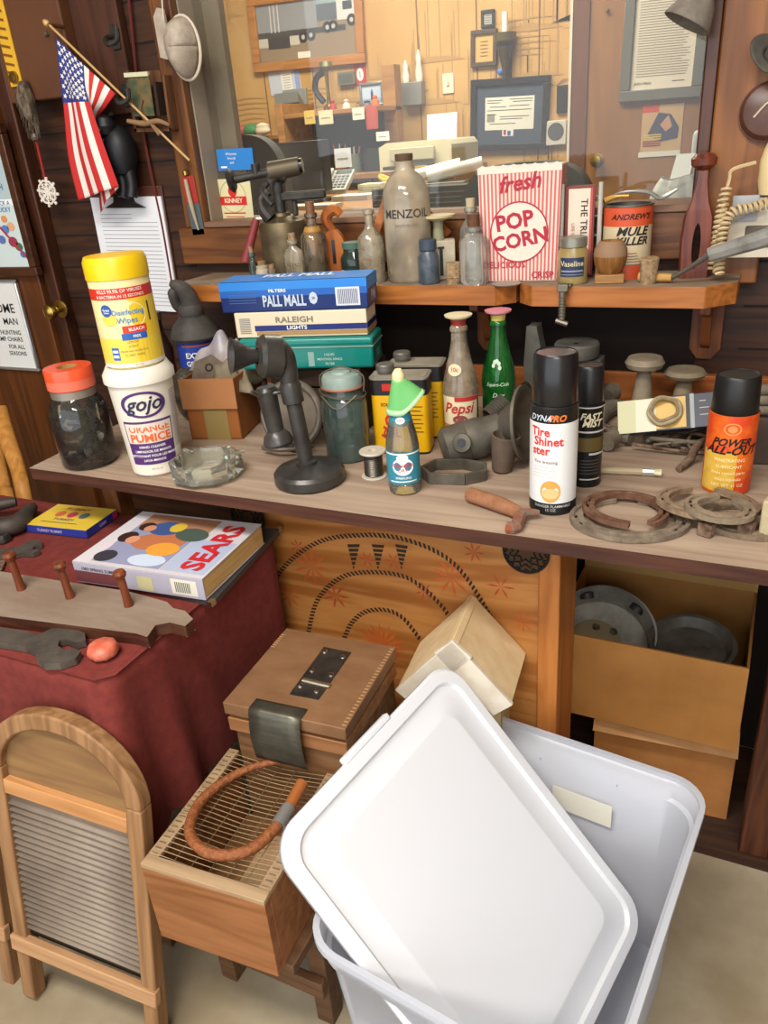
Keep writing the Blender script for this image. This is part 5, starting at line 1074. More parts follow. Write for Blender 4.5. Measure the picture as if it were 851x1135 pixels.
MB().lathe([(0, .0), (.021, .0), (.023, .004), (.02, .014), (.0125, .022), (.0145, .075), (.0165, .085), (.013, .09), (0, .091)], bk, 26, TR(-.042, -.003, .06, 0, -6)).build('receiver', t, label='black bell shaped receiver hanging on the hook')
t.scale = (1.08, 1.08, 1.06)
# round mirror-like disc leaning behind the telephone
p = Vector((colX(328, 1.12, ZC), 1.12, ZC)); t = thing('round_mirror', 'round dull metal mirror leaning behind the candlestick telephone', 'mirror', (p.x, p.y, ZC+.062), rot=(R(-16), 0, R(14))); gm = mat('#7b7265', .5, .5, '#5e564a', 25)
MB().tube([(.052*math.cos(k*PI/18), 0, .056*math.sin(k*PI/18)) for k in range(36)], .007, gm, 10, closed=True).build('rim', t); MB().disc(.05, mat('#6d604f', .5, .2, '#54483a', 15), TR(0, .002, 0) @ UP, 36, ry=.054).build('disc', t); MB().tube([(-.05, -.02, -.058), (-.02, -.035, -.06), (.02, -.03, -.058), (.04, -.01, -.055)], .004, gm, 8, n=4).tube([(-.02, -.01, -.05), (.02, -.025, -.058)], .006, DARKIRON, 8).build('bracket', t)
# aqua mason jar with wire bail
p = at(387, 506, ZC); t = thing('canning_jar', 'aqua green glass canning jar with wire bail and glass lid', 'jar', tuple(p), R(12)); aq = glass('#86a59c', .3, '#7b8f86', .05, 15); r = .039
MB().lathe([(0, .003), (.034, 0), (r, .006), (r, .098), (.036, .11), (.03, .118), (.03, .128)], aq, 36).build('glass_body', t, smooth=50)
MB().lathe([(0, .005), (r-.003, .005), (r-.003, .03), (0, .012)], glass('#3f6f68', .2, '#557a70'), 30).build('thick_base', t)
MB().lathe([(.029, .126), (.034, .127), (.034, .142), (.031, .148), (.018, .15), (.016, .154), (0, .154)], mat('#7f928a', .35, 0, '#94a39a', 30), 32).build('lid', t); MB().lathe([(.0345, .126), (.0355, .128), (.0345, .13)], mat('#a86b4c', .7), 30).build('rubber_ring', t)
wr = mat('#6f675a', .5, .6); MB().tube([(.0385*math.cos(k*PI/12), .0385*math.sin(k*PI/12)*1, .117-.006*math.sin(k*PI/12+1.57)) for k in range(24)], .0014, wr, 6, closed=True).tube([(-.036, 0, .118), (-.037, 0, .145), (-.01, 0, .158), (.01, 0, .158), (.037, 0, .145), (.036, 0, .118)], .0014, wr, 6, n=4).tube([(-.03, -.026, .118), (0, -.043, .1), (.03, -.026, .118)], .0014, wr, 6, n=5).build('wire_bail', t)
# yellow rectangular cans
def ycan(px, py, lb, dz=0, rz=R(12)):
    p = at(px, py, ZC); t = thing('rectangular_can', lb, 'can', tuple(p), rz, 'yellow and black rectangular cans'); w, d, h = .049, .027, .135
    def loop(w_, d_, r_=.01, n=4):
        o = []
        for cx_, cy_, a0 in ((w_-r_, d_-r_, 0), (-w_+r_, d_-r_, 90), (-w_+r_, -d_+r_, 180), (w_-r_, -d_+r_, 270)):
            for k in range(n+1): a = R(a0+90*k/n); o.append((cx_+r_*math.cos(a), cy_+r_*math.sin(a)))
        return o
    yv = mat('#d9a400', .4, coat=.2); bv = mat('#1c1a19', .4)
    mb = MB(); L = loop(w, d); mb.prism(L, .004, h*.78, yv); mb.build('can_body', t); mb = MB(); mb.prism(loop(w+.0004, d+.0004), h*.78, h-.002, bv); mb.build('black_band', t); MB().prism(loop(w, d), 0, .004, bv).build('base_band', t)
    mb = MB(); mb.prism(loop(w+.0012, d+.0012), h-.003, h, mat('#8f887a', .5, .4)); mb.prism(loop(w-.003, d-.003), h, h+.001, mat('#a39a88', .7, .2, '#857c6b', 20)); mb.build('can_top', t)
    MB().lathe([(.012, h), (.013, h+.006), (.0155, h+.007), (.0155, h+.016), (.014, h+.018), (0, h+.018)], mat('#6f6c66', .5, .5), 24, TR(-w+.023, 0, 0)).build('screw_cap', t)
    mb = MB(); M = TR(0, -d-.0008, 0) @ UP
    mb.flat(-w*.55, -w*.1, h*.84, h*.93, mat('#b8261c'), M); mb.text('LION', .03, mat('#b8261c'), M @ TR(-w*.3, h*.42, .0002, 0, 0, 75), .03, .3); mb.text('OIL', .02, mat('#b8261c'), M @ TR(-w*.3, h*.28, .0002), .02)
    mb.text('SOLVENT', .008, BLACK, M @ TR(-w*.3, h*.66, .0002), .01)
    for k in range(7): mb.flat(w*.35, w*(.75 if k % 2 else .82), h*(.3+.055*k), h*(.31+.055*k), BLACK, M)
    mb.build('printing', t, smooth=0); return t
ycan(449, 497, 'front one of the two yellow and black rectangular cans'); ycan(466, 480, 'rear one of the two yellow and black rectangular cans, by the clear soda bottle')
# wire spool
p = at(415, 528, ZC); t = thing('wire_spool', 'small spool of grey wire with white end discs', 'spool', tuple(p)); fl = mat('#b9b0a0', .5)
MB().lathe([(0, 0), (.02, 0), (.021, .002), (.02, .003), (.008, .004)], fl, 26).build('end_disc', t); MB().lathe([(.008, .041), (.021, .042), (.022, .044), (.021, .046), (.006, .046), (.005, .042), (0, .042)], fl, 26).build('end_disc', t)
mb = MB()
mb.lathe([(.0145, .004)]+[(.0145+.0012*(k % 2), .004+.0014*k) for k in range(27)]+[(.0145, .041)], mat('#5b564e', .4, .8), 24); mb.build('wound_wire', t)
# small soda bottle with green shade
p = at(449, 543, ZC); t = thing('soda_bottle', 'small clear soda bottle with teal label wearing a green cap shade', 'bottle', tuple(p), facing(p.x, p.y)); r = .0255
MB().lathe([(0, .004), (.018, 0), (.024, .003), (r, .012), (r, .075), (.0225, .095), (.017, .118), (.0125, .14), (.0125, .15)], glass('#dfe4da', .14, '#cfcab8'), 32).build('glass_body', t, smooth=50)
mb = MB(); tl = mat('#2f7f93', .5); mb.ring_patch(r+.0005, .02, .072, -75, 75, tl, 24); mb.ring_patch(r+.0009, .068, .07, -70, 70, WHITE, 24)
mb.wdisc(.0165, .014, r+.001, .049, -3, WHITE); mb.wdisc(.009, .006, r+.001, .063, -3, WHITE); mb.wtext('CANADA', .0078, r+.0014, .051, -3, RED, .015); mb.wtext('DRY', .0075, r+.0014, .043, -3, RED, .015)
v, f = text_geo('ginger ale', .007, .01); mb.wtext('SPARKLING', .0048, r+.0011, .0305, -3, WHITE, .01); mb.ring_patch(r+.0009, .024, .0255, -50, 44, WHITE, 14)
mb.ring_patch(.0185, .11, .127, -80, 80, tl, 18, r2=.0155); mb.wdisc(.007, .005, .0178, .119, -3, WHITE, -.17); mb.wtext('DRY', .005, .0181, .119, -3, RED, .01, slope=-.17)
mb.build('label', t)
gs = frosted('#7fd07c', .12, .3, .5); t2 = thing('bottle_shade', 'bright translucent green cone shade with cream knob on the small soda bottle', 'shade', (p.x, p.y, ZC+.128), facing(p.x, p.y), rot=None)
def shf(u, v):
    a = 2*PI*u; r_ = .0085+.0115*v+max(0, math.cos(a))**2*.016*v; return (r_*math.cos(a)+.001, r_*.85*math.sin(a), .05-.052*v+max(0, math.cos(a))**2*.03*v)
mb = MB(); mb.grid(shf, 32, 8, gs); mb.build('cone', t2, solid=.0012, smooth=60); mb = MB(); mb.grid(lambda u, v: (shf(u, .85+.15*v)[0]*1.04, shf(u, .85+.15*v)[1]*1.04, shf(u, .85+.15*v)[2]), 32, 1, mat('#a8d6a0', .5)); mb.build('edge_band', t2, solid=.001)
MB().lathe([(.0088, .046), (.0095, .05), (.009, .058), (.005, .064), (0, .065)], mat('#d8cf9c', .5), 20, TR(.001, 0, 0)).build('knob', t2, label='cream round knob')
# cola bottles with stoppers
def soda(px, y, hpy, gm, lb, cap1, cap2, deco, r=.03):
    x = colX(px, y, ZC); h = topz(hpy, x, y)-ZC; t = thing('soda_bottle', lb, 'bottle', (x, y, ZC), facing(x, y)); hh = h-.016
    MB().lathe([(0, .004), (r*.8, 0), (r, .006), (r, hh*.38), (r*1.03, hh*.46), (r*.95, hh*.56), (r*.62, hh*.75), (r*.45, hh*.88), (r*.42, hh*.95), (r*.5, hh*.955), (r*.5, hh*.985), (r*.42, hh)], gm, 34).build('glass_body', t, smooth=50)
    MB().lathe([(0, hh*.97), (r*.38, hh*.97), (r*.42, hh+.004, cap1), (r*.45, hh+.01, cap1), (r*.75, hh+.014, cap2), (r*.78, hh+.017, cap2), (0, hh+.019, cap2)], cap1, 24).build('stopper', t)
    mb = MB(); deco(mb, r, hh); mb.build('printing', t); return t
def dp(mb, r, h):
    rd = mat('#b0302a', .5); wc = mat('#d8c8a4', .5); n = glass('#d98a5a', .6, '#c47d4e')
    mb.ring_patch(r*1.0+.0008, h*.2, h*.44, -70, 60, wc, 16, r2=r*1.02+.0008); mb.ring_patch(r*1.02+.0012, h*.4, h*.44, -20, 60, rd, 12, r2=r*1.03+.0012); mb.wtext('Pepsi', .026, r*1.02+.0014, h*.34, -10, rd, .02, .3)
    mb.wdisc(.013, .008, r*1.01+.0012, h*.245, -4, mat('#8a4a44')); mb.ring_patch(r+.0008, h*.04, h*.2, -70, 60, mat('#b97a50', .5), 16); mb.wdisc(.012, .01, r*.86, h*.66, -22, wc, -.2); mb.wtext('10c', .01, r*.865, h*.66, -22, rd, .02, slope=-.2)
soda(512, 1.22, 349, glass('#d8cbb6', .4, '#b8a78e'), 'dusty clear soda bottle with red and cream label behind the yellow cans', mat('#8e2f2a', .5), mat('#d2c39c', .5), dp)
def md(mb, r, h):
    wc = mat('#cfe0c4', .5)
    for k in range(9): a = k*.7; mb.wdisc(.003, .004, r*.9, h*.6+.012*math.sin(a), -8+12*math.cos(a), wc, -.25)
    mb.ring_patch(r*.82, h*.6, h*.7, -10, -6, wc, 2, r2=r*.7); mb.wtext('Squirt-Cola', .009, r*1.02+.0012, h*.45, -4, wc, .012, .3); mb.wtext('Dew', .011, r*1.0+.0012, h*.35, -2, wc, .012, .3); mb.wdisc(.014, .005, r*1.0+.0008, h*.28, -2, mat('#7fb07a', .5), r_in=.8)
soda(553, 1.31, 344, glass('#3fae55', .32, '#2a8a3c'), 'green glass soda bottle with pale pink and yellow stopper', mat('#cdbb62', .5), mat('#d88a98', .5), md)
# crate under the box stack
x0, x1 = colX(262, 1.2, .86), colX(415, 1.2, .86)
YT = 1.185; xa = colX(252, YT, .9); xb = colX(404, YT, .9); zt0 = topz(400, xb, YT)
xm = (xa+xb)/2; zt0 = topz(411, xm, YT); 
t = thing('wooden_crate', 'dark old wooden crate standing under the teal tin, mostly hidden by smaller things', 'crate', (xm+.02, YT+.09, ZC)); dk = wood('#2b1c12', '#3f2c1e', 'x', 6, .8); hc = zt0-ZC
for k in range(3):
    for ya, yb in ((-.06, -.052), (.052, .06)): MB().box(-.095, .095, ya, yb, .004+k*hc/3, (k+1)*hc/3-.004, dk).build('side_slat', t)
MB().box(-.095, -.085, -.052, .052, 0, hc, dk).box(.085, .095, -.052, .052, 0, hc, dk).box(-.085, .085, -.052, .052, hc-.006, hc, dk).build('crate_frame', t)
rzS = R(13.5)
def slab(name, lb, cat, z, w, d, h, body, draw=None, dx=0, dy=0, rz=rzS, bev=.002, lid=None):
    t = thing(name, lb, cat, (xm+dx, YT+.055+dy, z), rz); MB().box(-w, w, -d, d, 0, h, body).build('box_body', t, bevel=bev, seg=3)
    if draw: mb = MB(); draw(mb, w, d, h, TR(0, -d-.0007, 0) @ UP, TR(w+.0007, 0, 0, 0, 0, 90) @ UP, TR(0, 0, h+.0007)); mb.build('printing', t, smooth=0)
    if lid: lid(t)
    return t
teal = mat('#0b7a70', .3, coat=.3); hT = .053
def tealp(mb, w, d, h, Fm, Sm, Tm):
    wc = mat('#b9cfc4', .5)
    mb.text('LIQUID', .006, wc, Fm @ TR(.045, h*.5, 0), .01); mb.text('MENTHOL KINGS', .006, wc, Fm @ TR(.045, h*.34, 0), .01); mb.text('FILTER', .006, wc, Fm @ TR(.045, h*.18, 0), .01)
    for k in range(7): mb.flat(.005+k*.0016, .0058+k*.0016, h*.1, h*.6, wc, Fm)
    mb.text('XX', .02, wc, Sm @ TR(0, h*.38, 0), .01)
def teal_lid(t):
    MB().box(-.1275, .1275, -.0415, .0415, hT-.012, hT+.004, teal).build('lid', t, bevel=.006, seg=4); MB().box(-.1278, .1278, -.0418, .0418, hT-.0135, hT-.012, mat('#a7b5a6', .4, .5)).build('rim_bead', t)
slab('metal_tin', 'teal green metal tin, bottom of the stack of boxes', 'tin', zt0+.001, .126, .04, hT, teal, tealp, dx=.012, dy=-.005, bev=.005, lid=teal_lid); zz = zt0+.001+hT+.005
def ral(mb, w, d, h, Fm, Sm, Tm):
    tan = mat('#a5814e', .5); nvy = mat('#1d2a6c', .4)
    mb.flat(-w*.68, w, h*.08, h*.24, tan, Fm); mb.flat(-w*.7, w, h*.26, h*.48, nvy, Fm); mb.flat(-d, d, h*.08, h*.24, tan, Sm); mb.flat(-d, d, h*.26, h*.48, nvy, Sm)
    mb.text('RALEIGH', .0145, mat('#7c7462'), Fm @ TR(-w*.08, h*.68, .0004), .02, sx=1.25); mb.text('LIGHTS', .0095, WHITE, Fm @ TR(-w*.05, h*.37, .0004), .02, sx=1.25)
    for k in range(9): mb.flat(-w*.93, -w*.76, h*(.18+k*.07), h*(.21+k*.07), mat('#6a6a7c'), Fm)
slab('cigarette_carton', 'cream cigarette carton with blue and tan bands, middle of the stack of boxes', 'carton', zz, .124, .038, .046, mat('#d9ccb0', .5), ral, dx=.004); zz += .047
def blu(mb, w, d, h, Fm, Sm, Tm):
    bw = mat('#2b7fd0', .35); mb.flat(-w, w, h*.72, h, bw, Fm); mb.flat(-w, w, h*.5, h*.72, mat('#1f5cae', .35), Fm); mb.flat(-d, d, h*.62, h, bw, Sm); mb.flat(-w, w, -d, d, bw, Tm)
    c = mat('#b9c6d6', .5); mb.text('PALL MALL', .027, c, Fm @ TR(-w*.12, h*.33, .0004), .03, sx=.62); mb.text('FILTERS', .0075, WHITE, Fm @ TR(-w*.2, h*.68, .0004), .02, sx=1.3)
    mb.disc(.008, c, Fm @ TR(w*.28, h*.4, .0004), 8, ry=.011); mb.text('20', .006, NAVY, Fm @ TR(w*.28, h*.4, .0008), .02)
    mb.flat(w*.58, w*.9, h*.12, h*.72, mat('#cfd3d8', .5), Fm @ TR(0, 0, .0004))
    for k in range(13): mb.flat(w*(.61+k*.021), w*(.61+k*.021+.009), h*.18, h*.66, NAVY, Fm @ TR(0, 0, .0008))
    for k in range(5): mb.flat(-w*.88, -w*.5, h*(.3+.09*k), h*(.32+.09*k), mat('#4a6aa0'), Fm @ TR(0, 0, .0004))
    mb.text('PALL MALL', .04, WHITE, Tm @ TR(0, d*.3, .0004), .03, sx=.7); mb.text('PM', .026, c, Sm @ TR(0, h*.32, .0004), .03)
slab('cigarette_carton', 'dark and bright blue cigarette carton with a barcode, top of the stack of boxes', 'carton', zz, .137, .04, .053, mat('#122a66', .35), blu, dx=-.004)

# lamp, hub and clutter left of the white spray can
gm = mat('#6d675c', .6, .5, '#575146', 30, bump=.15)
p = at(504, 528, ZC); t = thing('iron_strap', 'flat grey iron band bent into a long six-sided loop', 'strap', (p.x, p.y, ZC), R(14))
P = [(-.052, -.004), (-.036, -.03), (.02, -.034), (.05, -.016), (.048, .012), (.01, .03), (-.034, .026)]
mb = MB(); n = len(P)
for i in range(n):
    a, b = Vector((*P[i], 0)), Vector((*P[(i+1) % n], 0)); d = (b-a).normalized(); nn = Vector((d.y, -d.x, 0))*.0025; mb.add([a-nn, b-nn, b+nn, a+nn]+[v+Vector((0, 0, .019)) for v in (a-nn, b-nn, b+nn, a+nn)], [(3, 2, 1, 0), (4, 5, 6, 7), (0, 1, 5, 4), (1, 2, 6, 5), (2, 3, 7, 6), (3, 0, 4, 7)], gm)
mb.build('band', t, smooth=0, bevel=.0008)
p = at(552, 513, ZC); t = thing('carbide_lamp', 'corroded grey metal lamp lying on its side, round reflector turned to the white spray can', 'lamp', (p.x, p.y, ZC+.003), R(30)); t.scale = (1.22,)*3 
MB().lathe([(0, -.055), (.02, -.055), (.027, -.048), (.0275, -.02), (.0265, -.018), (.0275, -.014), (.0275, .0), (.0255, .004), (.024, .03), (0, .03)], gm, 28, TR(-.02, .02, .03, 0, 78)).build('barrel', t)
MB().lathe([(.006, -.001), (.013, 0), (.012, .003), (.006, .004)], gm, 18, TR(-.05, -.01, .035, 70, 0, -20)).lathe([(0, .002), (.006, .0025)], BLK2, 14, TR(-.05, -.01, .035, 70, 0, -20)).build('port', t, label='round port with a black hole')
MB().lathe([(0, 0), (.013, 0), (.019, .048), (.0165, .049), (.012, .006), (0, .005)], mat('#6b5a4c', .7, .3, '#57483c', 30), 24, TR(-.002, -.03, .001, 4, 6)).build('cup', t, label='brownish cup shaped part')
MB().lathe([(0, 0), (.018, .002), (.03, .018), (.046, .03), (.05, .03), (.05, .034), (.045, .034), (.028, .022), (0, .01)], gm, 36, TR(.006, .006, .05, 0, 82, -32)).build('reflector', t)
mb = MB()
for k in range(8): mb.lathe([(.012, k*.004), (.0145, k*.004+.002), (.012, k*.004+.004)], gm, 16, TR(.0, .055, .045, 0, 60, 20))
mb.cyl((.04, .075, .068), (.055, .08, .072), .006, CHROME, 12); mb.cyl((.055, .08, .072), (.062, .083, .074), .008, BLK2, 12); mb.build('threaded_neck', t)
a, b, c, d = at(520, 548, ZC+.012), at(556, 560, ZC+.012), at(578, 570, ZC+.01), at(572, 584, ZC+.008); o0 = a.copy(); o0.z = ZC
t = thing('rusty_hammer', 'small rusty hammer with an orange brown handle lying at the counter edge', 'hammer', tuple(o0)); rb = mat('#7a4c2c', .8, .1, '#96684a', 45, bump=.4, amt=(.3, .6))
MB().tube([a-o0, b-o0, c-o0], [.011, .0115, .008], rb, 12, n=4).build('handle', t)
MB().tube([c-o0+Vector((.022, .012, 0)), c-o0, d-o0, d-o0+Vector((-.012, -.004, 0))], [.004, .009, .0085, .008], mat('#8d4a30', .85, .2, '#78695c', 60, bump=.6, amt=(.4, .6)), 8, n=3).build('head', t)
# spray cans
def spray(px, py, r, h, caph, lb, body, capm, draw, taper=True):
    p = at(px, py, ZC); t = thing('spray_can', lb, 'spray can', tuple(p), facing(p.x, p.y)); hb = h-caph
    MB().lathe([(r-.004, .004), (r-.001, 0), (r, .003), (r-.0003, .006), (r-.0003, hb-.004), (r+.0004, hb-.002), (r-.002, hb)], body, 40).build('can_body', t); 
    MB().lathe([(r-.0025, hb), (r-.0015, hb+.002), (r-.0035, h-.004), (r-.006, h), (r-.0075, h-.0015), (0, h-.0015)], capm, 40).build('cap', t)
    mb = MB(); draw(mb, r, hb); mb.build('label', t); return t
def d1(mb, r, h):
    W, RD, OG = mat('#dcdcda', .4), mat('#c9352e', .5), mat('#e39a4a', .5)
    mb.ring_patch(r+.0003, h*.12, h*.86, -85, 78, W, 30); mb.ring_patch(r+.0003, 0.004, h*.12, -85, 85, BLACK, 30)
    mb.wtext('DYNA', .0115, r+.001, h*.905, -34, mat('#b9c6d4'), .02, .3); mb.wtext('PRO', .0125, r+.001, h*.905, 6, mat('#e0702e'), .04, .3)
    for k, (tx, a) in enumerate((('Tire', -34), ('Shinet', -14), ('ster', -32))): mb.wtext(tx, .017, r+.0008, h*(.78-.085*k), a, RD, .03)
    mb.wtext('Tire dressing', .0065, r+.0008, h*.51, -20, mat('#8a6a64'), .01)
    for k in range(4): mb.ring_patch(r+.0007, h*(.46-.03*k), h*(.464-.03*k), -50, 5, mat('#b9b4ae'), 8)
    mb.wdisc(.0145, .0165, r+.0008, h*.235, -6, OG); mb.wdisc(.012, .008, r+.001, h*.215, -6, mat('#e8b67e', .5)); mb.wtext('DANGER FLAMMABLE', .0055, r+.0006, h*.09, 0, mat('#b4b4b4'), .01); mb.wtext('15 OZ', .0055, r+.0006, h*.055, -5, mat('#a8a8a8'), .01)
t = spray(612, 561, .0325, .226, .068, 'tall white and black spray can, nearest the counter edge', mat('#1b1b1d', .35), mat('#18181a', .3, coat=.3), d1)
def d2(mb, r, h):
    S = mat('#bdbcb6', .4); mb.ring_patch(r+.0004, h*.97, h*.985, -90, 90, S, 24); mb.wtext('FAST', .014, r+.001, h*.87, 10, mat('#d8cfae'), .03, .35); mb.wtext('MIST', .014, r+.001, h*.79, 16, mat('#d8cfae'), .03, .35)
    mb.ring_patch(r+.0004, h*.68, h*.7, -90, 90, S, 24); mb.ring_patch(r+.0004, h*.45, h*.62, -90, 90, mat('#5a4a22', .5), 24)
    mb.ring_patch(r+.0006, h*.41, h*.435, 10, 80, S, 12); mb.ring_patch(r+.0006, h*.1, h*.115, -20, 60, S, 12)
    for k in range(5): mb.ring_patch(r+.0006, h*(.18+.04*k), h*(.185+.04*k), -20, 50, mat('#6a6a62'), 8)
spray(648, 534, .0235, .183, .055, 'slim black spray can behind the tall white one', mat('#151515', .35), mat('#1a1a1c', .35), d2)
def d3(mb, r, h):
    mb.ring_patch(r+.0003, .004, h, -180, 180, mat('#dd6a1a', .45, 0, '#d0401a', 30, amt=(.4, .6)), 40); mb.ring_patch(r+.0006, .006, h*.55, -70, 20, mat('#c99a2a', .45, 0, '#d9b04a', 60), 20)
    mb.wdisc(.012, .009, r+.0006, h*.85, 2, mat('#e08a4a', .5), r_in=.8); mb.wdisc(.006, .005, r+.0007, h*.85, 2, mat('#e08a4a', .5))
    mb.wtext('POWER', .0155, r+.001, h*.68, 2, BLACK, .03, .4); mb.wtext('ALL-OUT', .017, r+.001, h*.58, 4, BLACK, .03, .4, sx=1.05)
    for k in range(5): mb.wtext(['PENETRATING', 'LUBRICANT', 'frees rusted parts', 'stops squeaks', 'NET WT 11 OZ'][k], .0065, r+.0009, h*(.46-.08*k), 4, mat('#efd9a8'), .01)
spray(803, 540, .0325, .17, .052, 'orange spray can with a black cap on the right part of the counter', mat('#b8541e', .4), mat('#1a1918', .4), d3)
# grey cast clamp and round caps at the back
p = Vector((colX(628, 1.42, ZC), 1.40, ZC)); gc = mat('#4f4d48', .7, .3, '#66635b', 25); zt1 = topz(357, p.x-.04, 1.42)-ZC; zt2 = topz(378, p.x+.02, 1.4)-ZC
t = thing('bench_grinder', 'grey cast metal machine part with upright wedge and round top, back of the counter', 'machine part', tuple(p))
MB().prism([(-.07, 0), (-.075, zt1*.6), (-.07, zt1), (-.052, zt1), (-.042, zt1*.72), (-.02, zt1*.6), (.02, zt1*.55), (.02, 0)], -.02, .015, gc, UP).build('casting', t, bevel=.004)
MB().lathe([(0, 0), (.03, 0), (.03, zt2-.03), (.038, zt2-.026), (.04, zt2-.022), (.04, zt2-.004), (.037, zt2), (0, zt2)], gc, 32, TR(.02, -.005, 0)).lathe([(0, zt2), (.004, zt2+.001), (0, zt2+.002)], BLK2, 12, TR(.022, -.02, 0)).build('round_housing', t)
MB().box(.02, .065, -.03, .03, 0, zt2-.03, gc).build('side_block', t, bevel=.003)
def knobthing(px, top, y, r, lb, c, hh=.02, name='dusty_cap'):
    x = colX(px, y, ZC+.05); h = topz(top, x, y)-ZC; MBx = MB(); cc = mat(c, .7, 0, '#6e6452', 25); MBx.lathe([(0, 0), (r*.7, 0), (r*.6, h*.2), (r*.32, h-hh*1.3), (r*.9, h-hh), (r, h-hh*.6), (r*.85, h-hh*.15), (0, h)], cc, 26)
    return solo(MBx, name, lb, 'cap', (x, y, ZC))
knobthing(712, 394, 1.4, .034, 'dusty tan mushroom shaped cap on a stalk at the back of the counter', '#8e806a')
knobthing(757, 408, 1.42, .036, 'low wide dusty tan cap right of the mushroom shaped one', '#86765e', .014)
def casting(name, lb, cat, pts, r, mt, seg=10, n=4):
    P = [Vector(q) for q in pts]; o0 = Vector((P[0].x, P[0].y, ZC)); mb = MB(); mb.tube([q-o0 for q in P], r, mt, seg, n=n); return solo(mb, name, lb, cat, tuple(o0), smooth=60)
dm = mat('#7a7060', .8, .2, '#5e5548', 40, bump=.4)
casting('valve_body', 'lumpy dusty grey valve with an arm, behind the slanted cream and yellow box', 'valve', [at(672, 440, ZC+.02), at(685, 428, ZC+.03), at(702, 424, ZC+.035), at(716, 418, ZC+.05), at(727, 405, ZC+.075)], [.016, .022, .03, .02, .012], dm)
casting('pipe_fitting', 'dusty pipe fitting lying left of the slanted cream and yellow box', 'fitting', [at(660, 470, ZC+.01), at(670, 455, ZC+.015), at(688, 450, ZC+.015)], [.014, .019, .013], dm)
casting('pipe_elbow', 'dusty grey pipe elbow between the slim black can and the wooden strip', 'pipe', [at(672, 492, ZC+.016), at(684, 482, ZC+.018), at(700, 484, ZC+.018)], [.013, .016, .014], dm)
casting('iron_bar', 'dark iron bar lying behind the orange spray can', 'iron bar', [at(745, 492, ZC+.01), at(785, 478, ZC+.012), at(830, 470, ZC+.012)], [.007, .008, .007], DARKIRON)
casting('rusty_bracket', 'rusty bent bracket just left of the orange spray can', 'bracket', [at(752, 520, ZC+.006), at(765, 508, ZC+.01), at(772, 494, ZC+.03), at(780, 488, ZC+.012)], [.005, .007, .006, .005], RUST)
casting('chain_links', 'rusty heap of chain under the slanted cream and yellow box', 'chain', [at(700, 478, ZC+.01), at(715, 470, ZC+.018), at(735, 474, ZC+.012), at(752, 468, ZC+.02), at(768, 474, ZC+.01)], [.006, .011, .008, .01, .006], RUST, n=6)
# slanted package
p = at(737, 496, ZC); L = .158
t = thing('hardware_package', 'slanted long package, cream left half, yellow middle, dark right end, with a ring on it', 'package', (p.x+.0, p.y, ZC+.06), rot=(R(-38), R(-9), R(4)))
wd = .029; MB().box(-L/2, L/2, 0, .012, -wd, wd, mat('#20253a', .4)).build('box_body', t, bevel=.001)
mb = MB(); M = TR(0, -.0006, 0) @ UP; mb.flat(-L/2, -L*.12, -wd, wd*.96, mat('#b7b48c', .45), M); mb.flat(-L*.32, -L*.12, -wd, wd*.9, mat('#c9c6ae', .45), M @ TR(0, 0, .0003)); mb.flat(-L*.12, L*.17, -wd*.9, wd*.9, mat('#c9a554', .45), M); mb.flat(L*.17, L*.21, -wd, wd, BLACK, M); mb.flat(L*.21, L*.25, -wd, wd, mat('#8d9496', .4), M)
for k in range(3): mb.flat(L*.3, L*(.36+.03*k), wd*(.5-.4*k), wd*(.55-.4*k), mat('#b8b8b8'), M)
mb.build('printing', t, smooth=0)
mb = MB(); P = [(.0+.024*math.cos(k*PI/14), -.007-.004*math.sin(k*.9), .0+.022*math.sin(k*PI/14)) for k in range(28)]; mb.tube(P, .004, mat('#a39374', .6), 8, closed=True); mb.tube([(v[0]*.86, v[1]-.003, v[2]*.86+.001) for v in P], .003, mat('#8c7a5c', .6), 8, closed=True); o = solo(mb, 'twine_ring', 'ring of tan twine lying on the slanted package', 'twine', (0, 0, 0)); o.matrix_world = Matrix.Translation(t.location) @ t.rotation_euler.to_matrix().to_4x4() @ TR(-.005, 0, .002)
# plank, brush, wires, file
a = at(660, 500, ZC); b = at(752, 485, ZC); d = b-a
mb = MB(); mb.box(0, d.length, 0, .012, 0, .026, wood('#5f5342', '#7c6d57', 'x', 8, .8)); solo(mb, 'wood_strip', 'dusty grey brown wooden strip lying behind the paint brush', 'wood strip', (a.x, a.y, ZC), math.atan2(d.y, d.x), bevel=.002)
a = at(657, 521, ZC+.006); b = at(712, 523, ZC+.006); c = at(733, 524, ZC+.006); o0 = Vector((a.x, a.y, ZC))
t = thing('paint_brush', 'small paint brush with pale handle and bright ferrule behind the horseshoes', 'brush', tuple(o0)); MB().tube([a-o0, (a-o0).lerp(b-o0, .5), b-o0], [.004, .006, .006], mat('#a8977a', .6), 10).build('handle', t); MB().tube([b-o0, (b-o0).lerp(c-o0, .6)], .0068, mat('#b9b6ac', .35, .6), 10).build('ferrule', t); MB().tube([(b-o0).lerp(c-o0, .6), c-o0], [.0065, .0075], mat('#cfc9a4', .8), 8, flat=(.7, 1.1)).build('bristles', t)
rr = random.Random(31); mb = MB(); c0 = at(765, 500, ZC)
for k in range(7): 
    P = [(rr.uniform(-.05, .05)+(.02*i-.04), rr.uniform(-.03, .03), .004+rr.uniform(0, .022)) for i in range(6)]; mb.tube(P, rr.choice((.002, .003, .0035)), [RUST, dm, IRON][k % 3], 6, n=4)
tag(mb.build('wire_tangle', smooth=60), 'tangle of rusty wire left of the orange spray can', 'wire', kind='stuff').location = (c0.x, c0.y, ZC)
mb = MB(); c0 = at(690, 490, ZC); 
for k in range(5): P = [(rr.uniform(-.02, .02)+(.035*i-.08), .03+rr.uniform(-.02, .02), .004+rr.uniform(0, .016)) for i in range(6)]; mb.tube(P, .003, [RUST, dm, IRON][k % 3], 6, n=4)
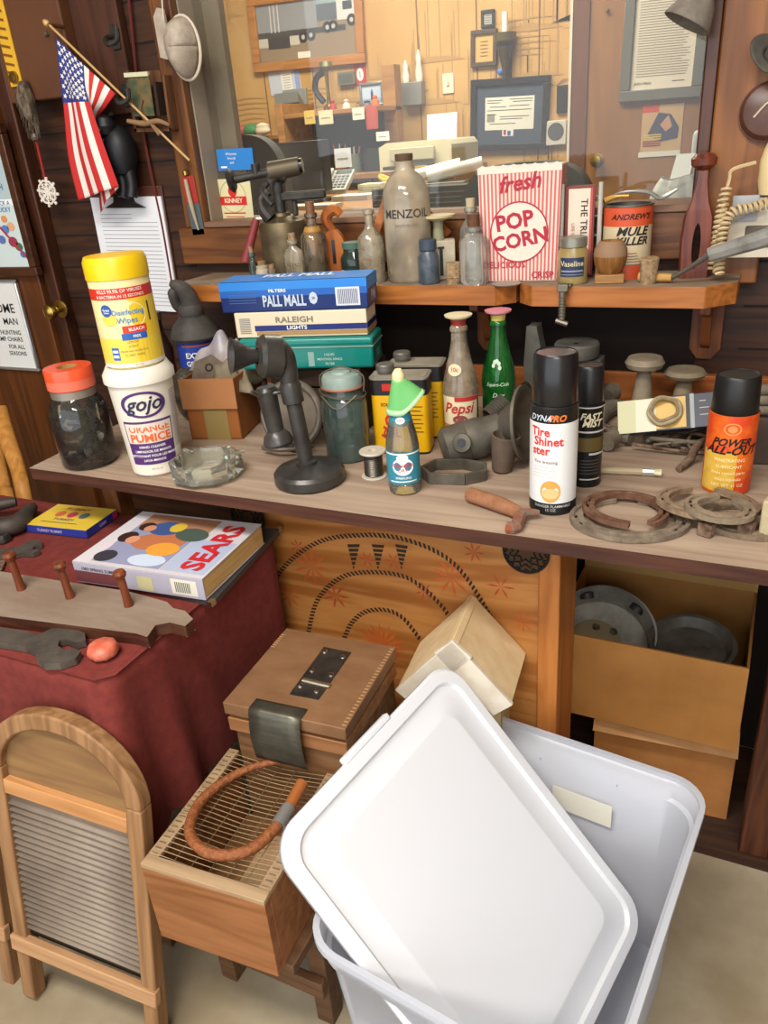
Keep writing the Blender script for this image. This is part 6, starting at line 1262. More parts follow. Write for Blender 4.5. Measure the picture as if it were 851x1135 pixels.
tag(mb.build('wire_tangle', smooth=60), 'thin rusty wires behind the dusty wooden strip', 'wire', kind='stuff').location = (c0.x, c0.y, ZC)
a = at(838, 520, ZC); gl = mat('#4b3c34', .7, 0, '#3c302a', 20)
mb = MB(); mb.box(-.035, .035, 0, .04, 0, .075, gl); solo(mb, 'dark_block', 'dark brown upright block right of the orange spray can', 'block', (a.x+.015, a.y+.02, ZC), R(8), bevel=.003)
mb = MB()
for k in range(3): mb.tube([(-.02, -.0, .008+k*.016), (.06, -.004, .012+k*.016)], [.008, .009], dm, 10)
o = solo(mb, 'stacked_files', 'three dusty rods lying on the dark block at the right edge', 'rods', (a.x-.01, a.y+.03, ZC+.075), R(6), smooth=60)
a = at(848, 600, ZC); mb = MB(); mb.box(-.01, .05, 0, .05, 0, .052, mat('#b9ab8c', .8, 0, '#a3926f', 20)); solo(mb, 'pale_block', 'pale wooden block cut off by the right edge of the photo', 'block', (a.x+.0, a.y+.005, ZC), R(-14), bevel=.003)
a, b = at(790, 438, ZC+.06), at(851, 425, ZC+.07)
casting('pipe_pair', 'dusty tan curved rod at the back right corner of the counter', 'rod', [at(793, 452, ZC+.03), at(815, 438, ZC+.05), at(840, 434, ZC+.05), at(870, 434, ZC+.04)], [.006, .009, .009, .009], dm)
# horseshoes
def shoe(lb, px, py, w, l, z, rz, mt, tilt=(0, 0), bw=.021, th=.007, gap=.35, seed=0):
    p = at(px, py, z); t = thing('horseshoe', lb, 'horseshoe', tuple(p), rot=(R(tilt[0]), R(tilt[1]), R(rz)))
    K = 30; L = []
    for i in range(K+1):
        a = -PI/2+gap+(2*PI-2*gap)*i/K; s_ = math.sin(a); cx_ = w*math.cos(a)*(1 if s_ > 0 else 1-.18*s_*s_); L.append(Vector((cx_, l*s_*(1. if s_ > 0 else 1.15), 0)))
    mb = MB(); vs = []; fs = []
    for i in range(K+1):
        a = L[max(0, i-1)]; b = L[min(K, i+1)]; d = (b-a).normalized(); nn = Vector((d.y, -d.x, 0)); bb = bw*(1-.3*abs(i/K-.5)*2)
        for o_, zz_ in ((-.5, 0), (.5, 0), (.5, th), (.2, th), (.12, th*.6), (-.02, th*.6), (-.1, th), (-.5, th)): v = L[i]+nn*(bb*o_); vs.append((v.x, v.y, zz_))
    for i in range(K):
        for k in range(8): k2 = (k+1) % 8; fs.append((i*8+k, (i+1)*8+k, (i+1)*8+k2, i*8+k2))
    fs += [tuple(range(8)), tuple(range(K*8, K*8+8))[::-1]]; mb.add(vs, fs, mt); hb = mb
    for f in (.16, .24, .32, .68, .76, .84):
        v = L[int(f*K)]; hb.cbox((v.x, v.y, th*.72), (.0035, .005, .001), BLK2)
    mb.build('shoe_bar', t, smooth=40); return t
hs = lambda c, c2: mat(c, .8, .25, c2, 50, bump=.5)
shoe('large worn horseshoe lying flat under the left rusty one', 697, 577, .07, .056, ZC+.001, 192, hs('#6a5c4e', '#8a7c6a'), bw=.022, gap=.3)
shoe('rusty brown horseshoe resting on the large flat one, left of the group', 693, 566, .05, .052, ZC+.009, 28, hs('#5a3a2a', '#7e5c48'), (-3, 2), bw=.018)
shoe('big tan horseshoe opening upwards, in the middle of the horseshoe group', 783, 560, .058, .05, ZC+.014, 190, hs('#7d6751', '#9a846a'), (4, -3), bw=.02)
shoe('smaller grey tan horseshoe lying on the big tan one', 797, 566, .036, .034, ZC+.024, 170, hs('#80705c', '#978670'), (3, -2), bw=.019)
shoe('grey brown horseshoe sticking out at the right, next to the pale block', 822, 578, .044, .05, ZC+.001, 60, hs('#74634f', '#8f7f69'), (0, 0), bw=.02)
for px, py, lb in ((784, 592, 'rusty square bolt head sticking out below the tan horseshoe'), (828, 592, 'rusty square bolt head beside the pale block')):
    p = at(px, py, ZC); t = thing('rusty_bolt', lb, 'bolt', (p.x, p.y, ZC+.0095), R(65)); MB().cyl((0, 0, 0), (.05, 0, 0), .0055, RUST, 10).build('shank', t); MB().box(-.012, .002, -.0095, .0095, -.0095, .0095, RUST).build('bolt_head', t, bevel=.002)
p = at(75, 500, ZC); mb = MB(); P = [(.022*math.cos(k*.7), .016*math.sin(k*.7), .003+.0015*k/6) for k in range(22)]; mb.tube(P, .0012, mat('#8d8678', .5, .5), 6, n=3); solo(mb, 'wire_coil', 'thin coil of wire on the counter left of the big glass jar', 'wire', (p.x-.005, p.y+.02, ZC))
# ================================================================== UNDER AND IN FRONT OF THE COUNTER
YP = 1.06
xl, xr = -.86, atY(622, 640, YP).x; 
t = thing('cedar_panel_chest', 'orange cedar chest front with rope arcs and red painted figures under the counter', 'chest', (0, YP, 0)); cedar = wood('#985c26', '#b67b40', 'x', 3.2, .5, 1.0, '#a4662e')
pmb = MB().box(xl, xr-.035, 0, .12, .02, .738, cedar)
MB().box(xr-.035, xr, -.008, .12, .0, .738, wood('#9c5a24', '#b97538', 'z', 5, .5)).build('corner_post', t, bevel=.003)
MB().box(xl, xr, -.014, .02, .716, .738, wood('#8a4f26', '#a4683a', 'x', 5, .6)).build('top_rail', t, bevel=.002)
arc_c = atY(398, 740, YP); rope = mat('#2e2117', .7)
def arcxz(f0, f1, rx, rz, n=60): return [(arc_c.x+rx*math.cos(a), arc_c.z+rz*math.sin(a)) for a in [R(f0+(f1-f0)*k/n) for k in range(n+1)]]
mb = pmb
for (pts3, nn) in (([(298, 680), (310, 635), (350, 602), (400, 593), (450, 598), (500, 622), (535, 668), (565, 730)], 80), ([(342, 700), (352, 665), (378, 640), (415, 634), (455, 642), (490, 672), (505, 700)], 56), ([(382, 706), (390, 690), (405, 678), (428, 676), (448, 686), (468, 712)], 30)):
    pts = catmull([atY(a, b, YP) for a, b in pts3], 14)
    L = [0]
    for i in range(1, len(pts)): L.append(L[-1]+(pts[i]-pts[i-1]).length)
    tot = L[-1]; st = .0085; k = 0; s_ = 0
    while s_ < tot-.004:
        while L[k+1] < s_ and k < len(L)-2: k += 1
        d = (pts[k+1]-pts[k]).normalized(); q = pts[k].lerp(pts[k+1], (s_-L[k])/max(1e-6, L[k+1]-L[k])); nn_ = Vector((-d.z, 0, d.x))
        w_ = .0045; a_ = q+nn_*w_-d*.0035; b_ = q+nn_*w_+d*.0012; c_ = q-nn_*w_+d*.0055; e_ = q-nn_*w_+d*.0008
        mb.quad([(v.x, -.0007, v.z) for v in (a_, b_, c_, e_)], rope); s_ += st
for k, px in enumerate((393, 420, 446)):
    a = atY(px-8, 603, YP); b = atY(px+6, 603+k, YP); c = atY(px-1, 632, YP)
    for g in range(6): f0 = g/6; f1 = (g+.7)/6; A0, B0 = a.lerp(c, f0), b.lerp(c, f0); A1, B1 = a.lerp(c, f1), b.lerp(c, f1); mb.quad([(A0.x, -.0007, A0.z), (B0.x, -.0007, B0.z), (B1.x, -.0007, B1.z), (A1.x, -.0007, A1.z)], rope)
rd = mat('#b5501f', .6, 0, '#bd5f28', 30); rd2 = mat('#a8401f', .6)
def flower(px, py, s, n, m_):
    q = atY(px, py, YP)
    for k in range(n):
        a = 2*PI*k/n; 
        mb.quad([(q.x, -.0005, q.z), (q.x+s*.6*math.cos(a-.14), -.0005, q.z+s*.6*math.sin(a-.14)), (q.x+s*math.cos(a), -.0005, q.z+s*math.sin(a)), (q.x+s*.6*math.cos(a+.14), -.0005, q.z+s*.6*math.sin(a+.14))], m_)
for a_ in ((345, 628, .042, 9), (330, 606, .018, 7), (372, 660, .03, 7), (500, 640, .038, 9), (525, 612, .02, 7), (425, 715, .05, 15), (540, 690, .02, 8), (320, 660, .03, 8), (470, 655, .02, 7), (407, 620, .018, 6), (436, 622, .018, 6), (555, 650, .025, 6), (580, 690, .022, 8)): flower(*a_, rd if a_[3] > 7 else rd2)
mb.build('panel', t, smooth=0)
q = atY(583, 612, YP-.008)
def doily(t, q):
    mb = MB(); bkk = mat('#1c1510', .8)
    mb.tube([(q.x+.036*math.cos(k*PI/16), -.01, q.z+.036*math.sin(k*PI/16)) for k in range(32)], .0022, bkk, 6, closed=True)
    for r_, n_ in ((.03, 16), (.021, 12), (.012, 8)):
        for k in range(n_):
            a = 2*PI*k/n_; a2 = 2*PI*(k+.5)/n_; mb.tube([(q.x+r_*math.cos(a), -.01, q.z+r_*math.sin(a)), (q.x+(r_+.007)*math.cos(a2), -.01, q.z+(r_+.007)*math.sin(a2)), (q.x+r_*math.cos(a2+PI/n_), -.01, q.z+r_*math.sin(a2+PI/n_))], .0013, bkk, 5)
    mb.disc(.0365, mat('#4a3018', .8), TR(q.x, -.0085, q.z) @ UP, 32); mb.build('black_medallion', t)
doily(t, q); doily(t, atY(275, 573, YP-.008))
# thin dark sheet standing in for shade on the floor, and the boxes
def cbx(t, w, d, h, c, th=.004, flaps=()):
    mb = MB(); mb.box(-w, w, 0, d, 0, th, c); mb.box(-w, w, 0, th, th, h, c); mb.box(-w, w, d-th, d, th, h, c); mb.box(-w, -w+th, th, d-th, th, h, c); mb.box(w-th, w, th, d-th, th, h, c); mb.build('box_walls', t, smooth=0)
zL = .232
solo(MB().box(-.62, .5, -.16, .16, 0, .004, wood('#2c1a10', '#3f2818', 'x', 4, .8)), 'floor_shade_sheet', 'thin dark brown sheet standing in for the shaded floor under the counter boxes', 'board', (.2, 1.315, 0))
a, b = atY(665, 800, 1.25), atY(812, 830, 1.25)
t = thing('cardboard_box', 'lower brown cardboard box on the floor under the counter', 'box', ((a.x+b.x)/2, 1.245, .0045), R(3)); w = (b.x-a.x)/2+.008; cbx(t, w, .2, zL-.012, CARD)
MB().box(-w, w, -.004, .2, zL-.012, zL-.008, CARD).build('top_flap', t, smooth=0); MB().prism([(0, 0), (-.03, -.035), (-.032, -.032), (-.002, .003)], -w, w, CARD_L, TR(0, -.002, zL-.014) @ Matrix(((0, 0, 1, 0), (1, 0, 0, 0), (0, 1, 0, 0), (0, 0, 0, 1)))).build('front_flap', t, smooth=0)
a, b = atY(612, 713, 1.19), atY(833, 726, 1.19); zb = zL; zt = a.z*.5+b.z*.5
t = thing('cardboard_box', 'upper open cardboard box holding a metal drum and a pan, under the counter', 'box', ((a.x+b.x)/2, 1.19, zb), R(-1)); w = (b.x-a.x)/2; h = zt-zb; CB = mat('#a9753a', .85, 0, '#9a672f', 9); cbx(t, w, .26, h, CB)
MB().box(-w, w, .256, .26, h, h+.12, mat('#a98348', .85)).build('rear_flap', t, smooth=0, label='raised rear flap'); pass
bx = (a.x+b.x)/2
# brake drum & pan inside
q = Vector((colX(668, 1.31, zt), 1.315, zb+.005)); st = mat('#9a968c', .5, .25, '#7d786e', 25)
t = thing('metal_drum', 'shallow round grey metal drum with dark fittings, tilted in the upper cardboard box', 'drum', (q.x, q.y, zb+.085), rot=(R(28), R(12), 0)); r = .095
MB().lathe([(0, 0), (r*.72, 0), (r*.95, .01), (r, .07), (r-.004, .07), (r*.92, .012), (r*.7, .006), (0, .006)], st, 44).build('bowl', t); MB().lathe([(.05, .008), (.052, .014), (.045, .018), (0, .018)], mat('#9a8a6c', .5, .4), 32, TR(-.01, -.01, 0)).build('centre_plate', t)
for a_ in (60, 130):
    mb = MB(); mb.lathe([(0, 0), (.014, 0), (.014, .012), (.008, .014), (0, .012)], DARKIRON, 16, TR(.082*math.cos(R(a_)), .082*math.sin(R(a_)), .045, -60*math.sin(R(a_)), 60*math.cos(R(a_)), 0)); mb.build('fitting', t)
    MB().lathe([(0, 0), (.008, 0), (.008, .01), (0, .01)], DARKIRON, 12, TR(.03*math.cos(R(a_)), .03*math.sin(R(a_)), .008)).build('bolt', t)
q = Vector((colX(776, 1.30, zt), 1.30, zb)); t = thing('round_pan', 'round dark steel pan lying in the right part of the upper cardboard box', 'pan', (q.x-.01, q.y+.005, zb+.115), rot=(R(9), 0, 0)); pm = mat('#4a4640', .5, .3, '#66625a', 20)
MB().lathe([(0, 0), (.062, 0), (.07, .018), (.078, .02), (.078, .023), (.07, .022), (.06, .004), (0, .004)], pm, 44).build('pan_body', t)
mb = MB(); rr = random.Random(41)
for k in range(14): mb.cbox((0, 0, 0), (rr.uniform(.04, .08), rr.uniform(.03, .06), rr.uniform(.01, .03)), [mat('#8f7650', .8), IRON, mat('#3c352c', .8)][k % 3], TR(rr.uniform(-w+.05, w-.05), rr.uniform(.05, .2), rr.uniform(.03, .075), rr.uniform(-15, 15), rr.uniform(-15, 15), rr.uniform(0, 180)))
tag(mb.build('packing_scraps', smooth=0), 'mixed scraps filling the bottom of the upper cardboard box', 'scraps', kind='stuff').location = (bx, 1.19, zb)

# ---- birdhouse
q = at(490, 790, .25); YB_ = .965
A = atY(510, 690, YB_); wl = atY(430, 752, YB_); wr2 = atY(556, 785, YB_-.0)
t = thing('birdhouse', 'small pale wooden birdhouse with a white trimmed gable roof behind the white lid', 'birdhouse', (A.x, YB_, 0), R(6)); pl = wood('#cdb184', '#dcc49a', 'x', 3, .6, .3); wt = mat('#d9d0c0', .6, 0, '#c7bba6', 20)
za = A.z; hw = .075; ze = za-.085
mb = MB(); mb.prism([(-hw+.012, .04), (hw-.012, .04), (hw-.012, ze-.0), (0, za-.016), (-hw+.012, ze)], -.08, 0, mat('#c5b184', .6, 0, '#b9a477', 15), UP); mb.build('house_body', t, bevel=.002)
for s_ in (-1, 1):
    mb = MB(); L = math.hypot(.1, .1); th_ = math.atan2(za-ze+.012, hw+.01); M = TR(0, 0, za) @ Euler((0, s_*th_, 0)).to_matrix().to_4x4()
    if s_ > 0: mb.box(0, .138, -.045, .085, -.012, 0, pl, M)
    else: mb.box(-.148, 0, -.045, .085, -.012, 0, pl, M)
    mb.build('roof_board', t, bevel=.001)
    mb = MB()
    if s_ > 0: mb.box(0, .14, -.053, -.045, -.04, .001, wt, M)
    else: mb.box(-.15, 0, -.053, -.045, -.04, .001, wt, M)
    mb.build('white_trim', t, bevel=.001)
MB().box(-hw+.012, hw-.012, -.0, .08, 0, .04, pl).build('floor_block', t)

# ---- low wooden stool, wooden box, mesh topped trap
sw = wood('#4c3320', '#65462c', 'x', 6, .6)
zst = .24
t = thing('low_stool', 'low rough wooden stool carrying the mesh topped box', 'stool', (-.60, .72, 0))
MB().box(-.09, .13, -.18, .26, zst-.02, zst, sw).build('seat', t, bevel=.002)
for sx in (-.085, .1):
    for sy in (-.11, .23): MB().box(sx, sx+.03, sy, sy+.03, 0, zst-.02, sw).build('leg', t, bevel=.002)
MB().box(-.085, .13, -.125, -.11, .085, .12, sw).build('stretcher', t, bevel=.002)
# mesh topped trap
zt = .39; A_, B_, C_ = at(155, 957, zt), at(286, 1010, zt), at(248, 822, zt)
ex = (B_-A_); wt_ = ex.length; ang = math.atan2(ex.y, ex.x)+R(4); dp_ = .232
t = thing('mesh_topped_box', 'wooden box with a wire mesh top in front of the lidded wooden box', 'trap', (A_.x, A_.y, zst+.001), ang); h = zt-zst-.001; tw = wood('#7a4a24', '#96623a', 'x', 5, .6); tr_ = wood('#93785a', '#a98e6c', 'x', 6, .7)
MB().box(0, wt_, 0, .014, 0, h-.008, tw).build('front_board', t, bevel=.001); MB().box(0, .014, .014, dp_, 0, h-.008, tw).build('side_board', t, bevel=.001); MB().box(wt_-.014, wt_, .014, dp_, 0, h-.008, tw).build('side_board', t, bevel=.001); MB().box(.014, wt_-.014, .014, dp_, 0, .01, wood('#6e4826', '#8c643c', 'y', 5, .6)).build('bottom_board', t)
MB().box(0, wt_, 0, .018, h-.008, h, tr_).box(0, .018, .018, dp_, h-.008, h, tr_).box(wt_-.018, wt_, .018, dp_, h-.008, h, tr_).build('top_trim', t, bevel=.0012)
MB().box(.07, .14, .1, .2, .01, .016, wood('#a07c58', '#b8966e', 'y', 5, .6)).box(.145, .185, .13, .2, .01, .03, BLK2).build('inner_board', t)
mb = MB(); wm_ = mat('#a38d6a', .35, .7)
for k in range(26): y_ = .02+k*(dp_-.03)/25; mb.tube([(.002, y_, h+.0015), (.05, y_+.001, h-.004), (wt_/2, y_, h-.007+.002*math.sin(k)), (wt_-.05, y_, h-.004), (wt_-.002, y_, h+.0015)], .0007, wm_, 4, n=2)
for k in range(5): x_ = .04+k*(wt_-.08)/4; mb.tube([(x_, .012, h-.0045), (x_, dp_*.5, h-.005), (x_, dp_-.01, h-.0045)], .0006, wm_, 4)
o = mb.build('wire_mesh', t, smooth=0)
mb = MB(); 
for k in range(22): y_ = .02+k*(dp_-.03)/21; mb.box(.004, .014, y_, y_+.0012, h+.0004, h+.0014, mat('#6f5a42', .6)); mb.box(wt_-.014, wt_-.004, y_, y_+.0012, h+.0004, h+.0014, mat('#6f5a42', .6))
mb.build('staples', t, smooth=0)
# leather-wrapped loop lying on the mesh
zq = zt+.012; P = [at(338, 845, zq+.006), at(300, 845, zq+.004), at(262, 858, zq), at(225, 885, zq), at(210, 918, zq), at(222, 940, zq), at(248, 948, zq), at(280, 940, zq), at(308, 915, zq), at(320, 895, zq+.002), at(335, 868, zq+.006)]
o0 = P[5].copy(); o0.z = zt; lth = mat('#7a4322', .55, 0, '#96592f', 120, (1, 1, 1), bump=.5)
t = thing('braided_whip', 'brown braided leather loop lying on the wire mesh', 'whip', tuple(o0)); MB().tube([v-o0 for v in P[:9]], [.0035, .005, .0065, .0075, .008, .008, .008, .008, .0085], lth, 12, n=7).build('braided_loop', t)
MB().tube([v-o0 for v in P[9:]], [.0085, .0095], mat('#9a5a2a', .5), 12).build('grip', t); MB().tube([P[8]-o0, P[9]-o0], .0105, mat('#7f7b76', .5, .3), 14).build('grey_wrap', t, label='grey tape wrap')
# lidded wooden box behind
zl = .498; TL, TR_, FL, FR_ = at(312, 700, zl), at(424, 717, zl), at(250, 776, zl), at(378, 812, zl)
ex = FR_-FL; w_ = ex.length; ang = math.atan2(ex.y, ex.x); ang += R(4); d_ = ((TL-FL).length+(TR_-FR_).length)/2; zb0 = zst+.001
t = thing('lidded_wooden_box', 'brown wooden box with a riveted hinge on its lid and a grey metal strap', 'box', (FL.x, FL.y, zb0), ang); H = zl-zb0; bw_ = wood('#674224', '#835f3e', 'x', 5, .55)
lidm = mat('#856142', .6, 0, '#765336', 12, (1, 2, 1), bump=.05)
MB().box(.004, w_-.004, .006, d_-.004, 0, H-.055, bw_).box(.0, w_, -.004, d_, H-.055, H-.03, wood('#80522f', '#9a6c45', 'x', 5, .55)).build('box_body', t, bevel=.0015)
MB().box(-.002, w_+.002, -.006, d_+.002, H-.022, H, lidm).box(.02, w_-.02, .01, d_-.01, H-.03, H-.022, BLK2).build('lid', t, bevel=.0015)
mb = MB()
for k in range(26): mb.box(w_-.006, w_+.0005, .0+k*d_/26, .0+k*d_/26+.002, H+.0002, H+.0007, mat('#b08a60', .6))
for k in range(7): mb.box(-.001, .006, d_-.02-k*.006, d_-.018-k*.006, H+.0002, H+.0007, mat('#b08a60', .6))
mb.build('staple_marks', t, smooth=0)
sm = mat('#4f4c47', .35, .8, '#6a6660', 30)
def onlid(px, py): return t.matrix_basis.inverted() @ at(px, py, zl)
bpy.context.view_layer.update()
hp = [onlid(321, 770), onlid(353, 776), onlid(389, 724), onlid(359, 718)]
mb = MB(); mb.prism([(p_.x, p_.y) for p_ in hp], H, H+.002, sm); hg = mb.build('hinge_plate', t, smooth=0)
mb = MB(); 
for px, py in ((360, 723), (380, 729), (346, 744), (367, 749), (333, 761), (351, 767)): q = onlid(px, py); mb.lathe([(0, H+.002), (.005, H+.002), (.0045, H+.0035), (.002, H+.0045), (0, H+.0045)], CHROME, 12, TR(q.x, q.y, 0))
mb.build('screw', hg); 
q0_, q1_ = onlid(336, 755), onlid(366, 762); MB().tube([(q0_.x, q0_.y, H+.003), (q1_.x, q1_.y, H+.003)], .004, mat('#b7ae9a', .3, .9), 10, flat=(.7, 1.2)).build('hinge_pin', hg)
s0, s1 = onlid(283, 770), onlid(341, 785); xs0, xs1 = s0.x+.008, s1.x+.002
mb = MB()
def strap(u, v):
    x_ = xs0+(xs1-xs0)*u
    if v < .3: k = v/.3; return (x_, .015-.024*k, H+.001+.001*k)
    k = (v-.3)/.7; return (x_+.004*k, -.009-.006*math.sin(k*PI)-.006*k, H+.002-.088*k)
mb.grid(strap, 4, 16, mat('#56544a', .4, .7, '#6d6a5c', 22, (1, 1, 4))); mb.build('metal_strap', t, solid=.0015, label='dull grey metal strap hanging over the front', smooth=60)

# ---- red cloth covered table
ZT = .62
XR, YF_, YBk, XL = -.738, .585, 1.02, -1.9
cloth = mat('#742c24', .92, 0, '#65241e', 60, bump=.08)
t = thing('side_table', 'low table hidden under the dark red cloth', 'table', (-1.31, .8, 0)); MB().box(-.58, .55, -.2, .2, ZT-.03, ZT-.004, sw).build('table_top', t)
for sx in (-.55, .48):
    for sy in (-.18, .15): MB().box(sx, sx+.03, sy, sy+.03, 0, ZT-.03, sw).build('leg', t)
# perimeter of the drape: right side and front, hanging with folds
def drape():
    mb = MB(); nu, nv = 150, 26
    path = [(XL, YF_), (XR-.02, YF_), (XR, YF_+.02), (XR, YBk-.01), (XR-.01, YBk), (XL, YBk)]
    seg = [0]
    for i in range(1, len(path)): seg.append(seg[-1]+math.hypot(path[i][0]-path[i-1][0], path[i][1]-path[i-1][1]))
    def pt(s):
        for i in range(len(path)-1):
            if s <= seg[i+1] or i == len(path)-2:
                k = (s-seg[i])/(seg[i+1]-seg[i]); d = Vector((path[i+1][0]-path[i][0], path[i+1][1]-path[i][1], 0)).normalized()
                return Vector((path[i][0]+(path[i+1][0]-path[i][0])*k, path[i][1]+(path[i+1][1]-path[i][1])*k, 0)), d
    def f(u, v):
        s = u*seg[-1]; p, d = pt(s); n = Vector((d.y, -d.x, 0)); cs = seg[1]+.01; dc = abs(s-cs); side = 1 if s < cs+.03 else .25
        corner = math.exp(-(dc/.12)**2); fold = math.sin(s*34)*.5+math.sin(s*61+1)*.3
        out = v*(.006+.010*fold)*side+v*.055*corner*(.5+.5*math.cos((s-cs)*62)); drop = .285*v
        if v == 0: return p-n*.008+Vector((0, 0, ZT))
        return p+n*out+Vector((0, 0, ZT-.003-drop))
    mb.grid(f, nu, nv, cloth)
    mb.add([(p_[0], p_[1], ZT-.0006) for p_ in path], [tuple(range(len(path)))], cloth); 
    return mb
dr = drape(); tag(dr.build('table_cloth', smooth=70), 'dark red cloth draped over the low table at the left', 'tablecloth')
# ---- things on the cloth
# Sears catalogue on a black binder
a, b, c = at(80, 637, ZT), at(230, 664, ZT), at(142, 572, ZT); 
tb = thing('ring_binder', 'black binder lying under the thick catalogue', 'binder', tuple(at(215, 620, ZT)), R(2))
pts = [at(180, 660, ZT+.001), at(237, 672, ZT+.001), at(311, 590, ZT+.001), at(150, 580, ZT+.001), at(110, 630, ZT+.001)]
bl_ = tb.location; mb = MB(); mb.prism([(p_.x-bl_.x, p_.y-bl_.y) for p_ in pts], .0, .009, mat('#3c3a3a', .5)); tb.rotation_euler = (0, 0, 0); mb.build('cover', tb, bevel=.001, smooth=0)
mb = MB(); q = pts[1]; 
for k, q in enumerate((pts[1], pts[2])): mb.box(q.x-bl_.x-.008, q.x-bl_.x+.001, q.y-bl_.y-.006, q.y-bl_.y+.006, .002, .011, CHROME)
mb.build('metal_corner', tb, smooth=0)
zc_ = ZT+.01; TLc, TRc, BLc, BRc = at(143, 566, zc_+.038), at(287, 581, zc_+.038), at(80, 622, zc_+.038), at(224, 642, zc_+.038)
ex = BRc-BLc; w_ = ex.length; ang = math.atan2(ex.y, ex.x); d_ = ((TLc-BLc).length+(TRc-BRc).length)/2; h_ = .038
t = thing('catalogue', 'thick mail order catalogue with red capitals on its pictured cover', 'book', (BLc.x, BLc.y, zc_), ang)
MB().box(.003, w_-.001, .002, d_-.002, .002, h_-.002, mat('#c9a468', .8, 0, '#b3905a', 150, (.05, .05, 1))).build('pages', t, smooth=0)
cv = mat('#a9a3b0', .35); mb = MB(); mb.box(0, w_, 0, d_, h_-.002, h_, cv); mb.box(0, w_, 0, d_, 0, .002, cv); mb.box(0, w_, -.001, .002, 0, h_, mat('#a8a4b2', .35)); mb.build('cover', t, bevel=.0008, smooth=0)
mb = MB(); M = TR(0, 0, h_+.0004)
def fr(x0, x1, y0, y1, c, l=0): mb.flat(x0*w_, x1*w_, y0*d_, y1*d_, mat(c, .4), M @ TR(0, 0, l))
fr(.0, 1, 0, 1, '#c9c3c6'); fr(0, .12, 0, 1, '#cfcace', .0002); fr(.12, .7, .72, .97, '#a8795c', .0002); fr(.12, .65, .05, .72, '#8f93b0', .0003); fr(.66, .98, .05, .6, '#aab4cc', .0003)
def blob(x, y, rx, ry, c, l=.0006, a=0): mb.disc(rx*w_, mat(c, .4), M @ TR(x*w_, y*d_, l, 0, 0, a), 20, ry=ry*d_)
blob(.42, .48, .2, .16, '#b8704a', .0005, 8); blob(.52, .36, .12, .12, '#dd9a3c', .0007); blob(.36, .72, .13, .13, '#3f568a', .0006); blob(.44, .76, .06, .09, '#d0b23c', .0008); blob(.6, .66, .13, .12, '#4c5a50', .0007, -10)
blob(.2, .72, .06, .08, '#3c2620', .0007); blob(.24, .69, .045, .06, '#c98a6c', .0009); blob(.16, .5, .07, .1, '#3c2620', .0007); blob(.22, .46, .05, .07, '#cf9272', .0009); blob(.18, .15, .08, .1, '#3a3540', .0006); blob(.1, .3, .03, .1, '#d8c8d0', .0006); blob(.5, .16, .14, .1, '#c3d0e2', .0006)
mb.text('SEARS', .054, mat('#c22a30', .4), M @ TR(.86*w_, .5*d_, .001, 0, 0, 90), .035, sx=1.06)
S = TR(0, -.0014, 0) @ UP; mb.flat(.0, .35*w_, .002, h_*.6, mat('#6b3a3c', .4), S); mb.flat(.5*w_, .62*w_, .003, h_*.75, mat('#bdb48a', .4), S); mb.flat(.76*w_, .95*w_, .005, h_*.85, mat('#d8d2c0', .4), S)
for k in range(9): mb.flat((.79+.013*k)*w_, (.79+.013*k+.006)*w_, .009, h_*.72, INK, S @ TR(0, 0, .0003))
mb.text('1983 SPRING SUMMER', .008, INK, S @ TR(.22*w_, h_*.72, .0003), .01); mb.build('printing', t, smooth=0)
# yellow card box
z_ = ZT+.016; a, b, c, d = at(28, 582, z_), at(95, 589, z_), at(60, 559, z_), at(125, 562, z_)
ex = b-a; w_ = ex.length; ang = math.atan2(ex.y, ex.x); d_ = (c-a).length
t = thing('card_game_box', 'flat yellow box with blue sides at the back left of the red cloth', 'box', (a.x, a.y, ZT+.001), ang); h_ = .016
MB().box(0, w_, 0, d_, 0, h_, mat('#27348a', .4)).build('box_body', t, bevel=.001, smooth=0)
mb = MB(); M = TR(0, 0, h_+.0004); mb.flat(0, w_, 0, d_, mat('#d8b832', .4), M); mb.text('RUMMY', .014, mat('#c0601f', .4), M @ TR(w_*.45, d_*.83, .0004), .03, .2, 1.2)
for k, c_ in enumerate(('#c9602c', '#c02c50', '#4a5a6a')): mb.disc(.0105, mat(c_, .4), M @ TR(w_*(.28+.2*k), d_*.58, .0004), 20, ry=.012)
mb.text('TURKEY', .011, mat('#3a3a7a', .4), M @ TR(w_*.45, d_*.35, .0004), .02, 0, 1.2); mb.flat(.15*w_, .75*w_, d_*.2, d_*.22, INK, M @ TR(0, 0, .0004))
mb.text('TURKEY RUMMY', .008, mat('#b8a8c8', .4), TR(w_*.4, -.0012, h_*.5) @ UP, .02); mb.text('GAME', .008, mat('#b8a8c8', .4), TR(w_+.0012, d_*.5, h_*.5, 0, 0, 90) @ UP, .02); mb.flat(d_*.0, .014, .002, h_-.002, mat('#c02c50'), TR(w_+.0009, d_-.016, 0, 0, 0, 90) @ UP)
mb.build('printing', t, smooth=0)
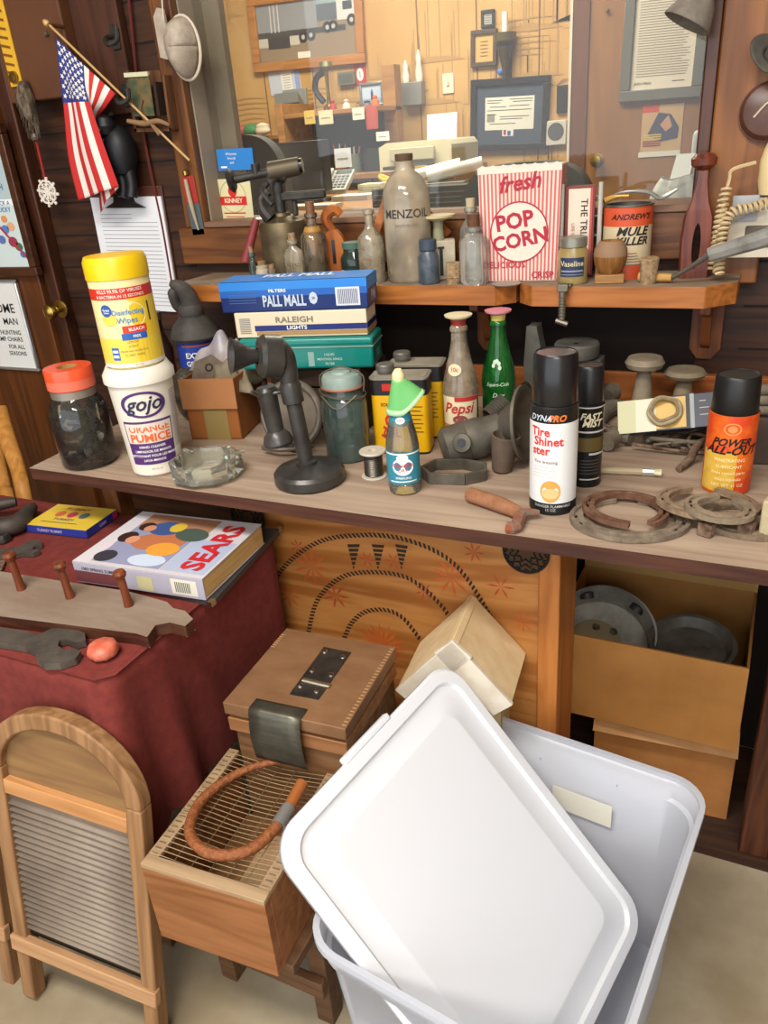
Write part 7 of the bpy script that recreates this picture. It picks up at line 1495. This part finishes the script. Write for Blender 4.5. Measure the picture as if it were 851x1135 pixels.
# peg rack lying on the cloth
z_ = ZT+.02; A1, A2, A3, A4 = at(-40, 627, z_), at(196, 668, z_), at(180, 697, z_), at(-40, 672, z_)
t = thing('peg_rack', 'dusty grey wooden peg rack with scalloped end lying pegs up on the red cloth', 'rack', (A1.x, A1.y, ZT+.001))
pc_ = [(-40, 627), (140, 655), (185, 667), (192, 674), (205, 677), (214, 686), (205, 694), (188, 690), (172, 693), (163, 706), (150, 702), (-40, 678)]
gw = mat('#8d7d6e', .85, 0, '#7a6656', 14, (.4, 1.5, 1), bump=.15)
poly = [(at(a, b, z_)-A1) for a, b in pc_]; mb = MB(); mb.prism([(v.x, v.y) for v in poly][::-1], 0, .019, gw, side=wood('#3a1c12', '#52301f', 'x', 6, .5)); mb.build('back_board', t, bevel=.003, smooth=0)
pgm = wood('#5c2a14', '#7d4020', 'z', 8, .4)
for bx_, by_, tx, ty in ((24, 653, 8, 613), (78, 662, 68, 624), (143, 671, 140, 633)):
    b0 = at(bx_, by_, z_)-A1; b0.z = .019; zt_ = topz(ty, at(bx_, by_, z_).x, at(bx_, by_, z_).y)-ZT; hl = max(.03, zt_-.02)
    MB().lathe([(0, 0), (.0075, 0), (.006, hl*.3), (.0062, hl*.78), (.0095, hl*.84), (.0105, hl*.92), (.008, hl), (0, hl+.001)], pgm, 18, TR(b0.x, b0.y, .019, 0, -4)).build('peg', t)
# wrench near the front
gmx = mat('#57504a', .55, .6, '#6e665c', 30, bump=.15)
def flatpts(name, lb, cat, pc, z, th, mt, lift=.0):
    P = [at(a, b, z+th) for a, b in pc]; o0 = Vector((P[0].x, P[0].y, z+.001)); mb = MB(); pl_ = [((v-o0).x, (v-o0).y) for v in P]
    ar = sum(pl_[i][0]*pl_[(i+1) % len(pl_)][1]-pl_[(i+1) % len(pl_)][0]*pl_[i][1] for i in range(len(pl_)))
    if ar < 0: pl_ = pl_[::-1]
    mb.prism(pl_, 0, th, mt); return solo(mb, name, lb, cat, tuple(o0), bevel=.002, smooth=0)
flatpts('open_end_wrench', 'grey open end wrench in front of the peg rack', 'wrench', [(-40, 690), (30, 700), (42, 704), (58, 697), (78, 696), (94, 702), (95, 710), (84, 713), (74, 709), (66, 710), (64, 716), (70, 720), (82, 719), (90, 722), (84, 730), (66, 736), (48, 736), (40, 730), (40, 722), (28, 717), (-40, 706)], ZT, .011, gmx)
casting_z = ZC; p = at(116, 727, ZT); mb = MB(); mb.lathe([(0, 0), (.019, .001), (.023, .008), (.0215, .017), (.014, .022), (0, .0225)], mat('#b8543c', .4, 0, '#c9735c', 60, bump=.3), 9); solo(mb, 'pink_soap_stone', 'small shiny orange pink stone on the cloth beside the wrench', 'stone', (p.x, p.y, ZT+.001), R(10), bevel=.003, smooth=60)
flatpts('small_wrench', 'small grey wrench pointing at the peg rack, left part of the cloth', 'wrench', [(-30, 616), (0, 609), (22, 606), (30, 600), (44, 599), (47, 604), (38, 606), (36, 609), (45, 610), (36, 614), (24, 613), (0, 621), (-30, 632)], ZT, .008, gmx)
flatpts('scrap_piece', 'small flat rust brown shard on the cloth at the left edge', 'scrap', [(-20, 628), (0, 618), (6, 622), (2, 632), (-20, 644)], ZT, .006, RUST)
def tubething(name, lb, cat, pts, r, mt, z0, n=5, seg=12, flat=None):
    P = [Vector(q) for q in pts]; o0 = Vector((P[0].x, P[0].y, z0)); mb = MB(); mb.tube([q-o0 for q in P], r, mt, seg, n=n, flat=flat); return solo(mb, name, lb, cat, tuple(o0), smooth=60)
tubething('iron_hook', 'thick dark curved iron jaw at the far left of the red cloth', 'iron jaw', [at(-30, 578, ZT+.022), at(0, 584, ZT+.022), at(20, 580, ZT+.02), at(30, 570, ZT+.02), at(36, 562, ZT+.018)], [.016, .019, .019, .016, .01], mat('#3f3833', .6, .5, '#544b44', 30), ZT)
tubething('iron_hook', 'thinner dark iron bar behind the curved iron jaw at the left edge', 'iron bar', [at(-30, 562, ZT+.03), at(-5, 560, ZT+.03), at(18, 556, ZT+.03)], [.012, .013, .009], mat('#3f3833', .6, .5, '#544b44', 30), ZT)
p = at(2, 594, ZT+.012); mb = MB(); mb.lathe([(0, 0), (.016, 0), (.017, .008), (.014, .016), (.008, .016), (.008, .012), (0, .012)], DARKIRON, 6); solo(mb, 'hex_nut', 'dark round nut at the left edge of the cloth', 'nut', (p.x, p.y, ZT+.001), bevel=.001)
# axe handles behind the table
hw_ = wood('#a9702e', '#c48a42', 'z', 5, .5)
for pts, lb in (([(2, 452), (6, 480), (20, 520), (30, 565)], 'curved tan axe handle leaning at the left end of the counter'), ([(-12, 470), (-6, 500), (4, 540), (12, 570)], 'second orange tan axe handle at the left edge of the photo')):
    P = []; 
    for i, (px, py) in enumerate(pts): P.append(atY(px, py, 1.3-.05*i))
    e = P[-1]+(P[-1]-P[-2])*.0; e = Vector((P[-1].x+.05, P[-1].y-.08, .012)); P.append(e)
    o0 = Vector((e.x, e.y, 0)); mb = MB(); mb.tube([q-o0 for q in P], [.012, .019, .016, .016, .014], hw_, 12, n=6, flat=(.8, 1.15)); solo(mb, 'axe_handle', lb, 'axe handle', tuple(o0), smooth=60)

# ---- washboards
def washboard(loc, lb, rz, tilt, w=.137, H=.575):
    t = thing('washboard', lb, 'washboard', loc, rot=(R(tilt), R(3.2), rz), group='washboards leaning on the red cloth'); ww_ = wood('#785434', '#98724c', 'z', 6, .6); f = .026
    za = H-.115
    for s_ in (-1, 1): x0_ = s_*w; MB().box(min(x0_, x0_-s_*f), max(x0_, x0_-s_*f), -.013, .013, 0, za, ww_).build('leg_rail', t, bevel=.003)
    ar = []; K = 24
    out = [(w*math.cos(PI*k/K), za+.115*math.sin(PI*k/K)) for k in range(K+1)]; inn = [((w-f)*math.cos(PI*k/K), za+(.115-f)*math.sin(PI*k/K)) for k in range(K+1)]
    mb = MB(); vs = [(x, -.013, z) for x, z in out]+[(x, -.013, z) for x, z in inn]+[(x, .013, z) for x, z in out]+[(x, .013, z) for x, z in inn]; n = K+1; fs = []
    for k in range(K): fs += [(k, n+k, n+k+1, k+1), (2*n+k, 2*n+k+1, 3*n+k+1, 3*n+k), (k, k+1, 2*n+k+1, 2*n+k), (n+k, 3*n+k, 3*n+k+1, n+k+1)]
    fs += [(0, 2*n, 3*n, n), (n-1, 2*n-1, 4*n-1, 3*n-1)]; mb.add(vs, fs, ww_); mb.build('arched_top', t, bevel=.003)
    mb = MB(); mb.prism([(x, z) for x, z in inn]+[(-(w-f), za-.02), (w-f, za-.02)], -.006, .0, wood('#735334', '#88683f', 'x', 5, .7), UP); mb.build('soap_panel', t)
    MB().box(-w+f, w-f, -.012, .008, za-.045, za-.02, wood('#a87444', '#bd8a58', 'x', 6, .6)).build('cross_rail', t, bevel=.002); MB().box(-w-.003, w+.003, -.018, -.004, .105, .135, wood('#9c7450', '#b48c64', 'x', 6, .6)).build('cross_rail', t, bevel=.002)
    z0_, z1_ = .15, za-.045; N_ = 22
    mb = MB(); mt = mat('#8c7e6e', .55, .15, '#75675a', 8); M_ = 150
    def f_(u, v): z = z0_+(z1_-z0_)*v; tt = v*N_; return (-w+f+(2*(w-f))*u, -.005-.0036*math.sin(tt*2*PI)*(1 if v < .93 else .25), z)
    mb.grid(f_, 2, N_*8, mt); mb.build('ribbed_metal', t, smooth=80, solid=.001)
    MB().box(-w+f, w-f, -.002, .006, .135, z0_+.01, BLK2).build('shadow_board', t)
    return t
a, b = at(52, 1098, 0), at(178, 1142, 0); m_ = (a+b)/2; ang = math.atan2(b.y-a.y, b.x-a.x)
m_.x = -.84; m_.y = .472
w1 = washboard((m_.x, m_.y, 0), 'wooden washboard with arched top and ribbed metal face leaning on the red cloth', R(4), -8.5)
w2 = dup(w1, (m_.x-.31, m_.y-.01, 0), 0, 'second washboard, cut off by the left edge of the photo', rot=(R(-8.5), R(3.2), R(4)))
# ---- plastic tub and lid
BL, BR = at(533, 786, .36), at(790, 872, .36)
FLc = at(338, 1030, .36); th = math.atan2(BR.y-BL.y, BR.x-BL.x); W_ = (BR-BL).length; D_ = (FLc-BL).length*1.03; BL = BL+(BL-BR)*.05; W_ *= 1.05
t = thing('storage_tub', 'large clear white plastic storage tub in front of the counter', 'tub', ((BL.x+BR.x)/2, (BL.y+BR.y)/2, .001), th); Hh = .359
def rloop(w, d, r, n=7, yo=0):
    o = []
    for cx_, cy_, a0 in ((w-r, d-r, 0), (-w+r, d-r, 90), (-w+r, -d+r, 180), (w-r, -d+r, 270)):
        for k in range(n+1): a = R(a0+90*k/n); o.append((cx_+r*math.cos(a), cy_+r*math.sin(a)+yo))
    return o
def loft(mb, secs, mt, cap0=True, cap1=False):
    n = len(secs[0][0]); vs = []; fs = []
    for L, z in secs: vs += [(x, y, z) for x, y in L]
    for i in range(len(secs)-1): fs += [(i*n+k, i*n+(k+1) % n, (i+1)*n+(k+1) % n, (i+1)*n+k) for k in range(n)]
    if cap0: fs.append(tuple(range(n))[::-1])
    if cap1: fs.append(tuple(range((len(secs)-1)*n, len(secs)*n)))
    mb.add(vs, fs, mt)
fr_ = frosted('#e6e9f0', .34, .3, .22); yo = -D_/2; hw2, hd2 = W_/2, D_/2
mb = MB(); loft(mb, [(rloop(hw2*.86, hd2*.88, .045, yo=yo), 0), (rloop(hw2*.885, hd2*.905, .05, yo=yo), Hh*.5), (rloop(hw2*.93, hd2*.945, .05, yo=yo), Hh*.88), (rloop(hw2*.955, hd2*.965, .05, yo=yo), Hh*.89), (rloop(hw2*.97, hd2*.975, .052, yo=yo), Hh-.008)], fr_); mb.build('tub_body', t, smooth=50, solid=.003)
mb = MB(); loft(mb, [(rloop(hw2*.965, hd2*.97, .052, yo=yo), Hh-.012), (rloop(hw2, hd2, .055, yo=yo), Hh-.01), (rloop(hw2, hd2, .055, yo=yo), Hh), (rloop(hw2*.965, hd2*.97, .052, yo=yo), Hh), (rloop(hw2*.965, hd2*.97, .052, yo=yo), Hh-.012)], fr_, False); mb.build('rim', t, smooth=50)
lc_ = t.matrix_basis.inverted; bpy.context.view_layer.update(); 
sq = atY(648, 886, BR.y*.6+BL.y*.4-.01); sq = t.matrix_basis.inverted() @ sq
MB().cbox((sq.x, -.03, sq.z), (.098, .001, .045), mat('#e0dccb', .6), TR(0, 0, 0, 0, 0, 0)).build('label_sticker', t, smooth=0, label='blank cream label sticker inside the rear wall')
mb = MB()
for s_ in (-1, 1): mb = MB(); mb.box(s_*hw2*.32-.002, s_*hw2*.32+.002, -hd2*.06-.002, -hd2*.06, Hh*.3, Hh*.88, fr_); mb.build('rib', t, bevel=.001)
# lid, standing slantwise in the tub
A = Vector((-.370, .905, .531)); Lp = Vector((-.457, .525, .495)); Rp = Vector((-.044, .865, .154))
ux = (Rp-A).normalized(); uy = (A-Lp).normalized(); uy = (uy-ux*uy.dot(ux)).normalized(); uz = ux.cross(uy)
if uz.z < 0: uz = -uz
wL, hL = (Rp-A).length, (A-Lp).length; cen = (Rp+Lp)/2
t = thing('tub_lid', 'large white plastic lid standing slantwise in the open storage tub', 'lid'); t.matrix_world = Matrix(((ux.x, uy.x, uz.x, cen.x), (ux.y, uy.y, uz.y, cen.y), (ux.z, uy.z, uz.z, cen.z), (0, 0, 0, 1)))
lidc = frosted('#eef0f4', .0, .25, .3); mb = MB(); a_, b_ = wL/2, hL/2
secs = [(rloop(a_, b_, .045), -.013), (rloop(a_+.001, b_+.001, .046), -.004), (rloop(a_-.003, b_-.003, .043), .001), (rloop(a_-.018, b_-.018, .035), .002), (rloop(a_-.022, b_-.022, .033), -.0035), (rloop(a_-.05, b_-.05, .028), -.0035), (rloop(a_-.056, b_-.056, .024), .0), (rloop(a_-.06, b_-.06, .022), .0)]
loft(mb, secs, lidc, False, True); mb.build('lid_panel', t, smooth=30, solid=.0025)
mb = MB(); mb.box(-a_-.009, -a_+.002, -.05, .05, -.012, .001, lidc); mb.build('latch_tab', t, bevel=.003)
# ================================================================== LIGHT
def area(name, loc, rot, sx, sy, power, col):
    l = bpy.data.lights.new(name, 'AREA'); l.shape = 'RECTANGLE'; l.size = sx; l.size_y = sy; l.energy = power; l.color = col
    o = bpy.data.objects.new(name, l); COL.objects.link(o); o.location = loc; o.rotation_euler = tuple(R(a) for a in rot); return o
area('ceiling_light_front', (-.6, -.2, 2.55), (0, 0, 0), 1.3, .4, 62, (1, .95, .88))
area('ceiling_light_rear', (.6, -1.5, 2.55), (0, 0, 0), 1.3, .5, 62, (1, .95, .88))
area('ceiling_light_office', (-1.6, 3.0, 2.55), (0, 0, 0), 1.6, .8, 92, (1, .93, .80))
w = bpy.data.worlds.new('world'); bpy.context.scene.world = w; w.use_nodes = True
w.node_tree.nodes['Background'].inputs[0].default_value = (.86, .92, 1, 1); w.node_tree.nodes['Background'].inputs[1].default_value = 2.4
sc = bpy.context.scene; sc.view_settings.view_transform = 'Standard'; sc.view_settings.look = 'None'; sc.view_settings.gamma = 1; sc.view_settings.exposure = 0.0
try: sc.view_settings.use_curve_mapping = False
except Exception: pass
